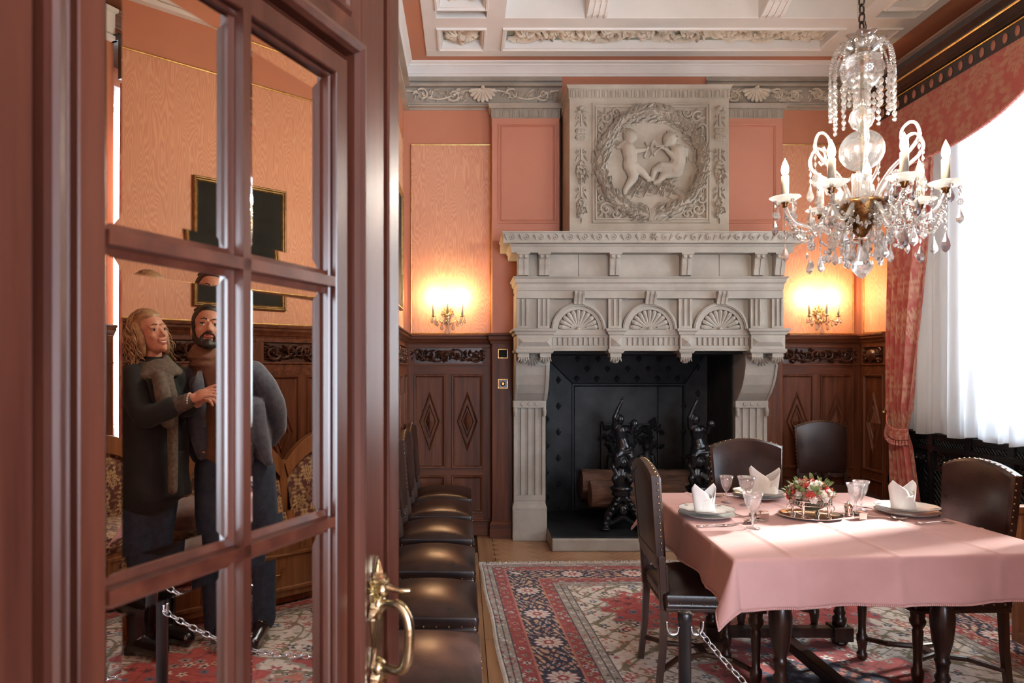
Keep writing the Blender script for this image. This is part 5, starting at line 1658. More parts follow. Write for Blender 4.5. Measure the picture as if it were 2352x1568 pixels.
# handle: leaf-shaped plate, bow grip, little latch lever
hs, hz = sz(862, 1440)
Mh = MD @ Matrix.Translation((hs, hz, 0.001)) @ Matrix.Diagonal((-1, 1, 1, 1))
ztop, zbo = sz(862, 1275)[1] - hz, sz(862, 1600)[1] - hz
g = G(Mh)
pl = [(0.0, ztop), (0.008, ztop - 0.02), (0.014, ztop - 0.05), (0.021, ztop - 0.058), (0.016, ztop - 0.078), (0.022, ztop - 0.09), (0.010, ztop - 0.105), (0.011, 0.03), (0.016, 0.015), (0.013, -0.01), (0.010, -0.03), (0.016, -0.06), (0.012, -0.09), (0.018, zbo + 0.045), (0.010, zbo + 0.02), (0.0, zbo)]
poly = [(a, b) for a, b in pl] + [(-a, b) for a, b in reversed(pl[1:-1])]
g.add([(a, b, 0) for a, b in poly] + [(a * 0.8, b, 0.006) for a, b in poly], [tuple(reversed(range(len(poly)))), tuple(range(len(poly), 2 * len(poly)))] + [(i, (i + 1) % len(poly), len(poly) + (i + 1) % len(poly), len(poly) + i) for i in range(len(poly))])
for k, an in enumerate((0.5, 0.9, 1.3, 1.57, 1.85, 2.25, 2.65)):
    leaf(g, 0, ztop - 0.062, an, 0.038 + 0.022 * (abs(an - 1.57) < .1), 0.016, 0.014)
for k in range(3): leaf(g, 0, ztop - 0.06 - 0.0 * k, -PI / 2 + (k - 1) * 0.6, 0.045, 0.02, 0.014)
for k in range(3): leaf(g, 0, zbo + 0.06, -PI / 2 + (k - 1) * 0.5, 0.05, 0.018, 0.014)
db(g, 'handle_plate', 'brass', 0, smooth=False)
za, zb_ = sz(862, 1385)[1] - hz, sz(862, 1530)[1] - hz
g = G(Mh)
pts = [(0, za, 0.004), (0.0, za + 0.004, 0.03), (0.0, za + 0.002, 0.045), (0.0, za - 0.014, 0.058), (0.0, (za + zb_) / 2 + 0.01, 0.062), (0.0, zb_ + 0.018, 0.058), (0.0, zb_ + 0.002, 0.046), (0.0, zb_, 0.03), (0, zb_ + 0.002, 0.004)]
# smooth the bow
def cr(pts, n=6):
    P = [Vector(p) for p in pts]; out = []
    for i in range(len(P) - 1):
        p0, p1, p2, p3 = P[max(i - 1, 0)], P[i], P[i + 1], P[min(i + 2, len(P) - 1)]
        for k in range(n):
            t = k / n
            out.append(0.5 * ((2 * p1) + (p2 - p0) * t + (2 * p0 - 5 * p1 + 4 * p2 - p3) * t * t + (3 * p1 - p0 - 3 * p2 + p3) * t ** 3))
    out.append(P[-1]); return out
sp_ = cr(pts)
g.tube(sp_, [0.0062 + 0.002 * math.sin(PI * i / (len(sp_) - 1)) for i in range(len(sp_))], 12, flat=1.15)
g.lathe([(0.014, 0.0), (0.016, 0.006), (0.011, 0.012)], 14, (0, 0, 0), m=Matrix.Translation((0, za, 0.003)))
g.lathe([(0.014, 0.0), (0.016, 0.006), (0.011, 0.012)], 14, (0, 0, 0), m=Matrix.Translation((0, zb_, 0.003)))
db(g, 'handle', 'brass', 0, smooth=True)
g = G(Mh)
zl = sz(862, 1352)[1] - hz
g.tube([(0, zl + 0.006, 0.006), (0.004, zl + 0.004, 0.022), (0.008, zl, 0.040), (0.010, zl + 0.002, 0.058)], [0.009, 0.006, 0.0042, 0.003], 8)
g.ell((0, zl, 0.012), (0.012, 0.014, 0.010), 10, 6)
db(g, 'latch_lever', 'brass', 0, smooth=True)
# door jamb the leaf hangs from
g = G(); g.box(XL + 0.001, -0.44, YF - 0.30, YF + 0.02, 0, 3.25); o = g.build('trim_40', M['door'], None, bevel=0.004)
tag(o, 'mahogany door jamb at the left wall, where the open door hangs', 'door frame', None, 'structure')
g = G(); g.box(1.76, 1.85, YF - 0.30, YF + 0.02, 0, 3.25); g.box(-0.44, 1.76, YF - 0.30, YF + 0.02, 3.2, 3.26); o = g.build('trim_41', M['door'], None, bevel=0.004)
tag(o, 'mahogany door jamb and head on the right of the doorway', 'door frame', None, 'structure')
# ------------------------------------------------------------ rug
RW, RL = 3.06, 4.66
RUGZ = 0.0105
def rug_color(u, v):
    """u, v arrays in metres from the back-left corner"""
    d = np.minimum(np.minimum(u, RW - u), np.minimum(v, RL - v))
    d = d * 1.42
    along = 1.42 * np.where(np.minimum(u, RW - u) < np.minimum(v, RL - v), v, u)     # runs along the nearest side
    n1 = vnoise(u * 60, v * 60); n2 = vnoise(u * 22 + 7, v * 22 + 3)
    IV = np.array((0.70, 0.65, 0.59)); GR = np.array((0.34, 0.31, 0.27)); RD = np.array((0.38, 0.070, 0.065)); NV = np.array((0.020, 0.022, 0.050))
    CO = np.array((0.50, 0.19, 0.14)); OL = np.array((0.20, 0.18, 0.11)); BL = np.array((0.10, 0.17, 0.26)); DR = np.array((0.20, 0.035, 0.035)); TAN = np.array((0.52, 0.38, 0.24))
    c = np.broadcast_to(IV, u.shape + (3,)).copy()
    def put(mask, col): c[mask] = col
    def flowers(su, sv, size, petals, base_mask, cols, seed, core=None, jitter=0.35, outline=None):
        """scattered blossoms on a lattice"""
        if su < 0.12: su, sv, size = su * .8, sv * .8, size * .8
        for oi in (0, 1):
            gu, gv = u / su + 0.5 * oi, v / sv + 0.5 * oi
            iu, iv = np.floor(gu), np.floor(gv)
            jx = (hash2(iu + seed, iv) - 0.5) * jitter; jy = (hash2(iu, iv + seed) - 0.5) * jitter
            x = (gu - iu - 0.5 - jx) * su; y = (gv - iv - 0.5 - jy) * sv
            a = np.arctan2(y, x) + 6.28 * hash2(iu, iv); r = np.hypot(x, y)
            sz = size * (0.7 + 0.6 * hash2(iu + 3, iv + seed))
            pet = r < sz * (0.72 + 0.28 * np.cos(petals * a))
            k = (hash2(iu + seed * 2, iv + 5) * len(cols)).astype(int) % len(cols)
            if outline is not None: put(base_mask & (r < sz * (0.9 + 0.3 * np.cos(petals * a))), outline)
            for i, q in enumerate(cols): put(base_mask & pet & (k == i), q)
            put(base_mask & (r < sz * 0.28), RD if core is None else core)
    # ----- field
    F = d > 0.80
    cu, cv = (u - RW / 2), (v - RL / 2)
    au, av = np.abs(cu), np.abs(cv)
    big = F
    put(F, IV)
    vine = np.abs(np.sin(u * 17 + 2.2 * np.sin(v * 11)) * np.cos(v * 15 + 2 * np.sin(u * 9)) ) < 0.10
    flowers(0.16, 0.15, 0.036, 5, F, [RD, CO, BL, NV, OL, CO], 11, IV, 0.6)
    put(F & vine, OL)
    flowers(0.11, 0.12, 0.018, 3, F, [OL, GR, CO, RD], 5, TAN, 0.7)
    # red lobed medallions, chained along the middle, and half ones at the sides
    for (mu, mv, ra, rb, colr) in ((0, 0, 0.62, 0.95, RD), (0.0, 1.22, .33, .42, CO * .9), (0.0, -1.22, .33, .42, CO * .9), (-0.45, -1.30, 0.40, 0.38, RD * 1.15), (0.45, 1.30, 0.40, 0.38, RD * 1.15), (0.45, -1.30, 0.40, 0.38, RD * 1.15), (-.45, 1.30, .40, .38, RD * 1.15)):
        x, y = (cu - mu) / ra, (cv - mv) / rb
        a = np.arctan2(y, x); r = np.hypot(x, y)
        edge = 0.90 + 0.10 * np.cos(12 * a) + 0.03 * np.cos(31 * a)
        put(F & (r < edge + 0.04), GR); put(F & (r < edge), colr)
        msk = F & (r < edge - 0.02)
        flowers(0.12, 0.11, 0.028, 5, msk, [IV, GR, BL, TAN, DR], 17, NV, 0.6)
        put(msk & (np.abs(np.sin(u * 23 + 3 * np.sin(v * 13))) < 0.10), DR)
    x, y = cu / 0.34, cv / 0.55; r = np.hypot(x, y); a = np.arctan2(y, x)
    put(F & (r < 0.95 + 0.08 * np.cos(10 * a)), NV); flowers(0.10, 0.10, 0.03, 6, F & (r < .9), [IV, CO, BL, GR], 23, RD, 0.4)
    # ----- borders, from the edge inwards
    put(d < 0.80, GR)
    def band(a, b): return (d >= a) & (d < b)
    put(band(0, 0.035), IV * 1.05)
    put(band(0.035, 0.13), GR); flowers(0.075, 0.075, 0.020, 4, band(0.04, 0.125), [IV, CO, IV, RD], 31, NV, 0.1)
    put(band(0.13, 0.25), RD * 0.85); flowers(0.115, 0.115, 0.030, 6, band(0.14, 0.24), [CO, GR, CO, IV * .8], 37, NV, 0.1, DR)
    B = band(0.26, 0.56); put(B, NV)
    # scrolling stems, leaves and large ivory palmettes in the navy border
    t = along; q = d - 0.41
    leafy = np.sin(t * 26 + 3.2 * np.sin(q * 30)) * np.cos(q * 40 + 2.5 * np.sin(t * 17))
    put(B & (leafy > 0.25), CO * 0.9); put(B & (leafy > 0.50), TAN * 1.1); put(B & (leafy < -0.62), IV * .85); put(B & (leafy < -0.86), RD)
    put(B & (n1 > 0.80), NV); put(B & (n1 < 0.10), IV)
    P = 0.62
    k = np.floor(t / P); tt = t - (k + 0.5) * P; r = np.hypot(tt, q); a = np.arctan2(q, tt)
    put(B & (r < 0.135), NV); put(B & (r < 0.118 * (0.86 + 0.14 * np.cos(12 * a))), IV); put(B & (r < 0.108) & (np.cos(12 * a) < -0.8), RD); put(B & (r < 0.042), RD); put(B & (r < 0.018), IV)
    put(band(0.245, 0.262) | band(0.555, 0.572), CO)
    put(band(0.572, 0.68), RD * 0.85); flowers(0.105, 0.105, 0.028, 6, band(0.578, 0.672), [CO, GR, TAN, IV * .8], 41, NV, 0.1, DR)
    put(band(0.68, 0.80), GR); flowers(0.09, 0.09, 0.024, 5, band(0.69, 0.79), [IV, CO, IV, OL], 43, NV, 0.1)
    for e in (0.035, 0.13, 0.68, 0.80, 0.745, 0.082): put(np.abs(d - e) < 0.0045, NV)
    return c * (0.86 + 0.28 * n1[..., None]) * (0.92 + 0.16 * n2[..., None])
nu, nv = 520, 700
uu, vv = np.meshgrid(np.linspace(0, RW, nu + 1), np.linspace(0, RL, nv + 1))
colr = rug_color(uu.ravel(), vv.ravel())
ang = R(2.1)
rug0 = Vector((0.113, 5.262, 0))
edx = 0.004 * np.sin(vv * 7) * (uu < 0.05)
th = 0.009 * np.clip(np.minimum(np.minimum(uu, RW - uu), np.minimum(vv, RL - vv)) / 0.012, 0.1, 1) + 0.0008 * vnoise(uu * 90, vv * 90)
co = np.stack([(uu + edx).ravel(), -vv.ravel(), th.ravel()], 1)
idx = np.arange((nu + 1) * (nv + 1)).reshape(nv + 1, nu + 1)
quads = np.stack([idx[:-1, :-1], idx[1:, :-1], idx[1:, 1:], idx[:-1, 1:]], -1).reshape(-1, 4)
me = bpy.data.meshes.new('pile')
me.vertices.add(len(co)); me.vertices.foreach_set('co', co.astype(np.float32).ravel())
me.loops.add(quads.size); me.loops.foreach_set('vertex_index', quads.astype(np.int32).ravel())
me.polygons.add(len(quads)); me.polygons.foreach_set('loop_start', np.arange(0, quads.size, 4, dtype=np.int32))
me.update(calc_edges=True)
ca = me.color_attributes.new('weave', 'FLOAT_COLOR', 'POINT')
a4 = np.ones((len(co), 4), np.float32); a4[:, :3] = np.clip(colr, 0, 1); ca.data.foreach_set('color', a4.ravel())
me.materials.append(M['rug'])
rug = thing('rug', tuple(rug0), 'oriental rug in red, navy and ivory with white fringe, under the dining table', 'rug', None, ang)
po = bpy.data.objects.new('pile', me); C.objects.link(po); po.parent = rug
g = G(); rd = random.Random(6)
for k in range(620):
    x = RW * (k + 0.5) / 620; L = rd.uniform(0.045, 0.075)
    for (yb_, sg) in ((0, 1), (-RL, -1)):
        dx = rd.uniform(-0.028, 0.028)
        g.tube([(x, yb_, 0.004), (x + dx * 0.5, yb_ + sg * L * 0.5, 0.007 + rd.random() * 0.006), (x + dx, yb_ + sg * L, 0.003)], [0.0030, 0.0026, 0.0016], 4)
o = g.build('fringe', M['fringe'], rug); o['kind'] = 'stuff'

# ------------------------------------------------------------ chairs
def leg_prof(h, r=0.021):
    return [(r * .8, 0), (r * 1.1, 0.008), (r * 1.1, 0.03), (r * .75, 0.04), (r * .95, 0.07), (r * 1.15, 0.09), (r * 1.15, 0.12), (r * .8, 0.13), (r * .75, 0.17), (r * .95, h - 0.11), (r * 1.0, h - 0.09), (r * .8, h - 0.082), (r * 1.35, h - 0.06), (r * 1.5, h - 0.045), (r * 1.2, h - 0.03), (r * 1.3, h - 0.02), (r * 1.3, h)]
def make_chair(label, group):
    t = thing('dining_chair', (0, 0, 0), label, 'chair', group)
    hs_ = 0.395
    # seat: upholstered box with domed leather top, faces +y
    W2, D2 = 0.245, 0.225
    g = G()
    def fs(u, v):
        x = (u - 0.5) * 2; y = (v - 0.5) * 2
        e = (1 - x ** 6) * (1 - y ** 6)
        wx = W2 * (1 - 0.04 * (1 - v))
        z = 0.455 + 0.062 * max(0, (1 - x * x) * (1 - y * y)) ** 0.55
        return (wx * x, D2 * y, z)
    n = 26
    g.grid(fs, n, n)
    ring = [fs(i / n, 0) for i in range(n)] + [fs(1, j / n) for j in range(n)] + [fs(1 - i / n, 1) for i in range(n)] + [fs(0, 1 - j / n) for j in range(n)]
    m_ = len(ring); vs = []
    for (s_, z_) in ((1.0, 0.455), (1.012, 0.447), (1.004, 0.42), (0.995, hs_ + 0.001)):
        vs += [(p[0] * s_, p[1] * s_, z_) for p in ring]
    g.add(vs, [(j * m_ + i, (j + 1) * m_ + i, (j + 1) * m_ + (i + 1) % m_, j * m_ + (i + 1) % m_) for j in range(3) for i in range(m_)] + [tuple(3 * m_ + i for i in range(m_))])
    o = g.build('seat', M['leather'], t, smooth=True)
    g = G(); k = 0
    for i in range(0, m_):
        if i % 3 == 0:
            p = ring[i]; g.ell((p[0] * 1.006, p[1] * 1.006, hs_ + 0.022), 0.0052, 6, 4)
    o = g.build('seat_stud', M['stud'], t, smooth=True); o['kind'] = 'stuff'
    g = G(); g.box(-W2 * .98, W2 * .98, -D2 * .98, D2 * .98, hs_ - 0.015, hs_ + 0.003); g.build('seat_frame', M['chair_wood'], t, bevel=0.004)
    # legs
    for (x, y) in ((-.205, .185), (.205, .185)):
        g = G(); g.lathe(leg_prof(hs_ - 0.01, 0.023), 14, (x, y, 0), wob=lambda a, z: 0.03 * math.cos(8 * a) if .17 <= z <= .29 else 0); g.build('leg', M['chair_wood'], t, smooth=True)
    for x in (-.195, .195):
        g = G()
        pts = [(x, -.245, 0), (x, -.225, 0.18), (x, -.215, 0.40), (x, -.222, 0.58)]
        g.tube(pts, [0.019, 0.020, 0.023, 0.022], 4, up=(1, 1, 0)); g.build('leg', M['chair_wood'], t)
    # curved crossing stretcher
    g = G()
    for sx in (-1, 1):
        g.tube([(sx * .205, .185, .105), (sx * .10, .12, .115), (sx * .05, 0, .12), (sx * .09, -.13, .115), (sx * .195, -.225, .105)], 0.013, 8, up=(0, 0, 1))
    g.box(-.06, .06, -.02, .02, .108, .13)
    g.build('stretcher', M['chair_wood'], t, bevel=0)
    # backrest leaning slightly
    wt, wb = 0.226, 0.205
    z0, z1, zc = 0.585, 0.985, 1.035
    def ym(z): return -0.222 - 0.075 * (z - 0.45)
    def outline(ins=0.0):
        P = []
        n_ = 14
        for i in range(n_ + 1):
            a = i / n_; x = (wt - ins) * (1 - 2 * a)
            P.append((x, z1 - ins + (zc - z1) * (1 - (2 * a - 1) ** 2)))
        return [(-(wb - ins), z0 + ins)] + [((wb - ins), z0 + ins)] + P
    def pad(ins0, ins1, w0_, w1_, flip):
        A, B = outline(ins0), outline(ins1)
        n_ = len(A)
        g = G()
        vs = [(x, ym(z) + w0_, z) for x, z in A] + [(x, ym(z) + w1_, z) for x, z in B]
        # filled cap by rows so the leather can swell
        g.add(vs, [(i, (i + 1) % n_, n_ + (i + 1) % n_, n_ + i) for i in range(n_)])
        def ff(u, v):
            x = (u - .5) * 2; z = z0 + ins1 + (z1 - ins1 - z0 - ins1) * v + (zc - z1) * (1 - x * x) * v
            wd = (wb + (wt - wb) * v) - ins1
            return (wd * x, ym(z) + w1_ + (w1_ - w0_) * 0.9 * ((1 - x ** 4) * (1 - (2 * v - 1) ** 4)), z)
        g.grid(ff, 14, 14)
        return g
    g = pad(0.0, 0.012, 0.012, 0.024, 0); g.build('backrest', M['leather'], t, smooth=True)
    g = pad(0.035, 0.045, -0.018, -0.022, 1); g.build('back_leather', M['leather'], t, smooth=True)
    # wooden frame of the back: ring between outline and inset
    A, B = outline(0.0), outline(0.038); n_ = len(A)
    g = G()
    vs = []
    for (P, w_) in ((A, 0.014), (A, -0.022), (B, -0.024), (B, 0.010)): vs += [(x, ym(z) + w_, z) for x, z in P]
    g.add(vs, [(j * n_ + i, j * n_ + (i + 1) % n_, ((j + 1) % 4) * n_ + (i + 1) % n_, ((j + 1) % 4) * n_ + i) for j in range(4) for i in range(n_)])
    g.build('back_frame', M['chair_wood'], t, bevel=0.002)
    for sx in (-1, 1):
        g = G(); g.tube([(sx * .200, ym(0.47) + .002, 0.38), (sx * .203, ym(0.6), 0.62)], 0.023, 4, up=(1, 1, 0)); g.build('back_post', M['chair_wood'], t, bevel=0.003)
    # carved lower rail
    g = G()
    poly = [(-.19, .595), (-.19, .56), (-.12, .545), (-.06, .555), (0, .535), (.06, .555), (.12, .545), (.19, .56), (.19, .595)]
    g.add([(x, ym(z) + .012, z) for x, z in poly] + [(x, ym(z) - .016, z) for x, z in poly], [tuple(range(9)), tuple(reversed(range(9, 18)))] + [(i, 9 + i, 9 + (i + 1) % 9, (i + 1) % 9) for i in range(9)])
    g.M = Matrix(((-1, 0, 0, 0), (0, 0, 1, ym(.57) + .012), (0, 1, 0, .572), (0, 0, 0, 1)))
    spiral(g, -.06, 0, .018, 0, 1.2, .005, .02, 1); spiral(g, .06, 0, .018, PI, 1.2, .005, .02, -1); rosette(g, 0, 0, .022, .02, 6)
    g.M = None
    g.build('carved_rail', M['chair_wood'], t)
    # studs round the front edge
    g = G()
    P = outline(0.004)
    dense = []
    Q = P[1:] + [P[0]]
    for i in range(len(Q) - 1):
        a, b = Vector(Q[i]), Vector(Q[i + 1]); L = (b - a).length; k = max(1, round(L / 0.030))
        for j in range(k): dense.append(a + (b - a) * j / k)
    for p in dense:
        nx = p.x / wt
        g.ell((p.x + (0.004 if p.x > 0 else -0.004) * (abs(nx) > .85), ym(p.y) + 0.004, p.y + (0.004 if p.y > z1 - .02 else 0)), 0.0055, 6, 4)
    o = g.build('back_stud', M['stud'], t, smooth=True); o['kind'] = 'stuff'
    return t
GT, GW = 'leather chairs at the dining table', 'leather chairs in a row along the left wall'
ch = make_chair('leather chair at the left side of the table, wooden back towards the camera', GT)
ch.location = (1.135, 3.335, RUGZ); ch.rotation_euler.z = R(-90 - 3)
dup(ch, (1.76, 4.09, RUGZ), R(180), 'brown leather chair behind the table in front of the fireplace', GT)
dup(ch, (2.21, 3.33, RUGZ), R(90 + 2), 'brown leather chair at the right side of the table, near the radiator cover', GT)
dup(ch, (3.09, 5.78, 0), R(180), 'dark leather chair standing alone in the back corner beside the curtain', 'leather chair in the corner')
ys = [5.74, 5.09, 4.43, 3.76, 3.10, 2.44]
ordl = ['farthest of the row by the left wall', 'second farthest of the row by the left wall', 'third farthest of the row by the left wall', 'third nearest of the row by the left wall', 'second nearest of the row by the left wall', 'nearest of the row, beside the door handle']
for y, lb in zip(ys, ordl):
    dup(ch, (-0.165, y, 0), R(-90), 'leather chair with shiny domed seat, ' + lb, GW)

# ------------------------------------------------------------ table
TZ = 0.765
TQ = [Vector((1.015, 2.60)), Vector((2.335, 2.70)), Vector((2.245, 4.00)), Vector((1.085, 4.00))]
tb = thing('dining_table', (1.67, 3.3, RUGZ), 'dark walnut dining table on turned bulbous legs under the pink cloth', 'table')
g = G(); q = [TQ[0] + Vector((.02, .02)), TQ[1] + Vector((-.02, .02)), TQ[2] + Vector((-.02, -.02)), TQ[3] + Vector((.02, -.02))]
def slabq(q, z0, z1):
    g.add([(p.x, p.y, z0) for p in q] + [(p.x, p.y, z1) for p in q], [(3, 2, 1, 0), (4, 5, 6, 7), (0, 1, 5, 4), (1, 2, 6, 5), (2, 3, 7, 6), (3, 0, 4, 7)])
slabq(q, TZ - 0.035, TZ - 0.004); g.build('table_top', M['dark_wood'], tb, world=True, bevel=0.004)
c_ = sum(TQ, Vector((0, 0))) / 4
lg = [c_ + Vector((sx * .34, sy * .40)) for sx, sy in ((-1, -1), (1, -1), (1, 1), (-1, 1))]
g = G(); q = [c_ + (p - c_) * 0.86 for p in TQ]; slabq(q, TZ - 0.10, TZ - 0.034); g.build('apron', M['dark_wood'], tb, world=True, bevel=0.004)
for p in lg:
    g = G(); g.lathe([(r_ * .78, z_) for r_, z_ in [(.045, .10), (.045, .15), (.030, .16), (.040, .18), (.028, .20), (.034, .24), (.040, .25), (.034, .26), (.030, .27), (.048, .33), (.058, .40), (.060, .44), (.052, .48), (.045, .50), (.060, .515), (.060, .53), (.038, .545), (.042, .62), (.055, .63), (.055, .68)]], 24, (p.x, p.y, 0), wob=lambda a, z: 0.035 * math.cos(10 * a) if .26 < z < .49 else 0); g.build('leg', M['dark_wood'], tb, world=True, smooth=True)
    g = G(); g.box(p.x - .05, p.x + .05, p.y - .05, p.y + .05, .035, .11); g.ell((p.x, p.y, .022), (.042, .042, .022), 12, 6); g.build('foot', M['dark_wood'], tb, world=True, bevel=0.003)
g = G()
for a, b in ((0, 1), (2, 3)): g.box(min(lg[a].x, lg[b].x), max(lg[a].x, lg[b].x), lg[a].y - .03, lg[a].y + .03, .05, .10)
g.box(c_.x - .03, c_.x + .03, lg[0].y, lg[2].y, .05, .0995); g.build('stretcher', M['dark_wood'], tb, world=True, bevel=0.004)
# cloth
def qpt(a, b):
    return TQ[0] * (1 - a) * (1 - b) + TQ[1] * a * (1 - b) + TQ[2] * a * b + TQ[3] * (1 - a) * b
OV = 0.185
hem_pts = []
def cloth(u, v):
    S = 1.3
    a = -OV + (S + 2 * OV) * u; b = -OV + (S + 2 * OV) * v
    ca_, cb_ = min(max(a, 0), S), min(max(b, 0), S)
    dx, dy = a - ca_, b - cb_
    p = qpt(ca_ / S, cb_ / S)
    d = math.hypot(dx, dy)
    z = TZ
    # pressed creases
    for cr_ in (0.22, 0.62, 1.02):
        z += 0.0060 * math.exp(-((ca_ - cr_) / 0.010) ** 2) * (1 if d < .001 else 0)
    for cr_ in (0.40, 0.90):
        z += 0.0035 * math.exp(-((cb_ - cr_) / 0.010) ** 2) * (1 if d < .001 else 0)
    if d > 1e-6:
        nx, ny = dx / d, dy / d
        r0 = 0.012
        if d < r0 * 1.57:
            th_ = d / r0; out = r0 * math.sin(th_); drop = r0 * (1 - math.cos(th_))
        else:
            h_ = d - r0 * 1.57
            edge = abs(nx * ny) * 2
            s_ = ca_ * (1 if abs(dy) > abs(dx) else 0) + cb_ * (1 if abs(dx) >= abs(dy) else 0)
            wave = 0.016 * math.sin(s_ * 9 + 1.0) + 0.010 * math.sin(s_ * 21 + 2)
            out = r0 + h_ * (0.10 + 0.42 * edge + wave * 5 * min(1, h_ / .15) * (1 - edge))
            out += 0.006 * math.exp(-((s_ - 0.62) / .02) ** 2) + 0.006 * math.exp(-((s_ - 1.02) / .02) ** 2) + 0.006 * math.exp(-((s_ - 0.22) / .02) ** 2)
            drop = r0 + h_ * (0.985 - 0.10 * edge)
        p = p + Vector((nx, ny)) * out
        z -= drop
    return (p.x, p.y, z + 0.0015)
g = G(); g.grid(cloth, 190, 190)
tc_ = g.build('tablecloth', M['linen'], None, smooth=True, solid=0.0015)
tag(tc_, 'pink linen tablecloth with pressed creases and crocheted hem, spread over the dining table', 'tablecloth')
g = G(); n = 230
edge = [cloth(i / n, 0) for i in range(n)] + [cloth(1, i / n) for i in range(n)] + [cloth(1 - i / n, 1) for i in range(n)] + [cloth(0, 1 - i / n) for i in range(n)]
for p in edge: g.ell((p[0], p[1], p[2] - 0.004), (0.0048, 0.0048, 0.0052), 5, 4)
o = g.build('crochet_edge', M['linen'], tc_, world=True); o['kind'] = 'stuff'

# ------------------------------------------------------------ tableware
T0 = TZ + 0.0030
def plate_mesh(t, r, z, lbl):
    g = G()
    wob = lambda a, zz: 0.012 * abs(math.cos(4 * a)) if True else 0
    g.lathe([(0.001, z + .004), (r * .60, z + .004), (r * .68, z + .007), (r * .78, z + .013), (r * .98, z + .019), (r, z + .0205), (r * .99, z + .018), (r * .76, z + .009), (r * .58, z), (0.001, z)], 56, wob=lambda a, zz: (0.014 * abs(math.cos(5 * a)) if zz > z + .0125 else 0), cap=False)
    g.build(lbl, M['china'], t, smooth=True)
    g = G(); g.tube([(r * 1.003 * (1 + 0.014 * abs(math.cos(5 * 2 * PI * i / 80))) * math.cos(2 * PI * i / 80), r * 1.003 * (1 + 0.014 * abs(math.cos(5 * 2 * PI * i / 80))) * math.sin(2 * PI * i / 80), z + .0202) for i in range(80)], 0.0011, 5, close=True)
    g.build('rim_line', M['rimline'], t)
def place(x, y, r, rot, lb):
    t = thing('dinner_plate', (x, y, T0), lb + ', lower of two', 'plate', 'plates on the dining table'); plate_mesh(t, r, 0.0, 'plate_body')
    t = thing('dinner_plate', (x, y, T0 + 0.0225), lb + ', the upper one', 'plate', 'plates on the dining table'); plate_mesh(t, r * 0.985, 0.0, 'plate_body')
    g = G()
    for k in range(4):
        a = rot + k * PI / 2 + .5; rr = r * 0.85
        for q in range(5): 
            aa = 2 * PI * q / 5
            g.ell((rr * math.cos(a) + .007 * math.cos(aa), rr * math.sin(a) + .007 * math.sin(aa), .0172), (.0045, .0035, .0008), 6, 4)
    g.build('flower_motif', M['motif'], t)
    return t
place(1.165, 3.34, 0.130, 0.2, 'white china plate at the left side of the table')
place(1.615, 3.82, 0.132, 0.9, 'white china plate at the back of the table before the fireplace')
place(2.165, 3.40, 0.140, 0.5, 'white china plate at the right side of the table')
def napkin(x, y, h, r, rot, lb, kind=0):
    g = G()
    t = thing('napkin', (x, y, T0 + 0.0225 + 0.005), lb, 'napkin', 'folded napkins standing on the plates', rot)
    def f(ph, lean, rr, hh):
        def ff(u, v):
            a = ph + u * PI * 1.35
            pk = max(0.0, 1 - abs(u - 0.5) * 2.0) ** 0.8            # one point per leaf
            top = hh * (0.42 + 0.58 * pk)
            z = top * v
            q = rr * (1 - 0.45 * (z / hh)) * (1 + 0.10 * math.cos(3 * a + ph))
            return (q * math.cos(a) + lean * z, q * 0.72 * math.sin(a), z)
        return ff
    g = G(); g.grid(f(PI * .62, -0.34, r, h), 26, 14); g.build('front_leaf', M['napkin'], t, smooth=True, solid=0.0022)
    g = G(); g.grid(f(-PI * .42, 0.30, r * .93, h * .96), 26, 14); g.build('back_leaf', M['napkin'], t, smooth=True, solid=0.0022)
    g = G()
    def cuff(u, v):
        a = PI * .95 + u * PI * 1.15; z = h * (0.02 + (0.30 + 0.26 * u) * v); q = r * 1.045 * (1 - 0.45 * z / h)
        return (q * math.cos(a), q * .72 * math.sin(a), z)
    g.grid(cuff, 22, 8); g.build('turned_cuff', M['napkin'], t, smooth=True, solid=0.002)
    return t
napkin(1.155, 3.34, 0.135, 0.052, 0.25, 'white napkin folded into two points on the left plate')
napkin(1.655, 3.82, 0.150, 0.062, -0.5, 'white napkin folded into pleated points on the back plate')
napkin(2.145, 3.40, 0.142, 0.060, 0.1, 'white napkin folded into two points on the right plate')
def wineglass(x, y, h, r, lb):
    t = thing('wine_glass', (x, y, T0), lb, 'glass', 'cut crystal glasses on the table')
    n = 24
    g = G()
    hb = h * 0.46
    cut = lambda a, z: 0.035 * math.cos(12 * a) if hb * 1.1 < z < h * .8 else 0
    g.lathe([(0.001, .002), (r * .70, .002), (r * .72, .0035), (r * .25, .008), (.0055, .014), (.0045, hb * .45), (.0075, hb * .55), (.0045, hb * .65), (.0060, hb * .88), (.012, hb), (r * .55, h * .58), (r * .74, h * .72), (r * .80, h * .84), (r * 1.0, h), (r * .975, h * .999), (r * .76, h * .84), (r * .69, h * .72), (r * .50, h * .6), (.001, hb * 1.12)], n, cap=False, wob=cut)
    g.build('glass_body', M['glass'], t, smooth=True)
wineglass(1.395, 3.70, 0.142, 0.037, 'small cut crystal glass left of the back plate')
wineglass(1.468, 3.62, 0.150, 0.046, 'cut crystal glass in front of the back napkin')
wineglass(1.282, 3.09, 0.160, 0.046, 'large cut crystal glass nearest the camera, on the front of the table')
wineglass(1.912, 3.40, 0.150, 0.043, 'left one of the two overlapping crystal glasses right of the flowers')
wineglass(1.985, 3.48, 0.150, 0.040, 'right one of the two overlapping crystal glasses right of the flowers')
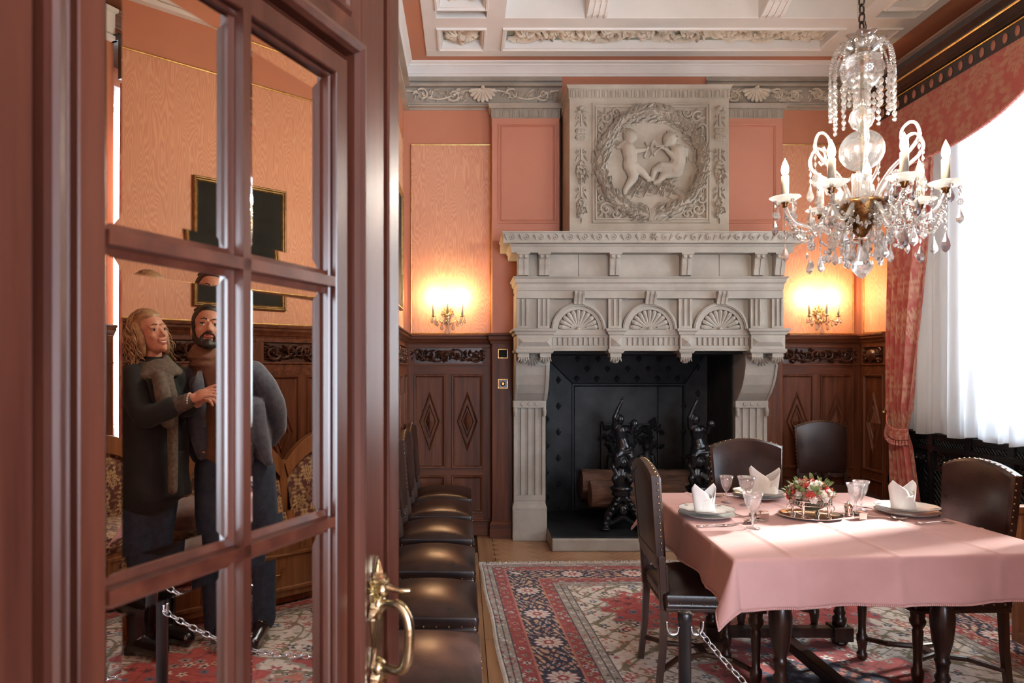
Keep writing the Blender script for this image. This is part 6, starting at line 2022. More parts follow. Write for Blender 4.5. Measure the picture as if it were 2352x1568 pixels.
# cutlery
def cut(kind, x, y, rot, lb):
    t = thing(kind, (x, y, T0), lb, kind, 'silver cutlery on the table', rot)
    g = G()
    if kind == 'knife':
        g.tube([(-.10, 0, .005), (-.06, 0, .006), (-.01, 0, .006)], [.0065, .006, .0045], 8, flat=.6); g.build('handle', M['silver'], t, smooth=True)
        g = G(); g.prism([(-.01, -.006), (.09, -.008), (.105, .002), (.09, .007), (-.01, .006)], .004, .006, 'xy'); g.build('blade', M['silver'], t)
    elif kind == 'fork':
        g.tube([(-.10, 0, .006), (-.05, 0, .005), (.01, 0, .010), (.03, 0, .009)], [.008, .0045, .003, .006], 8, flat=.5); g.build('handle', M['silver'], t, smooth=True)
        g = G(); g.prism([(.028, -.010), (.05, -.012), (.05, .012), (.028, .010)], .0065, .0085, 'xy')
        for k in range(4): g.tube([(.048, -.0105 + .007 * k, .0075), (.075, -.0105 + .007 * k, .004), (.092, -.0095 + .0063 * k, .007)], [.0018, .0016, .0009], 5)
        g.build('tines', M['silver'], t)
    else:
        g.tube([(-.10, 0, .006), (-.05, 0, .005), (.01, 0, .009), (.03, 0, .007)], [.008, .0045, .003, .005], 8, flat=.5); g.build('handle', M['silver'], t, smooth=True)
        g = G(); g.grid(lambda u, v: (.062 + .034 * (2 * u - 1), .022 * (2 * v - 1) * math.sqrt(max(0, 1 - (2 * u - 1) ** 2)), .003 + .007 * ((2 * u - 1) ** 2 + (2 * v - 1) ** 2)), 12, 12); g.build('bowl', M['silver'], t, smooth=True, solid=.001)
cut('knife', 1.14, 3.135, R(12), 'silver knife in front of the left plate')
cut('fork', 1.355, 3.29, R(-62), 'silver fork right of the left plate, crossing the knife')
cut('spoon', 1.26, 3.175, R(25), 'silver spoon between the left plate and the near glass')
cut('fork', 1.80, 3.70, R(200), 'silver fork right of the back plate')
cut('knife', 1.76, 3.64, R(205), 'silver knife beside the fork of the back plate')
cut('spoon', 1.47, 3.86, R(170), 'silver spoon left of the back plate')
cut('knife', 2.03, 3.55, R(115), 'silver knife left of the right plate')
cut('spoon', 1.99, 3.30, R(-35), 'silver spoon left of the right plate, towards the camera')
cut('fork', 2.17, 3.19, R(5), 'silver fork in front of the right plate')
# salt and pepper
for (x, y, lb) in ((1.405, 3.30, 'left of the flower bowl'), (1.862, 3.29, 'right of the flower bowl')):
    t = thing('pepper_caster', (x - .005, y + .07, T0), 'round silver pepper caster with domed lid, ' + lb, 'pepper pot', 'silver pepper casters')
    g = G(); g.lathe([(.019, 0), (.020, .006), (.016, .010), (.018, .020), (.019, .036), (.020, .038)], 20); g.build('body', M['silver'], t, smooth=True)
    g = G(); g.lathe([(.021, .038), (.020, .046), (.014, .058), (.007, .064), (.004, .068), (.006, .072), (.001, .078)], 20); g.build('lid', M['silver'], t, smooth=True)
    t = thing('salt_cellar', (x + .012, y, T0), 'square silver salt cellar ' + lb, 'salt cellar', 'square silver salt cellars', .15)
    g = G(); g.frustum((-.019, .019, -.019, .019, 0), (-.021, .021, -.021, .021, .030)); g.build('body', M['silver'], t, bevel=.002)
    g = G(); g.frame(-.0215, .0215, -.0215, .0215, [(-.001, .028), (-.001, .034), (.004, .034), (.005, .026), (.010, .024)]); g.box(-.015, .015, -.015, .015, .024, .0295); g.build('rim', M['silver'], t)
# tray and flower bowl
TX, TY = 1.665, 3.345
t = thing('silver_tray', (TX, TY, T0), 'oval silver tray under the flower bowl', 'tray')
g = G()
prof = [(0.001, .003), (.108, .003), (.122, .005), (.132, .012), (.141, .013), (.143, .010), (.132, .004), (.112, .0), (.001, .0)]
g.lathe(prof, 48, m=Matrix.Diagonal((1.03, .92, 1, 1)), cap=False, wob=lambda a, z: 0.02 * abs(math.cos(4 * a)) if z > .009 else 0); g.build('tray_body', M['silver'], t, smooth=True)
t = thing('flower_stand', (TX, TY, T0 + .004), 'silver stand with four columns and a pierced band holding the glass flower bowl', 'stand')
for k in range(4):
    a = PI / 4 + k * PI / 2; x, y = .085 * math.cos(a), .075 * math.sin(a)
    g = G(); g.lathe([(.012, 0), (.012, .005), (.006, .010), (.0055, .03), (.007, .05), (.0055, .062), (.010, .072), (.011, .080), (.006, .084)], 12, (x, y, 0)); g.build('leg', M['silver'], t, smooth=True)
g = G(); g.M = Matrix.Diagonal((1.0, .9, 1, 1))
for zz_ in (.058, .078): g.tube([(.094 * math.cos(2 * PI * i / 40), .094 * math.sin(2 * PI * i / 40), zz_) for i in range(40)], .003, 6, close=True)
for i in range(40):
    a = 2 * PI * i / 40; g.tube([(.094 * math.cos(a), .094 * math.sin(a), .058), (.094 * math.cos(a + .08), .094 * math.sin(a + .08), .078)], .0018, 4)
for sg in (-1, 1):
    g.tube([(sg * .098, 0, .055), (sg * .113, 0, .045), (sg * .118, 0, .03), (sg * .108, 0, .018), (sg * .100, 0, .028)], .0035, 6)
g.build('pierced_band', M['silver'], t)
t = thing('glass_bowl', (TX, TY, T0 + .045), 'clear glass bowl with scalloped rim under the flowers', 'bowl')
g = G(); g.lathe([(.001, .0), (.06, .003), (.085, .025), (.095, .045), (.108, .062), (.106, .063), (.092, .046), (.082, .027), (.058, .006), (.001, .003)], 48, cap=False, wob=lambda a, z: 0.05 * math.cos(12 * a) if z > .05 else 0, m=Matrix.Diagonal((1, .9, 1, 1))); g.build('bowl_body', M['glass'], t, smooth=True)
M['petal_w'] = mk('white_petal', (.74, .70, .60), (.82, .79, .70), rough=.7)
M['petal_r'] = mk('red_petal', (.52, .05, .035), (.66, .13, .08), rough=.6)
M['petal_p'] = mk('russet_petal', (.42, .20, .12), (.60, .38, .26), rough=.7)
M['foliage'] = mk('arrangement_leaf', (.10, .19, .055), (.22, .33, .12), rough=.5, scale=40)
M['moss'] = mk('moss_ball', (.07, .09, .03), (.14, .13, .06), rough=.9, scale=60)
fl = thing('flower_arrangement', (TX, TY, T0 + .075), 'domed arrangement of white and red roses with green leaves in the glass bowl', 'flowers')
g = G(); g.ell((0, 0, .02), (.085, .078, .065), 20, 12); g.build('moss', M['moss'], fl, smooth=True)
rd = random.Random(12)
def bloom(r, mat):
    g = G()
    for ring_ in range(3):
        n_ = 6 - ring_
        for k in range(n_):
            a = 2 * PI * k / n_ + ring_ * .5; q = r * (.75 - .22 * ring_); ca_, sa_ = math.cos(a), math.sin(a)
            z_ = r * (.1 + .18 * ring_)
            g.add([(0, 0, z_), (q * .8 * ca_ - q * .45 * sa_, q * .8 * sa_ + q * .45 * ca_, z_ + r * .25), (q * 1.15 * ca_, q * 1.15 * sa_, z_ + r * .30), (q * .8 * ca_ + q * .45 * sa_, q * .8 * sa_ - q * .45 * ca_, z_ + r * .25)], [(0, 3, 2, 1)])
    g.ell((0, 0, r * .45), (r * .28, r * .28, r * .4), 8, 6)
    return mesh_of(g, 'rose', mat)
def lf():
    g = G()
    g.add([(0, 0, 0), (.018, -.012, .004), (.036, -.008, .008), (.048, 0, .004), (.036, .008, .008), (.018, .012, .004), (.024, 0, -.001)], [(0, 1, 6), (1, 2, 6), (2, 3, 6), (3, 4, 6), (4, 5, 6), (5, 0, 6)])
    return mesh_of(g, 'leaf', M['foliage'])
LM = lf()
bl = [bloom(.021, M['petal_w']), bloom(.019, M['petal_r']), bloom(.016, M['petal_p'])]
N_ = 86
for i in range(N_):
    z = 1 - 1.05 * (i + .5) / N_; a = i * 2.39996; q = math.sqrt(max(0, 1 - z * z))
    nrm_ = Vector((q * math.cos(a), q * math.sin(a), z)); p = Vector((nrm_.x * .092, nrm_.y * .085, .022 + nrm_.z * .072))
    rot = nrm_.to_track_quat('Z', 'Y').to_matrix().to_4x4()
    inst(bl[rd.choice([0, 1, 1, 2, 2, 2, 0])], 'rose', fl, Matrix.Translation(p) @ rot @ Matrix.Scale(rd.uniform(.85, 1.35), 4))
for i in range(52):
    z = rd.uniform(-.15, .95); a = rd.uniform(0, 2 * PI); q = math.sqrt(max(0, 1 - z * z))
    nrm_ = Vector((q * math.cos(a), q * math.sin(a), z)); p = Vector((nrm_.x * .090, nrm_.y * .084, .022 + nrm_.z * .070))
    tg = (nrm_ * .8 + Vector((rd.uniform(-1, 1), rd.uniform(-1, 1), rd.uniform(-.2, 1))) * .6).normalized()
    rot = tg.to_track_quat('X', 'Z').to_matrix().to_4x4()
    inst(LM, 'leaf', fl, Matrix.Translation(p) @ rot @ Matrix.Scale(rd.uniform(.7, 1.1), 4))

# ------------------------------------------------------------ barrier posts and chain
def post(x, y, h, lb):
    t = thing('barrier_post', (x, y, 0.002), lb, 'barrier post', 'black barrier posts')
    g = G(); g.lathe([(.001, 0.0), (.13, 0.0), (.14, .006), (.135, .014), (.03, .022), (.018, .03)], 28, (0, 0, .009), cap=False); g.build('base', M['black_metal'], t, smooth=True)
    g = G(); g.lathe([(.0185, .02), (.0185, h - .03), (.021, h - .028), (.021, h - .006), (.018, h), (.001, h + .001)], 20); g.build('pole', M['black_metal'], t, smooth=True)
    for sg in (-1, 1):
        g = G(); g.tube(cr([(sg * .018, 0, h - .045), (sg * .024, 0, h - .066), (sg * .042, 0, h - .068), (sg * .052, 0, h - .052), (sg * .054, 0, h - .03)]), .0045, 8); g.build('hook', M['steel'], t, smooth=True)
    return t
PA, PB = Vector((0.657, 2.07, 0)), Vector((1.24, 1.27, 0))
hpost = EYE - (1405 - PY) / FPX * 2.07
post(PA.x, PA.y, hpost, 'black barrier post with two hooks standing left of the table')
pb = post(PB.x, PB.y, hpost, 'black barrier post near the camera, seen as a thin dark pole in the mirror door')
dAB = (PB - PA).normalized()
cht = thing('barrier_chain', tuple(PA + Vector((0, 0, .4))), 'steel chain sagging between the two barrier posts', 'chain')
link = G(); link.tube([(0.0085 * math.cos(2 * PI * i / 14), 0, (0.011 if True else 0) * 0.0 + 0.0 + 0.0150 * math.sin(2 * PI * i / 14)) for i in range(14)], .0024, 6, close=True)
lm = mesh_of(link, 'chain_link', M['steel'], True)
p0 = PA + Vector((.048, 0, hpost - .062)); p1 = PB + Vector((-.048, 0, hpost - .062))
L_ = (p1 - p0).length
cp = []
for i in range(400):
    t_ = i / 399; p = p0 + (p1 - p0) * t_; p.z -= 0.17 * 4 * t_ * (1 - t_); cp.append(p)
acc = 0; nxt = 0; k = 0; o0 = Vector(ORG[cht.name])
for i in range(1, 400):
    acc += (cp[i] - cp[i - 1]).length
    if acc >= nxt:
        d = (cp[i] - cp[i - 1]).normalized()
        rot = d.to_track_quat('Z', 'Y').to_matrix().to_4x4()
        inst(lm, 'chain_link', cht, Matrix.Translation(cp[i] - o0) @ rot @ Matrix.Rotation(PI / 2 * (k % 2), 4, 'Z')); k += 1
        nxt += 0.0235

# ------------------------------------------------------------ pictures
def picture(M0, u0, u1, v0, v1, lb):
    t = thing('picture', tuple(M0 @ Vector(((u0 + u1) / 2, v0, 0.02))), lb, 'picture')
    g = G(M0); g.box(u0 + .03, u1 - .03, v0 + .03, v1 - .03, .006, .018); g.build('canvas', M['canvas'], t, world=True)
    g = G(M0); g.frame(u0, u1, v0, v1, [(-.0, .006), (0, .03), (.006, .036), (.012, .034), (.018, .026), (.024, .024), (.028, .028), (.032, .020), (.036, .012)]); g.build('frame', M['old_gold'], t, world=True)
picture(FR(XR, 0, 0), -2.89, -2.22, 1.90, 2.77, 'dark old painting in narrow gilt frame on the right wall above the sofa')
picture(FL(XL, 0, 0), 5.05, 5.87, 1.97, 2.95, 'gilt framed picture on the left wall, seen edge-on beside the open door')

# ------------------------------------------------------------ sofa under the picture
sf = thing('sofa', (3.17, 2.55, 0), 'wooden settee with brown and gold floral upholstery against the right wall', 'sofa')
SY0, SY1 = 1.25, 3.64
M['sofa_wood'] = wood('golden_oak_sofa', (0.20, 0.075, 0.025), (0.34, 0.14, 0.05), 0.35, 0.25)
g = G(); g.box(2.86, 3.52, SY0, SY1, 0.05, 0.36); g.box(2.90, 3.50, SY0 + .03, SY1 - .03, 0, .05); g.build('base', M['sofa_wood'], sf, world=True, bevel=.006)
for k in range(3):
    a = SY0 + .05 + k * .78; g = G(FR(2.86, a + .74, 0)); g.frame(0, .72, .09, .33, [(0, 0), (.004, .010), (.02, .010), (.026, 0)]); g.build('front_panel', M['sofa_wood'], sf, world=True)
    g = G(FR(2.86, a + .74, 0)); g.tube([(.30, .24, .012), (.33, .20, .02), (.39, .20, .02), (.42, .24, .012)], .006, 6); g.build('handle', M['bronze'], sf, world=True)
BRN, GLD = (0.105, 0.030, 0.020), (0.50, 0.33, 0.17)
g = G(); uv = []
def fseat(u, v):
    y = SY0 + .06 + (SY1 - SY0 - .12) * u
    # front roll, top
    prof_ = [(2.855, .36), (2.835, .40), (2.85, .455), (2.90, .475), (3.10, .48), (3.42, .46)]
    q = v * 5; i = min(4, int(q)); f_ = q - i
    x = prof_[i][0] * (1 - f_) + prof_[i + 1][0] * f_; z = prof_[i][1] * (1 - f_) + prof_[i + 1][1] * f_
    uv.append((y, x + z)); return (x, y, z)
g.grid(fseat, 330, 110); fabric(g, uv, BRN, GLD, 'seat', sf, 'print', .15, world=True, smooth=True)
for k in range(3):
    a, b = SY0 + .06 + k * .757, SY0 + .06 + (k + 1) * .757
    g = G(); uv = []
    def fb_(u, v):
        y = a + .03 + (b - a - .06) * u; x_ = (2 * u - 1)
        top = .70 + .19 * (1 - abs(x_) ** 2.6)
        z = .46 + (top - .46) * v
        x = 3.40 + .07 * v - .035 * math.sin(PI * u) * math.sin(PI * v)
        uv.append((y, z)); return (x, y, z)
    g.grid(fb_, 110, 70); fabric(g, uv, BRN, GLD, 'back_panel', sf, 'print', .15, world=True, smooth=True)
    g = G()
    n_ = 24; top_o = []; top_i = []
    for i in range(n_ + 1):
        u = i / n_; x_ = 2 * u - 1; y = a + (b - a) * u
        top_o.append((y, .80 + .22 * (1 - abs(x_) ** 2.4))); top_i.append((a + .03 + (b - a - .06) * u, .70 + .19 * (1 - abs(x_) ** 2.6)))
    poly = top_o + list(reversed(top_i)); poly = poly
    g.prism(poly, 3.435, 3.50, 'yz'); g.box(3.45, 3.50, a, a + .03, .40, .82); g.box(3.45, 3.50, b - .03, b, .40, .82); g.box(3.485, 3.51, a + .01, b - .01, .40, .80)
    g.build('back_frame', M['sofa_wood'], sf, world=True, bevel=.003)
for (a, b) in ((SY0, SY0 + .07), (SY1 - .07, SY1)):
    g = G(); g.box(2.84, 3.50, a, b, .72, .76); g.box(2.86, 2.93, a + .005, b - .005, .36, .72); g.box(2.93, 3.45, a + .02, b - .02, .36, .55); g.build('arm', M['sofa_wood'], sf, world=True, bevel=.008)
sf.location.z += RUGZ
# cushion
M['velvet'] = mk('brown_velvet', (.16, .065, .050), (.30, .14, .11), rough=.7, scale=18, sheen=.8, bump=.3, bscale=40)
cu = G()
cu.grid(lambda u, v: (0.24 * (2 * u - 1) * (1 - .10 * (1 - (2 * v - 1) ** 2)), 0.21 * (2 * v - 1) * (1 - .10 * (1 - (2 * u - 1) ** 2)), .075 * ((1 - (2 * u - 1) ** 4) * (1 - (2 * v - 1) ** 4)) ** .5), 24, 24)
cu.grid(lambda u, v: (0.24 * (2 * u - 1) * (1 - .10 * (1 - (2 * v - 1) ** 2)), 0.21 * (2 * v - 1) * (1 - .10 * (1 - (2 * u - 1) ** 2)), -.06 * ((1 - (2 * u - 1) ** 4) * (1 - (2 * v - 1) ** 4)) ** .5), 24, 24)
o = cu.build('cushion', M['velvet'], None, smooth=True)
o.location = (3.07, 2.12, .556); o.rotation_euler = (R(4), R(-6), R(20)); tag(o, 'brown velvet cushion lying on the sofa seat between the two people', 'cushion')
# ------------------------------------------------------------ chandelier
CX, CY_ = 1.783, 3.12
cdl = thing('chandelier', (CX, CY_, 1.87), 'crystal chandelier with six lit candle arms hanging over the dining table', 'chandelier')
def cb(g, name, mat, parent=None, smooth=True): return g.build(name, M[mat] if isinstance(mat, str) else mat, parent or cdl, smooth=smooth)
Z0 = 1.87
def hz_(y): return EYE - (y - PY) / FPX * CY_ - Z0      # local height that the photo shows at row y on the axis
# chain
lk = G(); lk.tube([(0.013 * math.cos(2 * PI * i / 14), 0, 0.024 * math.sin(2 * PI * i / 14)) for i in range(14)], .0038, 6, close=True)
lkm = mesh_of(lk, 'chain_link', M['ceil_iron'], True)
zt_ = hz_(72)
k = 0; z = zt_ + .02
while z < HC + .24 - Z0:
    inst(lkm, 'chain_link', cdl, Matrix.Translation((0, 0, z)) @ Matrix.Rotation(PI / 2 * (k % 2) + .4, 4, 'Z')); z += .039; k += 1
g = G(); g.lathe([(.055, HC + .25 - Z0), (.05, HC + .235 - Z0), (.03, HC + .21 - Z0), (.012, HC + .20 - Z0)], 20); cb(g, 'ceiling_rose', 'bronze')
g = G(); g.tube([(.012, 0, hz_(45)), (.020, 0, hz_(60)), (.014, 0, hz_(80))], .0025, 5); cb(g, 'cable', 'ceil_iron')
g = G(); g.tube([(0, 0, hz_(70)), (0, 0, hz_(470))], .006, 8); cb(g, 'rod', 'brass')
# glass stem pieces
g = G(); g.lathe([(.012, hz_(130)), (.045, hz_(122)), (.080, hz_(105)), (.088, hz_(100)), (.080, hz_(103)), (.040, hz_(116)), (.010, hz_(122))], 40, cap=False, wob=lambda a, zz: .16 * math.cos(8 * a) if zz > hz_(112) else 0); cb(g, 'top_dish', 'crystal')
g = G(); g.lathe([(.010, hz_(105)), (.040, hz_(92)), (.060, hz_(80)), (.056, hz_(79)), (.036, hz_(90)), (.010, hz_(98))], 40, cap=False, wob=lambda a, zz: .20 * math.cos(6 * a + .3) if zz > hz_(92) else 0); cb(g, 'top_dish', 'crystal')
g = G(); g.lathe([(.012, hz_(205)), (.05, hz_(200)), (.080, hz_(180)), (.088, hz_(155)), (.075, hz_(135)), (.03, hz_(124)), (.012, hz_(122))], 28, cap=False, wob=lambda a, zz: .03 * math.cos(14 * a)); cb(g, 'globe', 'crystal')
g = G(); g.lathe([(.030, hz_(124)), (.046, hz_(122)), (.046, hz_(117)), (.030, hz_(115))], 24); cb(g, 'collar', 'bronze')
g = G(); g.lathe([(.010, hz_(248)), (.022, hz_(244)), (.026, hz_(225)), (.020, hz_(214)), (.028, hz_(208)), (.010, hz_(205))], 20, cap=False); cb(g, 'stem', 'crystal')
g = G(); g.lathe([(.012, hz_(300)), (.038, hz_(292)), (.052, hz_(275)), (.046, hz_(258)), (.024, hz_(248)), (.010, hz_(247))], 24, cap=False, wob=lambda a, zz: .05 * math.cos(10 * a)); cb(g, 'vase', 'crystal')
M['crystal_ribbed'] = crystalmat('ribbed_glass', (1, 1, 1), 0.45, 0.22, 1.35, 0.02, 0.14)
g = G(); zc_ = hz_(346)
g.lathe([(max(.002, .091 * math.sin(PI * i / 40)) * (1 + .014 * (i % 2)), zc_ - .091 * math.cos(PI * i / 40)) for i in range(41)], 36, cap=False); cb(g, 'ball', 'crystal_ribbed')
g = G(); g.lathe([(.085 * math.sin(PI * i / 20) + .001, zc_ + .085 * math.cos(PI * i / 20)) for i in range(21)], 30, cap=False); cb(g, 'ball_inside', 'crystal_ribbed')
for k in range(5):
    a = 2 * PI * k / 5; g = G(); x, y = .030 * math.cos(a), .030 * math.sin(a)
    g.lathe([(.010, hz_(470)), (.013, hz_(455)), (.011, hz_(420)), (.014, hz_(405)), (.008, hz_(396))], 12, (x, y, 0), cap=False); cb(g, 'stem_tube', 'crystal')
# brass bowl
g = G(); g.lathe([(.092, hz_(462)), (.095, hz_(468)), (.094, hz_(474)), (.088, hz_(480)), (.086, hz_(492)), (.074, hz_(505)), (.062, hz_(512)), (.060, hz_(518)), (.040, hz_(530)), (.030, hz_(536)), (.014, hz_(545)), (.004, hz_(550)), (.003, hz_(566))], 36, wob=lambda a, zz: .012 * math.cos(18 * a)); cb(g, 'bowl', 'bronze')
# bottom finial
g = G(); g.lathe([(.002, hz_(640)), (.018, hz_(634)), (.042, hz_(618)), (.045, hz_(610)), (.036, hz_(602)), (.020, hz_(594)), (.017, hz_(580)), (.010, hz_(570)), (.012, hz_(564)), (.003, hz_(560))], 16, cap=False); cb(g, 'bell_finial', 'crystal', smooth=False)
# crystal stock shapes
def faceted(prof, n, name, mat):
    g = G(); g.lathe(prof, n); return mesh_of(g, name, M[mat])
pear = faceted([(.0015, 0), (.003, -.006), (.006, -.02), (.0145, -.044), (.0135, -.054), (.0015, -.066)], 6, 'pendant', 'crystal')
pear_s = faceted([(.0015, 0), (.004, -.008), (.012, -.03), (.015, -.045), (.012, -.056), (.0015, -.066)], 6, 'pendant', 'smoke')
almond = faceted([(.001, 0), (.0045, -.007), (.0068, -.014), (.0045, -.021), (.001, -.028)], 6, 'almond_drop', 'crystal')
almond_w = faceted([(.001, 0), (.007, -.006), (.0105, -.014), (.007, -.022), (.001, -.028)], 6, 'almond_drop', 'crystal')
ball_ = faceted([(.001, .0085), (.006, .006), (.0085, 0), (.006, -.006), (.001, -.0085)], 8, 'bead', 'crystal')
def star():
    g = G()
    for k in range(8):
        a = 2 * PI * k / 8; g.ell((.013 * math.cos(a), 0, .013 * math.sin(a)), (.0062, .005, .0062), 6, 4)
    g.ell((0, 0, 0), (.007, .006, .007), 6, 4); return mesh_of(g, 'crystal_star', M['crystal'])
star_ = star()
drop_i = lambda me, p, par=None, s=1.0, rz=0.0: inst(me, me.name.split('.')[0], par or cdl, Matrix.Translation(p) @ Matrix.Rotation(rz, 4, 'Z') @ Matrix.Scale(s, 4))
def garland(pts, step, r, name='bead_garland', par=None):
    g = G(); P = [Vector(p) for p in pts]; acc = 0; nx = 0
    for i in range(1, len(P)):
        acc += (P[i] - P[i - 1]).length
        if acc >= nx: 
            g.lathe([(.0006, r), (r * .75, r * .55), (r, 0), (r * .75, -r * .55), (.0006, -r)], 6, P[i]); nx += step
    return g.build(name, M['crystal'], par or cdl)
def sag(p, q, s, n=60): 
    p = Vector(p); q = Vector(q)
    return [p + (q - p) * (i / n) - Vector((0, 0, s * 4 * (i / n) * (1 - i / n))) for i in range(n + 1)]
# upper dome of bead strings, then strings of almond drops
NS = 16
for k in range(NS):
    a = 2 * PI * k / NS + .1; ca_, sa_ = math.cos(a), math.sin(a)
    pts = []
    for i in range(40):
        t_ = i / 39; r_ = .050 + (.128 - .050) * math.sin(t_ * PI / 2) ; zz_ = hz_(104) + (hz_(172) - hz_(104)) * t_ ** 1.8 + .02 * math.sin(PI * t_)
        pts.append((r_ * ca_, r_ * sa_, zz_))
    garland(pts, .0105, .0062, 'bead_string')
    drop_i(star_, (.128 * ca_, .128 * sa_, hz_(180)), rz=a + PI / 2)
    L = 4 + (k % 3)
    for j in range(L): drop_i(almond_w, (.126 * ca_, .126 * sa_, hz_(188) - .031 * j), s=1.12)
    drop_i(ball_, (.126 * ca_, .126 * sa_, hz_(188) - .031 * L - .010), s=1.15)
for k in range(6):
    a = 2 * PI * k / 6 + .35; ca_, sa_ = math.cos(a), math.sin(a)
    for j in range(3): drop_i(almond_w, (.075 * ca_, .075 * sa_, hz_(205) - .031 * j), s=1.1)
# arms
M['dish'] = crystalmat('cut_dish', (1, 1, 1), 0.40, 0.30, 1.45, 0, 0.2)
arms = [(-88, .285, 1), (-141, .305, 0), (-38, .31, 1), (168, .32, 0), (18, .35, 1), (95, .31, 0)]
ZD_ = 2.238 - Z0
angs = []
for i, (dg, Rr, fl_) in enumerate(arms):
    a = R(dg); ca_, sa_ = math.cos(a), math.sin(a); angs.append((a, Rr))
    def P(r, z, off=0): return (r * ca_ - off * sa_, r * sa_ + off * ca_, z)
    zb_ = hz_(470)
    g = G(); pts = cr([P(.082, zb_ - .0), P(.115, zb_ - .028), P(.165, zb_ - .078), P(.22, zb_ - .088), P(Rr - .035, zb_ - .06), P(Rr - .004, ZD_ - .028), P(Rr, ZD_ - .004)], 8)
    g.tube(pts, .0088, 10); arm = cb(g, 'arm', 'crystal')
    ORG[arm.name] = ORG[cdl.name]
    g = G(); g.lathe([(.007, -.026), (.013, -.02), (.011, -.012), (.018, -.004), (.017, .004)], 18, P(Rr, ZD_)); cb(g, 'socket', 'bronze', arm)
    g = G(); g.lathe([(.012, -.004), (.036, .000), (.068, .020), (.066, .023), (.034, .004), (.012, .002)], 40, P(Rr, ZD_), cap=False, wob=lambda q, zz: .16 * math.cos(8 * q) if zz > ZD_ + .01 else 0); cb(g, 'drip_dish', 'dish', arm)
    g = G(); g.lathe([(.0165, .005), (.0165, .118), (.014, .121), (.010, .121)], 20, P(Rr, ZD_)); cb(g, 'candle_sleeve', 'wax', arm)
    g = G(); zz_ = ZD_ + .121; g.lathe([(.008, 0), (.014, .012), (.0165, .026), (.0145, .044), (.008, .062), (.002, .076), (.0005, .080)], 16, P(Rr, zz_)); cb(g, 'bulb', 'bulb', arm)
    for q in range(4):
        b = a + q * PI / 2 + .4; x, y, z_ = P(Rr, ZD_)
        px_, py_ = x + .052 * math.cos(b), y + .052 * math.sin(b)
        drop_i(ball_, (px_, py_, ZD_ - .002), arm)
        if q % 2 == 0:
            drop_i(almond, (px_, py_, ZD_ - .012), arm); drop_i(star_, (px_, py_, ZD_ - .062), arm, .8, b); drop_i(pear if (i + q) % 3 else pear_s, (px_, py_, ZD_ - .085), arm, 1.05)
        else:
            drop_i(pear if i % 2 else pear_s, (px_, py_, ZD_ - .012), arm, .95)
    for q in range(5): drop_i(almond, (P(Rr, 0)[0], P(Rr, 0)[1], ZD_ - .030 - .031 * q), arm)
    drop_i(pear_s if fl_ else pear, (P(Rr, 0)[0], P(Rr, 0)[1], ZD_ - .19), arm, 1.25)
    pl = bpy.data.lights.new('bulb_light', 'POINT'); pl.energy = 9; pl.color = (1.0, .88, .72); pl.shadow_soft_size = .03
    po = bpy.data.objects.new('bulb_light', pl); C.objects.link(po); po.parent = arm; po.location = P(Rr, zz_ + .11)
    # scroll hook arm between the candles
    a2 = a + R(26); c2, s2_ = math.cos(a2), math.sin(a2)
    def Q(r, z): return (r * c2, r * s2_, z)
    g = G()
    pts = cr([Q(.055, hz_(462)), Q(.085, hz_(435)), Q(.13, hz_(405)), Q(.20, hz_(378)), Q(.245, hz_(350)), Q(.235, hz_(322)), Q(.205, hz_(314)), Q(.175, hz_(326)), Q(.172, hz_(346)), Q(.190, hz_(354)), Q(.202, hz_(345))], 6)
    g.tube(pts, [.0090 - .004 * t_ / len(pts) for t_ in range(len(pts))], 9); cb(g, 'scroll_arm', 'crystal')
    drop_i(ball_, Q(.245, hz_(358))); drop_i(almond, Q(.245, hz_(364))); drop_i(almond, Q(.245, hz_(380))); drop_i(pear, Q(.245, hz_(396)), None, 1.25)
    drop_i(star_, Q(.15, hz_(420)), None, 1.3, a2); drop_i(pear_s if fl_ else pear, Q(.12, hz_(430)), None, 1.5)
# garlands between arms and below
N6 = 6
srt = sorted(angs)
for i in range(N6):
    (a, r1), (b, r2) = srt[i], srt[(i + 1) % N6]
    p = Vector((r1 * math.cos(a), r1 * math.sin(a), ZD_ - .05)); q = Vector((r2 * math.cos(b), r2 * math.sin(b), ZD_ - .05))
    garland(sag(p, q, .11), .0155, .0070)
    p2 = Vector((.11 * math.cos(a), .11 * math.sin(a), hz_(500)))
    garland(sag(p - Vector((0, 0, .08)), p2 * 1.0, .06), .0155, .0068)
    garland(sag(Vector((.075 * math.cos(a), .075 * math.sin(a), hz_(498))), Vector((.075 * math.cos(b), .075 * math.sin(b), hz_(498))), .05), .0145, .0065)
    m_ = (p + q) / 2
    for j in range(3): drop_i(almond, (p2.x, p2.y, hz_(505) - .031 * j), s=1.1)
    drop_i(star_, (p2.x, p2.y, hz_(505) - .105), None, 1.0, a); drop_i(pear, (p2.x, p2.y, hz_(505) - .125), None, 1.15)
    drop_i(star_, (p2.x * .9, p2.y * .9, hz_(488)), None, 1.5, a + .5)
rd = random.Random(77)
for k in range(150):
    a = rd.uniform(0, 2 * PI); r_ = rd.uniform(.05, .28); zz_ = rd.uniform(hz_(585), hz_(440))
    drop_i(rd.choice([almond, ball_, star_, almond, pear]), (r_ * math.cos(a), r_ * math.sin(a), zz_), None, rd.uniform(.9, 1.3), a)
g = G(); g.tube([(.07 * math.cos(2 * PI * i / 30), .07 * math.sin(2 * PI * i / 30), hz_(553)) for i in range(30)], .004, 6, close=True)
for k in range(3):
    a = 2 * PI * k / 3; g.tube([(0, 0, hz_(552)), (.07 * math.cos(a), .07 * math.sin(a), hz_(553))], .0025, 5)
cb(g, 'lower_ring', 'silver')
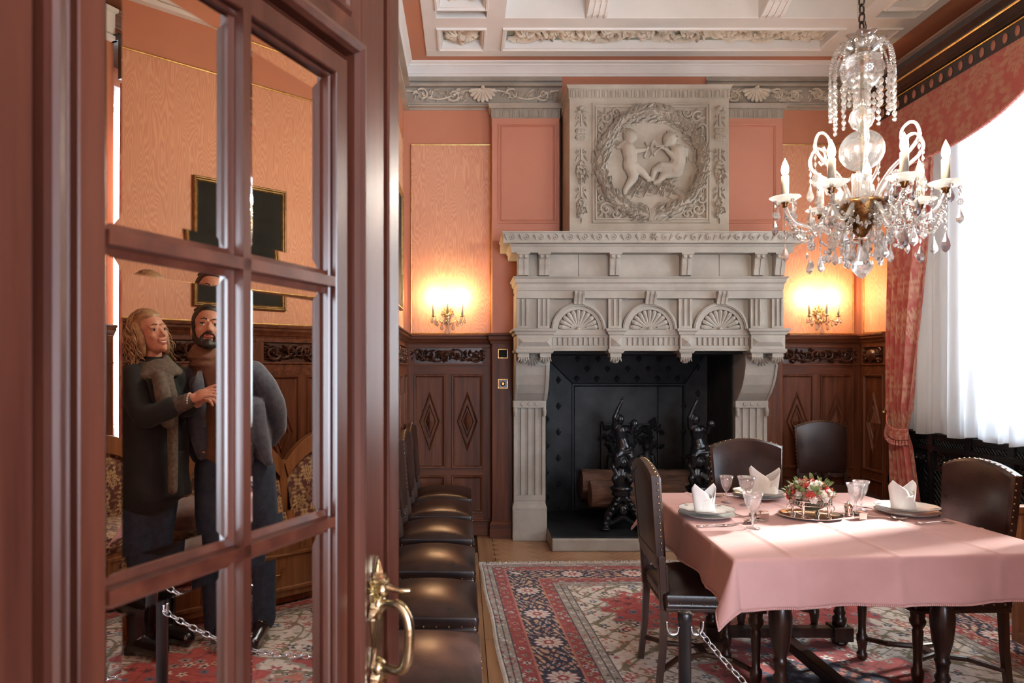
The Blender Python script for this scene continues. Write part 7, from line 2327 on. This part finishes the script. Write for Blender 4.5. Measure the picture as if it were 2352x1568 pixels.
for k in range(10):
    a = 2 * PI * k / 10
    for j in range(2 + k % 2): drop_i(almond, (.07 * math.cos(a), .07 * math.sin(a), hz_(558) - .031 * j), s=1.1)
    drop_i(ball_, (.07 * math.cos(a), .07 * math.sin(a), hz_(558) - .031 * (2 + k % 2) - .006))

# ------------------------------------------------------------ wall sconces
def sconce(px, lb):
    Y = YB - .006
    x0, zc_ = X(px, Y - .06), H(727, Y - .06)
    t = thing('wall_sconce', (x0, Y, zc_), lb, 'wall lamp', 'brass wall lamps with crystal drops')
    g = G()      # back plate: leafy cartouche
    m0 = FB(0, 0, 0); g.M = m0
    for q in range(7): leaf(g, 0, .01, PI / 2 + (q - 3) * .42, .10 - .012 * abs(q - 3), .035, .02)
    for q in range(3): leaf(g, 0, 0, -PI / 2 + (q - 1) * .5, .07, .03, .02)
    g.ell((0, 0, .012), (.028, .045, .014), 12, 6)
    g.build('back_plate', M['brass'], t)
    for i, (dx, dy, zt_) in enumerate(((-.125, -.085, .0), (.0, -.135, .008), (.130, -.085, .0))):
        g = G(); pts = cr([(0, -.02, -.02), (dx * .3, -.04 + dy * .2, -.055), (dx * .62, dy * .7, -.03), (dx * .8, dy * .9, -.045), (dx, dy, -.022), (dx, dy, .0)], 6)
        g.tube(pts, .0045, 7); arm = g.build('arm', M['brass'], t, smooth=True); 
        g = G(); g.lathe([(.005, -.006), (.022, .002), (.024, .006), (.008, .008), (.010, .016)], 14, (dx, dy, 0)); g.build('drip_pan', M['brass'], arm, smooth=True)
        g = G(); g.lathe([(.0095, .012), (.0095, .10), (.006, .102)], 12, (dx, dy, zt_)); g.build('candle_sleeve', M['wax'], arm, smooth=True)
        g = G(); g.lathe([(.004, .102), (.0105, .112), (.0115, .124), (.007, .142), (.001, .156)], 12, (dx, dy, zt_)); g.build('bulb', M['bulb'], arm, smooth=True)
        for q in range(3):
            b = q * 2.1 + i; inst(pear, 'pendant', arm, Matrix.Translation((dx + .022 * math.cos(b), dy + .022 * math.sin(b), -.006)) @ Matrix.Scale(.85 if q else 1.15, 4))
        pl = bpy.data.lights.new('sconce_light', 'POINT'); pl.energy = 3.0; pl.color = (1.0, .66, .33); pl.shadow_soft_size = .02
        po = bpy.data.objects.new('sconce_light', pl); C.objects.link(po); po.parent = arm; po.location = (dx, dy - .0, .19)
    for (u, v, s_) in ((-.05, -.07, 1.1), (.05, -.07, 1.1), (0, -.09, 1.5), (-.09, -.05, .9), (.09, -.05, .9)):
        inst(pear, 'pendant', t, Matrix.Translation((u, -.06, v + .02)) @ Matrix.Scale(s_, 4))
    for sg in (-1, 1):
        g = G(); g.tube([(sg * (.03 + .022 * math.sin(PI * i / 12)), -.04, .0 + .075 * i / 12) for i in range(13)] , .0035, 6); g.build('crystal_hoop', M['crystal'], t, smooth=True)
sconce(1028, 'brass wall lamp with three candles and crystal drops, left of the fireplace')
sconce(1888, 'brass wall lamp with candles and crystal drops, right of the fireplace')
# ------------------------------------------------------------ the couple (reflected in the mirror door)
n3 = nrm
REF = Matrix.Identity(4)
for i in range(3):
    for j in range(3): REF[i][j] = (1 if i == j else 0) - 2 * n3[i] * n3[j]
q_ = DE - REF.to_3x3() @ DE
for i in range(3): REF[i][3] = q_[i]
M['skin'] = mk('warm_skin', (.60, .31, .215), (.68, .37, .27), rough=.5, scale=12, bump=.05)
M['skin_m'] = mk('tanned_skin', (.50, .25, .165), (.58, .30, .21), rough=.5, scale=12, bump=.05)
M['hair_blond'] = mk('curly_blond_hair', (.20, .115, .06), (.60, .41, .22), rough=.42, scale=26, bump=.4, bscale=90, lo=.3, hi=.7)
M['hair_dark'] = mk('dark_hair', (.012, .009, .008), (.035, .027, .022), rough=.5, scale=60, bump=.5, bscale=200)
M['coat'] = mk('dark_green_coat', (.0050, .0080, .0090), (.011, .016, .017), rough=.8, scale=9, sheen=.08)
M['jeans'] = mk('blue_jeans', (.016, .030, .058), (.030, .052, .090), rough=.8, scale=30, bump=.3, bscale=300)
M['boot'] = mk('black_patent_boot', (.006, .006, .006), (.010, .010, .010), rough=.12, coat=.6)
M['shoe'] = mk('dark_brown_shoe', (.016, .009, .007), (.03, .017, .012), rough=.2, coat=.4)
M['scarf'] = mk('grey_brown_scarf', (.10, .085, .07), (.17, .145, .12), rough=.9, scale=60, bump=.6, bscale=220)
M['knit'] = mk('grey_knit', (.075, .062, .055), (.13, .11, .10), rough=.9, scale=50, bump=.8, bscale=140)
M['jacket'] = mk('blue_grey_blazer', (.050, .070, .105), (.085, .110, .155), rough=.75, scale=40, sheen=.3, bump=.3, bscale=320)
M['sweater'] = mk('brown_turtleneck', (.155, .078, .050), (.205, .110, .075), rough=.85, scale=14, bump=.4, bscale=260)
M['eye_white'] = mk('eye_white', (.75, .72, .70), rough=.15)
M['iris'] = mk('dark_iris', (.03, .018, .012), rough=.1)
M['teeth'] = mk('teeth', (.78, .74, .68), rough=.25)
M['lip'] = mk('lips', (.52, .16, .13), rough=.35)
M['bracelet'] = mk('pearl_bracelet', (.70, .60, .56), rough=.3)
def person(px, Yv, lb, foot_py=None):
    p = REF @ Vector((X(px, Yv), Yv, 0))
    t = thing('person', (p.x, p.y, 0.0), lb, 'person')
    return t
def VP(Yv):
    return lambda px, py, d=0.0: at(px, py, Yv + d)
def pb_(t, name, mat, fn, vox=.008, sm=3, smooth=True):
    g = G(REF); fn(g)
    o = g.build(name, M[mat], t, world=True, smooth=smooth)
    if vox: fuse(o, vox, sm)
    return o
def flat(Yv, k=.72): return REF @ Matrix.Translation((0, Yv, 0)) @ Matrix.Diagonal((1, k, 1, 1)) @ Matrix.Translation((0, -Yv, 0))
def headframe(c, fwd, up=(0, 0, 1), s=1.0):
    f = Vector(fwd).normalized(); u = Vector(up); r = f.cross(u).normalized(); u = r.cross(f)
    return Matrix(((r.x * s, f.x * s, u.x * s, c[0]), (r.y * s, f.y * s, u.y * s, c[1]), (r.z * s, f.z * s, u.z * s, c[2]), (0, 0, 0, 1)))
def head(t, HM, skin, fem, smile):
    def fn(g):
        g.M = REF @ HM
        kn = .80 if fem else 1.0
        g.ell((0, -.012, .045), (.072, .092, .082), 26, 18)
        g.ell((0, .022, -.020), (.060, .066, .085), 26, 18)
        g.ell((0, .040, -.075), (.042 if fem else .049, .040, .036), 20, 12)
        g.ell((0, .072, -.098), (.018 if fem else .024, .018, .016), 14, 10)
        for sg in (-1, 1):
            g.ell((sg * .034, .060, -.026), (.022, .019, .021), 16, 10)
            if not fem: g.ell((sg * .073, -.002, -.012), (.010, .020, .031), 14, 10)
            capsule(g, (sg * .020, .080, .0165), (sg * .042, .072, .0155), .0062, .0055, 8, 6)     # upper lid
            capsule(g, (sg * .014, .079, .026), (sg * .045, .068, .026), .0095, .008, 10, 6)
            capsule(g, (sg * .019, .076, -.006), (sg * .042, .068, -.006), .006, .005, 8, 6)     # lower lid
            g.ell((sg * .011, .090, -.032), (.008 * kn, .009, .007 * kn), 10, 6)
        chain(g, [(0, .082, .014), (0, .090, -.006), (0, .101 + (.004 if not fem else 0), -.027)], [.0085 * kn, .0090 * kn, .0112 * kn], 12)
        capsule(g, (-.016, .080, -.056), (.016, .080, -.056), .010, .010, 10, 6)
        chain(g, [(0, -.025, -.05), (0, -.035, -.115), (0, -.045, -.17)], [.050, .047 if fem else .052, .052 if fem else .050], 20)
    pb_(t, 'head', skin, fn, .0042, 2)
    def eyes(g):
        g.M = REF @ HM
        for sg in (-1, 1): g.ell((sg * .031, .0715, .0045), (.0120, .0112, .0058 if fem else .0074), 16, 12)
    pb_(t, 'eye', 'eye_white', eyes, 0)
    def iris(g):
        g.M = REF @ HM
        for sg in (-1, 1): g.ell((sg * .031 + .0015, .0790, .0055 if fem else .0068), (.0064, .0050, .0056 if fem else .0062), 12, 8)
    pb_(t, 'iris', 'iris', iris, 0)
    def lids(g):
        g.M = REF @ HM
        for sg in (-1, 1):
            g.tube([(sg * .031 + .0145 * math.cos(a), .0775 + .0045 * math.sin(a), .0075 + .0070 * math.sin(a)) for a in np.linspace(0, PI, 9)], .0022, 6)
            for k, zz in enumerate((.027,)):
                g.tube([(sg * .013, .0885, .032), (sg * .029, .0850, .0375), (sg * .047, .0735, .032)], [.0030, .0034, .0014], 6)
    pb_(t, 'eyebrow', 'hair_dark' if not fem else 'hair_blond', lids, 0)
    def lips(g):
        g.M = REF @ HM
        w_ = .027 if smile else .021; up_ = .007 if smile else .003
        op = .0110 if smile == 2 else .001
        g.tube([(-w_, .078, -.054 + up_), (-w_ * .5, .089, -.0555 + .001), (0, .092, -.0565), (w_ * .5, .089, -.0545), (w_, .078, -.054 + up_)], [.0014, .0032, .0036, .0032, .0014], 8)
        g.tube([(-w_, .078, -.054 + up_), (-w_ * .5, .087, -.061 - op), (0, .090, -.0635 - op), (w_ * .5, .087, -.061 - op), (w_, .078, -.054 + up_)], [.0014, .0036, .0045, .0036, .0014], 8)
    pb_(t, 'lips', 'lip', lips, 0)
    if smile == 2:
        pb_(t, 'teeth', 'teeth', lambda g: (setattr(g, 'M', REF @ HM), g.ell((0, .0800, -.0625), (.021, .0098, .0068), 16, 8)), 0)
def hand(t, wrist, fwd, palm_up, skin, curl=.5, s=1.0, spread=.0, point=False):
    """palm, four fingers of different length with two bends, thumb from the side"""
    HMt = headframe(wrist, fwd, palm_up, s)
    def fn(g):
        g.M = REF @ HMt
        chain(g, [(0, -.03, 0), (0, .01, 0)], [.025, .026], 12)
        g.ell((0, .045, 0), (.040, .048, .016), 16, 10)
        for k, (x, L) in enumerate(((-.029, .070), (-.010, .078), (.010, .074), (.028, .058))):
            c = 0.12 if (point and k == 0) else curl
            a = 0; p = Vector((x, .078, 0)); P = [Vector((x * .8, .045, 0)), p.copy()]
            for j, q in enumerate((.45, .32, .23)):
                a += c * (0.9 if j == 0 else 1.0)
                p = p + Vector((x * .3 * q, L * q * math.cos(a), -L * q * math.sin(a))); P.append(p.copy())
            chain(g, P, [.010, .0092, .0086, .0078, .0066], 10)
        chain(g, [(-.022, .012, -.002), (-.046, .038, -.010), (-.050, .064, -.018), (-.042, .086, -.022)], [.015, .0125, .0105, .0085], 10)
    return pb_(t, 'hand', skin, fn, .0036, 2)

# ---- woman
wv = 3.60; W = VP(wv)
wm = person(352, wv, 'woman with curly blond hair, dark green coat and grey scarf, smiling and looking up')
hc = W(358, 772, 0.0)
HM = headframe(hc, (.80, -.50, .25), (-.16, -.02, 1), .97)
head(wm, HM, 'skin', True, 2)
def hair(g):
    rd = random.Random(3)
    g.M = REF @ HM
    g.ell((0, -.030, .055), (.082, .094, .085), 24, 16)
    g.ell((0, -.006, .088), (.069, .079, .048), 20, 12)
    g.ell((0, -.060, -.03), (.090, .068, .12), 20, 14)
    for sg in (-1, 1): g.ell((sg * .072, -.018, -.02), (.026, .050, .10), 16, 12)
    for k in range(430):
        # loose curls falling from the parting round the sides and the back of the head
        a = rd.uniform(-PI * 1.04, .04 * PI) if rd.random() < .80 else rd.choice((rd.uniform(.02, .38), PI - rd.uniform(.02, .38)))
        front = math.sin(a) > 0
        side, back = math.cos(a), math.sin(a)
        z0 = rd.uniform(.02, .135) if not front else rd.uniform(.05, .12)
        L = rd.uniform(.10, .27) if not front else rd.uniform(.10, .22)
        fl = rd.uniform(1.0, 1.55); ph = rd.uniform(0, 6.28); cr_ = rd.uniform(.006, .013); tw = rd.uniform(45, 85)
        top = math.sqrt(max(.08, 1 - ((z0 - .055) / .09) ** 2)) if z0 > .055 else 1.0
        P = []
        for i in range(15):
            q = i / 14; z = z0 - L * q
            tt = top + (1 - top) * min(1, q * 2.2)
            rr = (.088 if not front else .080) * tt * (1 + (fl - 1) * q)
            c_ = cr_ * min(1, .3 + q * 1.6)
            P.append((side * rr + c_ * math.cos(ph + tw * L * q), back * rr - .026 + (.0 if not front else -.006) + c_ * math.sin(ph + tw * L * q), z))
        w_ = rd.uniform(.0032, .0060)
        g.tube(P, [w_ * (.55 + .6 * math.sin(PI * min(1, .12 + j / 15))) for j in range(15)], 5)
    for k in range(90):       # crown waves from the parting
        a = rd.uniform(0, 2 * PI); P = []
        for i in range(9):
            q = i / 8; th_ = q * (1.35 if math.sin(a) < .2 else .95)
            fr = math.sin(a)
            P.append((.084 * math.sin(th_) * math.cos(a), -.030 + .095 * math.sin(th_) * fr * (1 if fr < .2 else .95), .058 + .088 * math.cos(th_) + .004 * math.sin(9 * q + k)))
        g.tube(P, .0058, 5)
pb_(wm, 'hair', 'hair_blond', hair, 0)
def coat(g):
    chain(g, [W(360, 868, .02), W(356, 900, .02), W(352, 960, .02), W(350, 1010, .02), W(350, 1070, .02), W(350, 1120, .02)], [.118, .145, .140, .150, .162, .170], 24)
    chain(g, [W(395, 890, .10), W(398, 960, .08), W(402, 1040, .06), W(405, 1120, .05)], [.085, .10, .095, .085], 20)
    chain(g, [W(325, 880, -.02), W(322, 960, -.02), W(318, 1050, -.02), W(316, 1122, -.02)], [.080, .085, .10, .105], 20)
    chain(g, [W(326, 868, -.02), W(362, 852, 0), W(400, 868, .08)], [.085, .075, .085], 18)
    # near arm: shoulder, elbow, forearm raised towards her companion
    chain(g, [W(320, 872, -.08), W(322, 915, -.14), W(338, 953, -.18), W(352, 962, -.20)], [.074, .066, .060, .056], 18)
    chain(g, [W(346, 962, -.20), W(384, 950, -.20), W(404, 940, -.18)], [.057, .052, .056], 18)
    # far arm
    chain(g, [W(408, 875, .12), W(428, 915, .10), W(436, 940, .02), W(448, 940, -.06)], [.065, .056, .052, .046], 16)
pb_(wm, 'coat', 'coat', coat, .010, 3)
def hem(g):
    # skirt of the coat, open in front with folds
    def f(u, v):
        a = 2 * PI * u - 1.1; z0 = W(352, 1040).z; z1 = W(352, 1142).z
        z = z0 + (z1 - z0) * v; r = .165 + .022 * v; fo = 1 + .05 * math.sin(9 * a) * v
        c = W(358, 1040, .03)
        return (c.x + r * 1.02 * fo * math.cos(a), c.y + r * .72 * fo * math.sin(a), z)
    g.grid(f, 60, 16)
o = pb_(wm, 'coat_skirt', 'coat', hem, 0); m_ = o.modifiers.new('s', 'SOLIDIFY'); m_.thickness = .008
def lap(g):
    for (a, b, c) in (((352, 862, -.11), (372, 920, -.155), (384, 980, -.14)), ((398, 862, -.02), (402, 920, -.06), (402, 985, -.07))):
        g.tube([W(*a), W(*b), W(*c)], [.020, .030, .012], 10, flat=.4)
pb_(wm, 'lapel', 'coat', lap, 0)
def scarf(g):
    rd = random.Random(8)
    cN = W(361, 846, -.01)
    for k in range(5):
        zz = .030 - .016 * k; rr = .066 + .016 * k
        g.tube([(cN.x + rr * math.cos(a), cN.y + rr * .85 * math.sin(a), cN.z + zz - .02 * math.cos(a + 1.9) + .004 * math.sin(5 * a + k)) for a in np.linspace(0, 2 * PI, 26)[:-1]], .019, 10, close=True)
    chain(g, [W(376, 868, -.13), W(384, 910, -.17), W(392, 945, -.16), W(396, 975, -.14)], [.034, .038, .036, .030], 14)
    chain(g, [W(394, 868, -.07), W(404, 910, -.10), W(408, 950, -.09), (W(408, 1130, -.10))], [.030, .032, .028, .024], 14)
pb_(wm, 'scarf', 'scarf', scarf, .007, 2)
pb_(wm, 'knit_cuff', 'knit', lambda g: (chain(g, [W(402, 941, -.18), W(424, 933, -.175), W(442, 926, -.17)], [.050, .043, .039], 18), [g.tube([W(px_, py_, -.172) + Vector((0, .040 * math.cos(a), .040 * math.sin(a))) for a in np.linspace(0, 2 * PI, 17)[:-1]], .006, 6, close=True) for px_, py_ in ((424, 933), (440, 927))]), .006, 2)
hand(wm, W(452, 921, -.168), (.92, -.05, .42), (.2, -.55, .8), 'skin', .30, 1.0, point=True)
hand(wm, W(462, 930, -.07), (.85, -.3, .35), (.1, -.3, .9), 'skin', .55, .98)
pb_(wm, 'bracelet', 'bracelet', lambda g: [g.ell(W(449, 923, -.17) + Vector((-.004, .034 * math.cos(a), .034 * math.sin(a))), .0055, 8, 6) for a in np.linspace(0, 2 * PI, 19)[:-1]], 0)
def jeans(g):
    chain(g, [W(336, 1105, 0), W(326, 1200, -.01), W(322, 1290, 0), W(326, 1385, .01)], [.105, .090, .066, .056], 20)
    chain(g, [W(380, 1105, .05), W(376, 1200, .06), W(374, 1280, .08), W(380, 1375, .10)], [.100, .082, .062, .054], 20)
    g.ell(W(358, 1090, .03), (.15, .11, .10), 18, 12)
pb_(wm, 'jeans', 'jeans', jeans, .009, 3)
def boots(g):
    for (px_, py_, d) in ((328, 1480, -.02), (388, 1452, .14)):
        zf = 0.0
        c = W(px_, py_, d); base = Vector((c.x, c.y, 0))
        chain(g, [base + Vector((0, 0, .235)), base + Vector((0, 0, .14)), base + Vector((.005, 0, .065))], [.060, .056, .052], 18)
        chain(g, [base + Vector((-.01, 0, .055)), base + Vector((.08, -.04, .050)), base + Vector((.15, -.075, .047))], [.050, .047, .042], 16)
        g.box(base.x - .055, base.x + .0, base.y - .04, base.y + .04, .004, .04)
pb_(wm, 'boot', 'boot', boots, .007, 2)

# ---- man
mv = 3.80; U = VP(mv)
mn = person(545, mv, 'bearded man in blue grey blazer and brown turtleneck, one hand in his back pocket')
hm = U(487, 762, 0)
HM2 = headframe(hm, (.40, -.80, .24), (.10, 0, 1), 1.05)
head(mn, HM2, 'skin_m', False, 1)
def mhair(g):
    g.M = REF @ HM2
    g.ell((0, -.026, .058), (.081, .094, .086), 24, 16); g.ell((0, -.004, .098), (.060, .072, .040), 20, 12); g.ell((0, -.06, -.0), (.068, .055, .075), 18, 12)
    rd = random.Random(5)
    for k in range(90):
        a = rd.uniform(PI * .0, PI * 1.0); th_ = rd.uniform(.1, .95)
        x, y, z = .080 * math.sin(th_) * math.cos(a), -.024 + .092 * math.sin(th_) * math.sin(a) * .92, .056 + .084 * math.cos(th_)
        g.tube([(x, y, z), (x * 1.1, y + .0, z + .007), (x * 1.2, y - .014, z + .003)], [.006, .005, .002], 5)
    for sg in (-1, 1): capsule(g, (sg * .072, .010, .030), (sg * .070, .014, -.02), .011, .007, 10, 6)
pb_(mn, 'hair', 'hair_dark', mhair, .005, 1)
def beard(g):
    g.M = REF @ HM2
    for sg in (-1, 1):
        chain(g, [(sg * .066, .014, -.022), (sg * .058, .030, -.062), (sg * .036, .060, -.092), (0, .078, -.104)], [.010, .016, .018, .021], 12)
        chain(g, [(sg * .034, .074, -.062), (sg * .020, .088, -.046), (0, .094, -.044)], [.006, .0065, .006], 8)
        chain(g, [(sg * .034, .074, -.062), (sg * .034, .070, -.085)], [.008, .012], 8)
    g.ell((0, .076, -.088), (.026, .018, .018), 12, 8)
pb_(mn, 'beard', 'hair_dark', beard, .0042, 1)
def sweater(g):
    chain(g, [U(479, 820, -.005), U(484, 836, .0), U(494, 856, .01)], [.080, .080, .084], 22)
    g.M = flat(mv)
    chain(g, [U(505, 872, .0), U(515, 920, -.01), U(522, 990, .0), U(526, 1050, .02)], [.120, .145, .132, .130], 26)
    g.M = REF
    chain(g, [U(474, 878, .0), U(500, 866, 0), U(550, 872, .02)], [.055, .075, .07], 20)
    g.tube([U(479, 819, -.005) + Vector((.078 * math.cos(a), .078 * math.sin(a), -.01)) for a in np.linspace(0, 2 * PI, 25)[:-1]], .012, 8, close=True)
    g.tube([U(484, 838, .0) + Vector((.084 * math.cos(a), .082 * math.sin(a), -.01)) for a in np.linspace(0, 2 * PI, 25)[:-1]], .012, 8, close=True)
pb_(mn, 'turtleneck', 'sweater', sweater, .009, 3)
def jacket(g):
    # shoulder and front on the left of the picture
    chain(g, [U(448, 872, .02), U(436, 892, .03), U(442, 950, .04), U(455, 1000, .05), U(470, 1050, .05)], [.072, .078, .074, .068, .050], 18)
    chain(g, [U(462, 868, .06), U(520, 850, .10), U(585, 862, .08)], [.06, .07, .075], 18)
    chain(g, [U(560, 880, .06), U(570, 940, .07), U(582, 1000, .07), U(596, 1050, .06)], [.115, .135, .125, .095], 24)
    chain(g, [U(520, 900, .14), U(530, 980, .14), U(545, 1040, .12)], [.10, .12, .11], 20)
    chain(g, [U(600, 1000, .0), U(625, 1062, -.02)], [.07, .028], 14)
    chain(g, [U(595, 940, -.04), U(606, 1000, -.05), U(630, 1066, -.05)], [.06, .05, .022], 14)
    g.M = flat(mv, .8)
    chain(g, [U(556, 885, -.12), U(560, 950, -.15), U(564, 1020, -.13), U(578, 1066, -.08)], [.050, .056, .054, .035], 16)
    chain(g, [U(462, 885, -.09), U(458, 950, -.12), U(464, 1010, -.12), U(474, 1050, -.06)], [.046, .050, .046, .032], 16)
    g.M = REF
    # arm akimbo, hand behind the hip
    chain(g, [U(592, 862, .02), U(618, 890, .04), U(640, 928, .08), U(646, 950, .10)], [.076, .070, .062, .058], 18)
    chain(g, [U(646, 950, .10), U(648, 985, .14), U(632, 1012, .18)], [.058, .052, .048], 16)
pb_(mn, 'blazer', 'jacket', jacket, .010, 3)
pb_(mn, 'lapel', 'jacket', lambda g: (g.tube([U(470, 856, -.08), U(466, 890, -.145), U(476, 940, -.175), U(480, 985, -.165)], [.012, .034, .022, .008], 10, flat=.35), g.tube([U(536, 856, -.09), U(550, 900, -.155), U(546, 950, -.18), U(542, 1000, -.17)], [.012, .034, .024, .008], 10, flat=.35)), 0)
hand(mn, U(628, 1014, .18), (-.55, .25, -.75), (-.6, .6, .3), 'skin_m', .35, 1.05)
hand(mn, U(470, 985, -.02), (.05, -.2, -1), (-1, 0, 0), 'skin_m', .35, 1.05)
def mj(g):
    g.ell(U(548, 1058, .05), (.165, .12, .12), 20, 14)
    chain(g, [U(505, 1080, .02), U(500, 1180, -.02), U(505, 1290, -.03), U(512, 1440, .0)], [.110, .095, .078, .074], 20)
    chain(g, [U(594, 1080, .06), U(608, 1180, .06), U(612, 1290, .05), U(612, 1425, .05)], [.115, .098, .078, .076], 20)
pb_(mn, 'jeans', 'jeans', mj, .010, 3)
def ms(g):
    for (px_, d, dx, dy) in ((516, -.02, .12, -.22), (612, .03, .02, -.25)):
        c = U(px_, 1450, d); b = Vector((c.x, c.y, 0))
        chain(g, [b + Vector((0, 0, .10)), b + Vector((0, 0, .06))], [.055, .050], 16)
        chain(g, [b + Vector((0, .02, .050)), b + Vector((dx * .5, dy * .5, .048)), b + Vector((dx, dy, .044))], [.046, .046, .038], 16)
pb_(mn, 'shoe', 'shoe', ms, .008, 2)

wm.location.z += RUGZ - 0.002
mn.location.z += RUGZ - 0.002
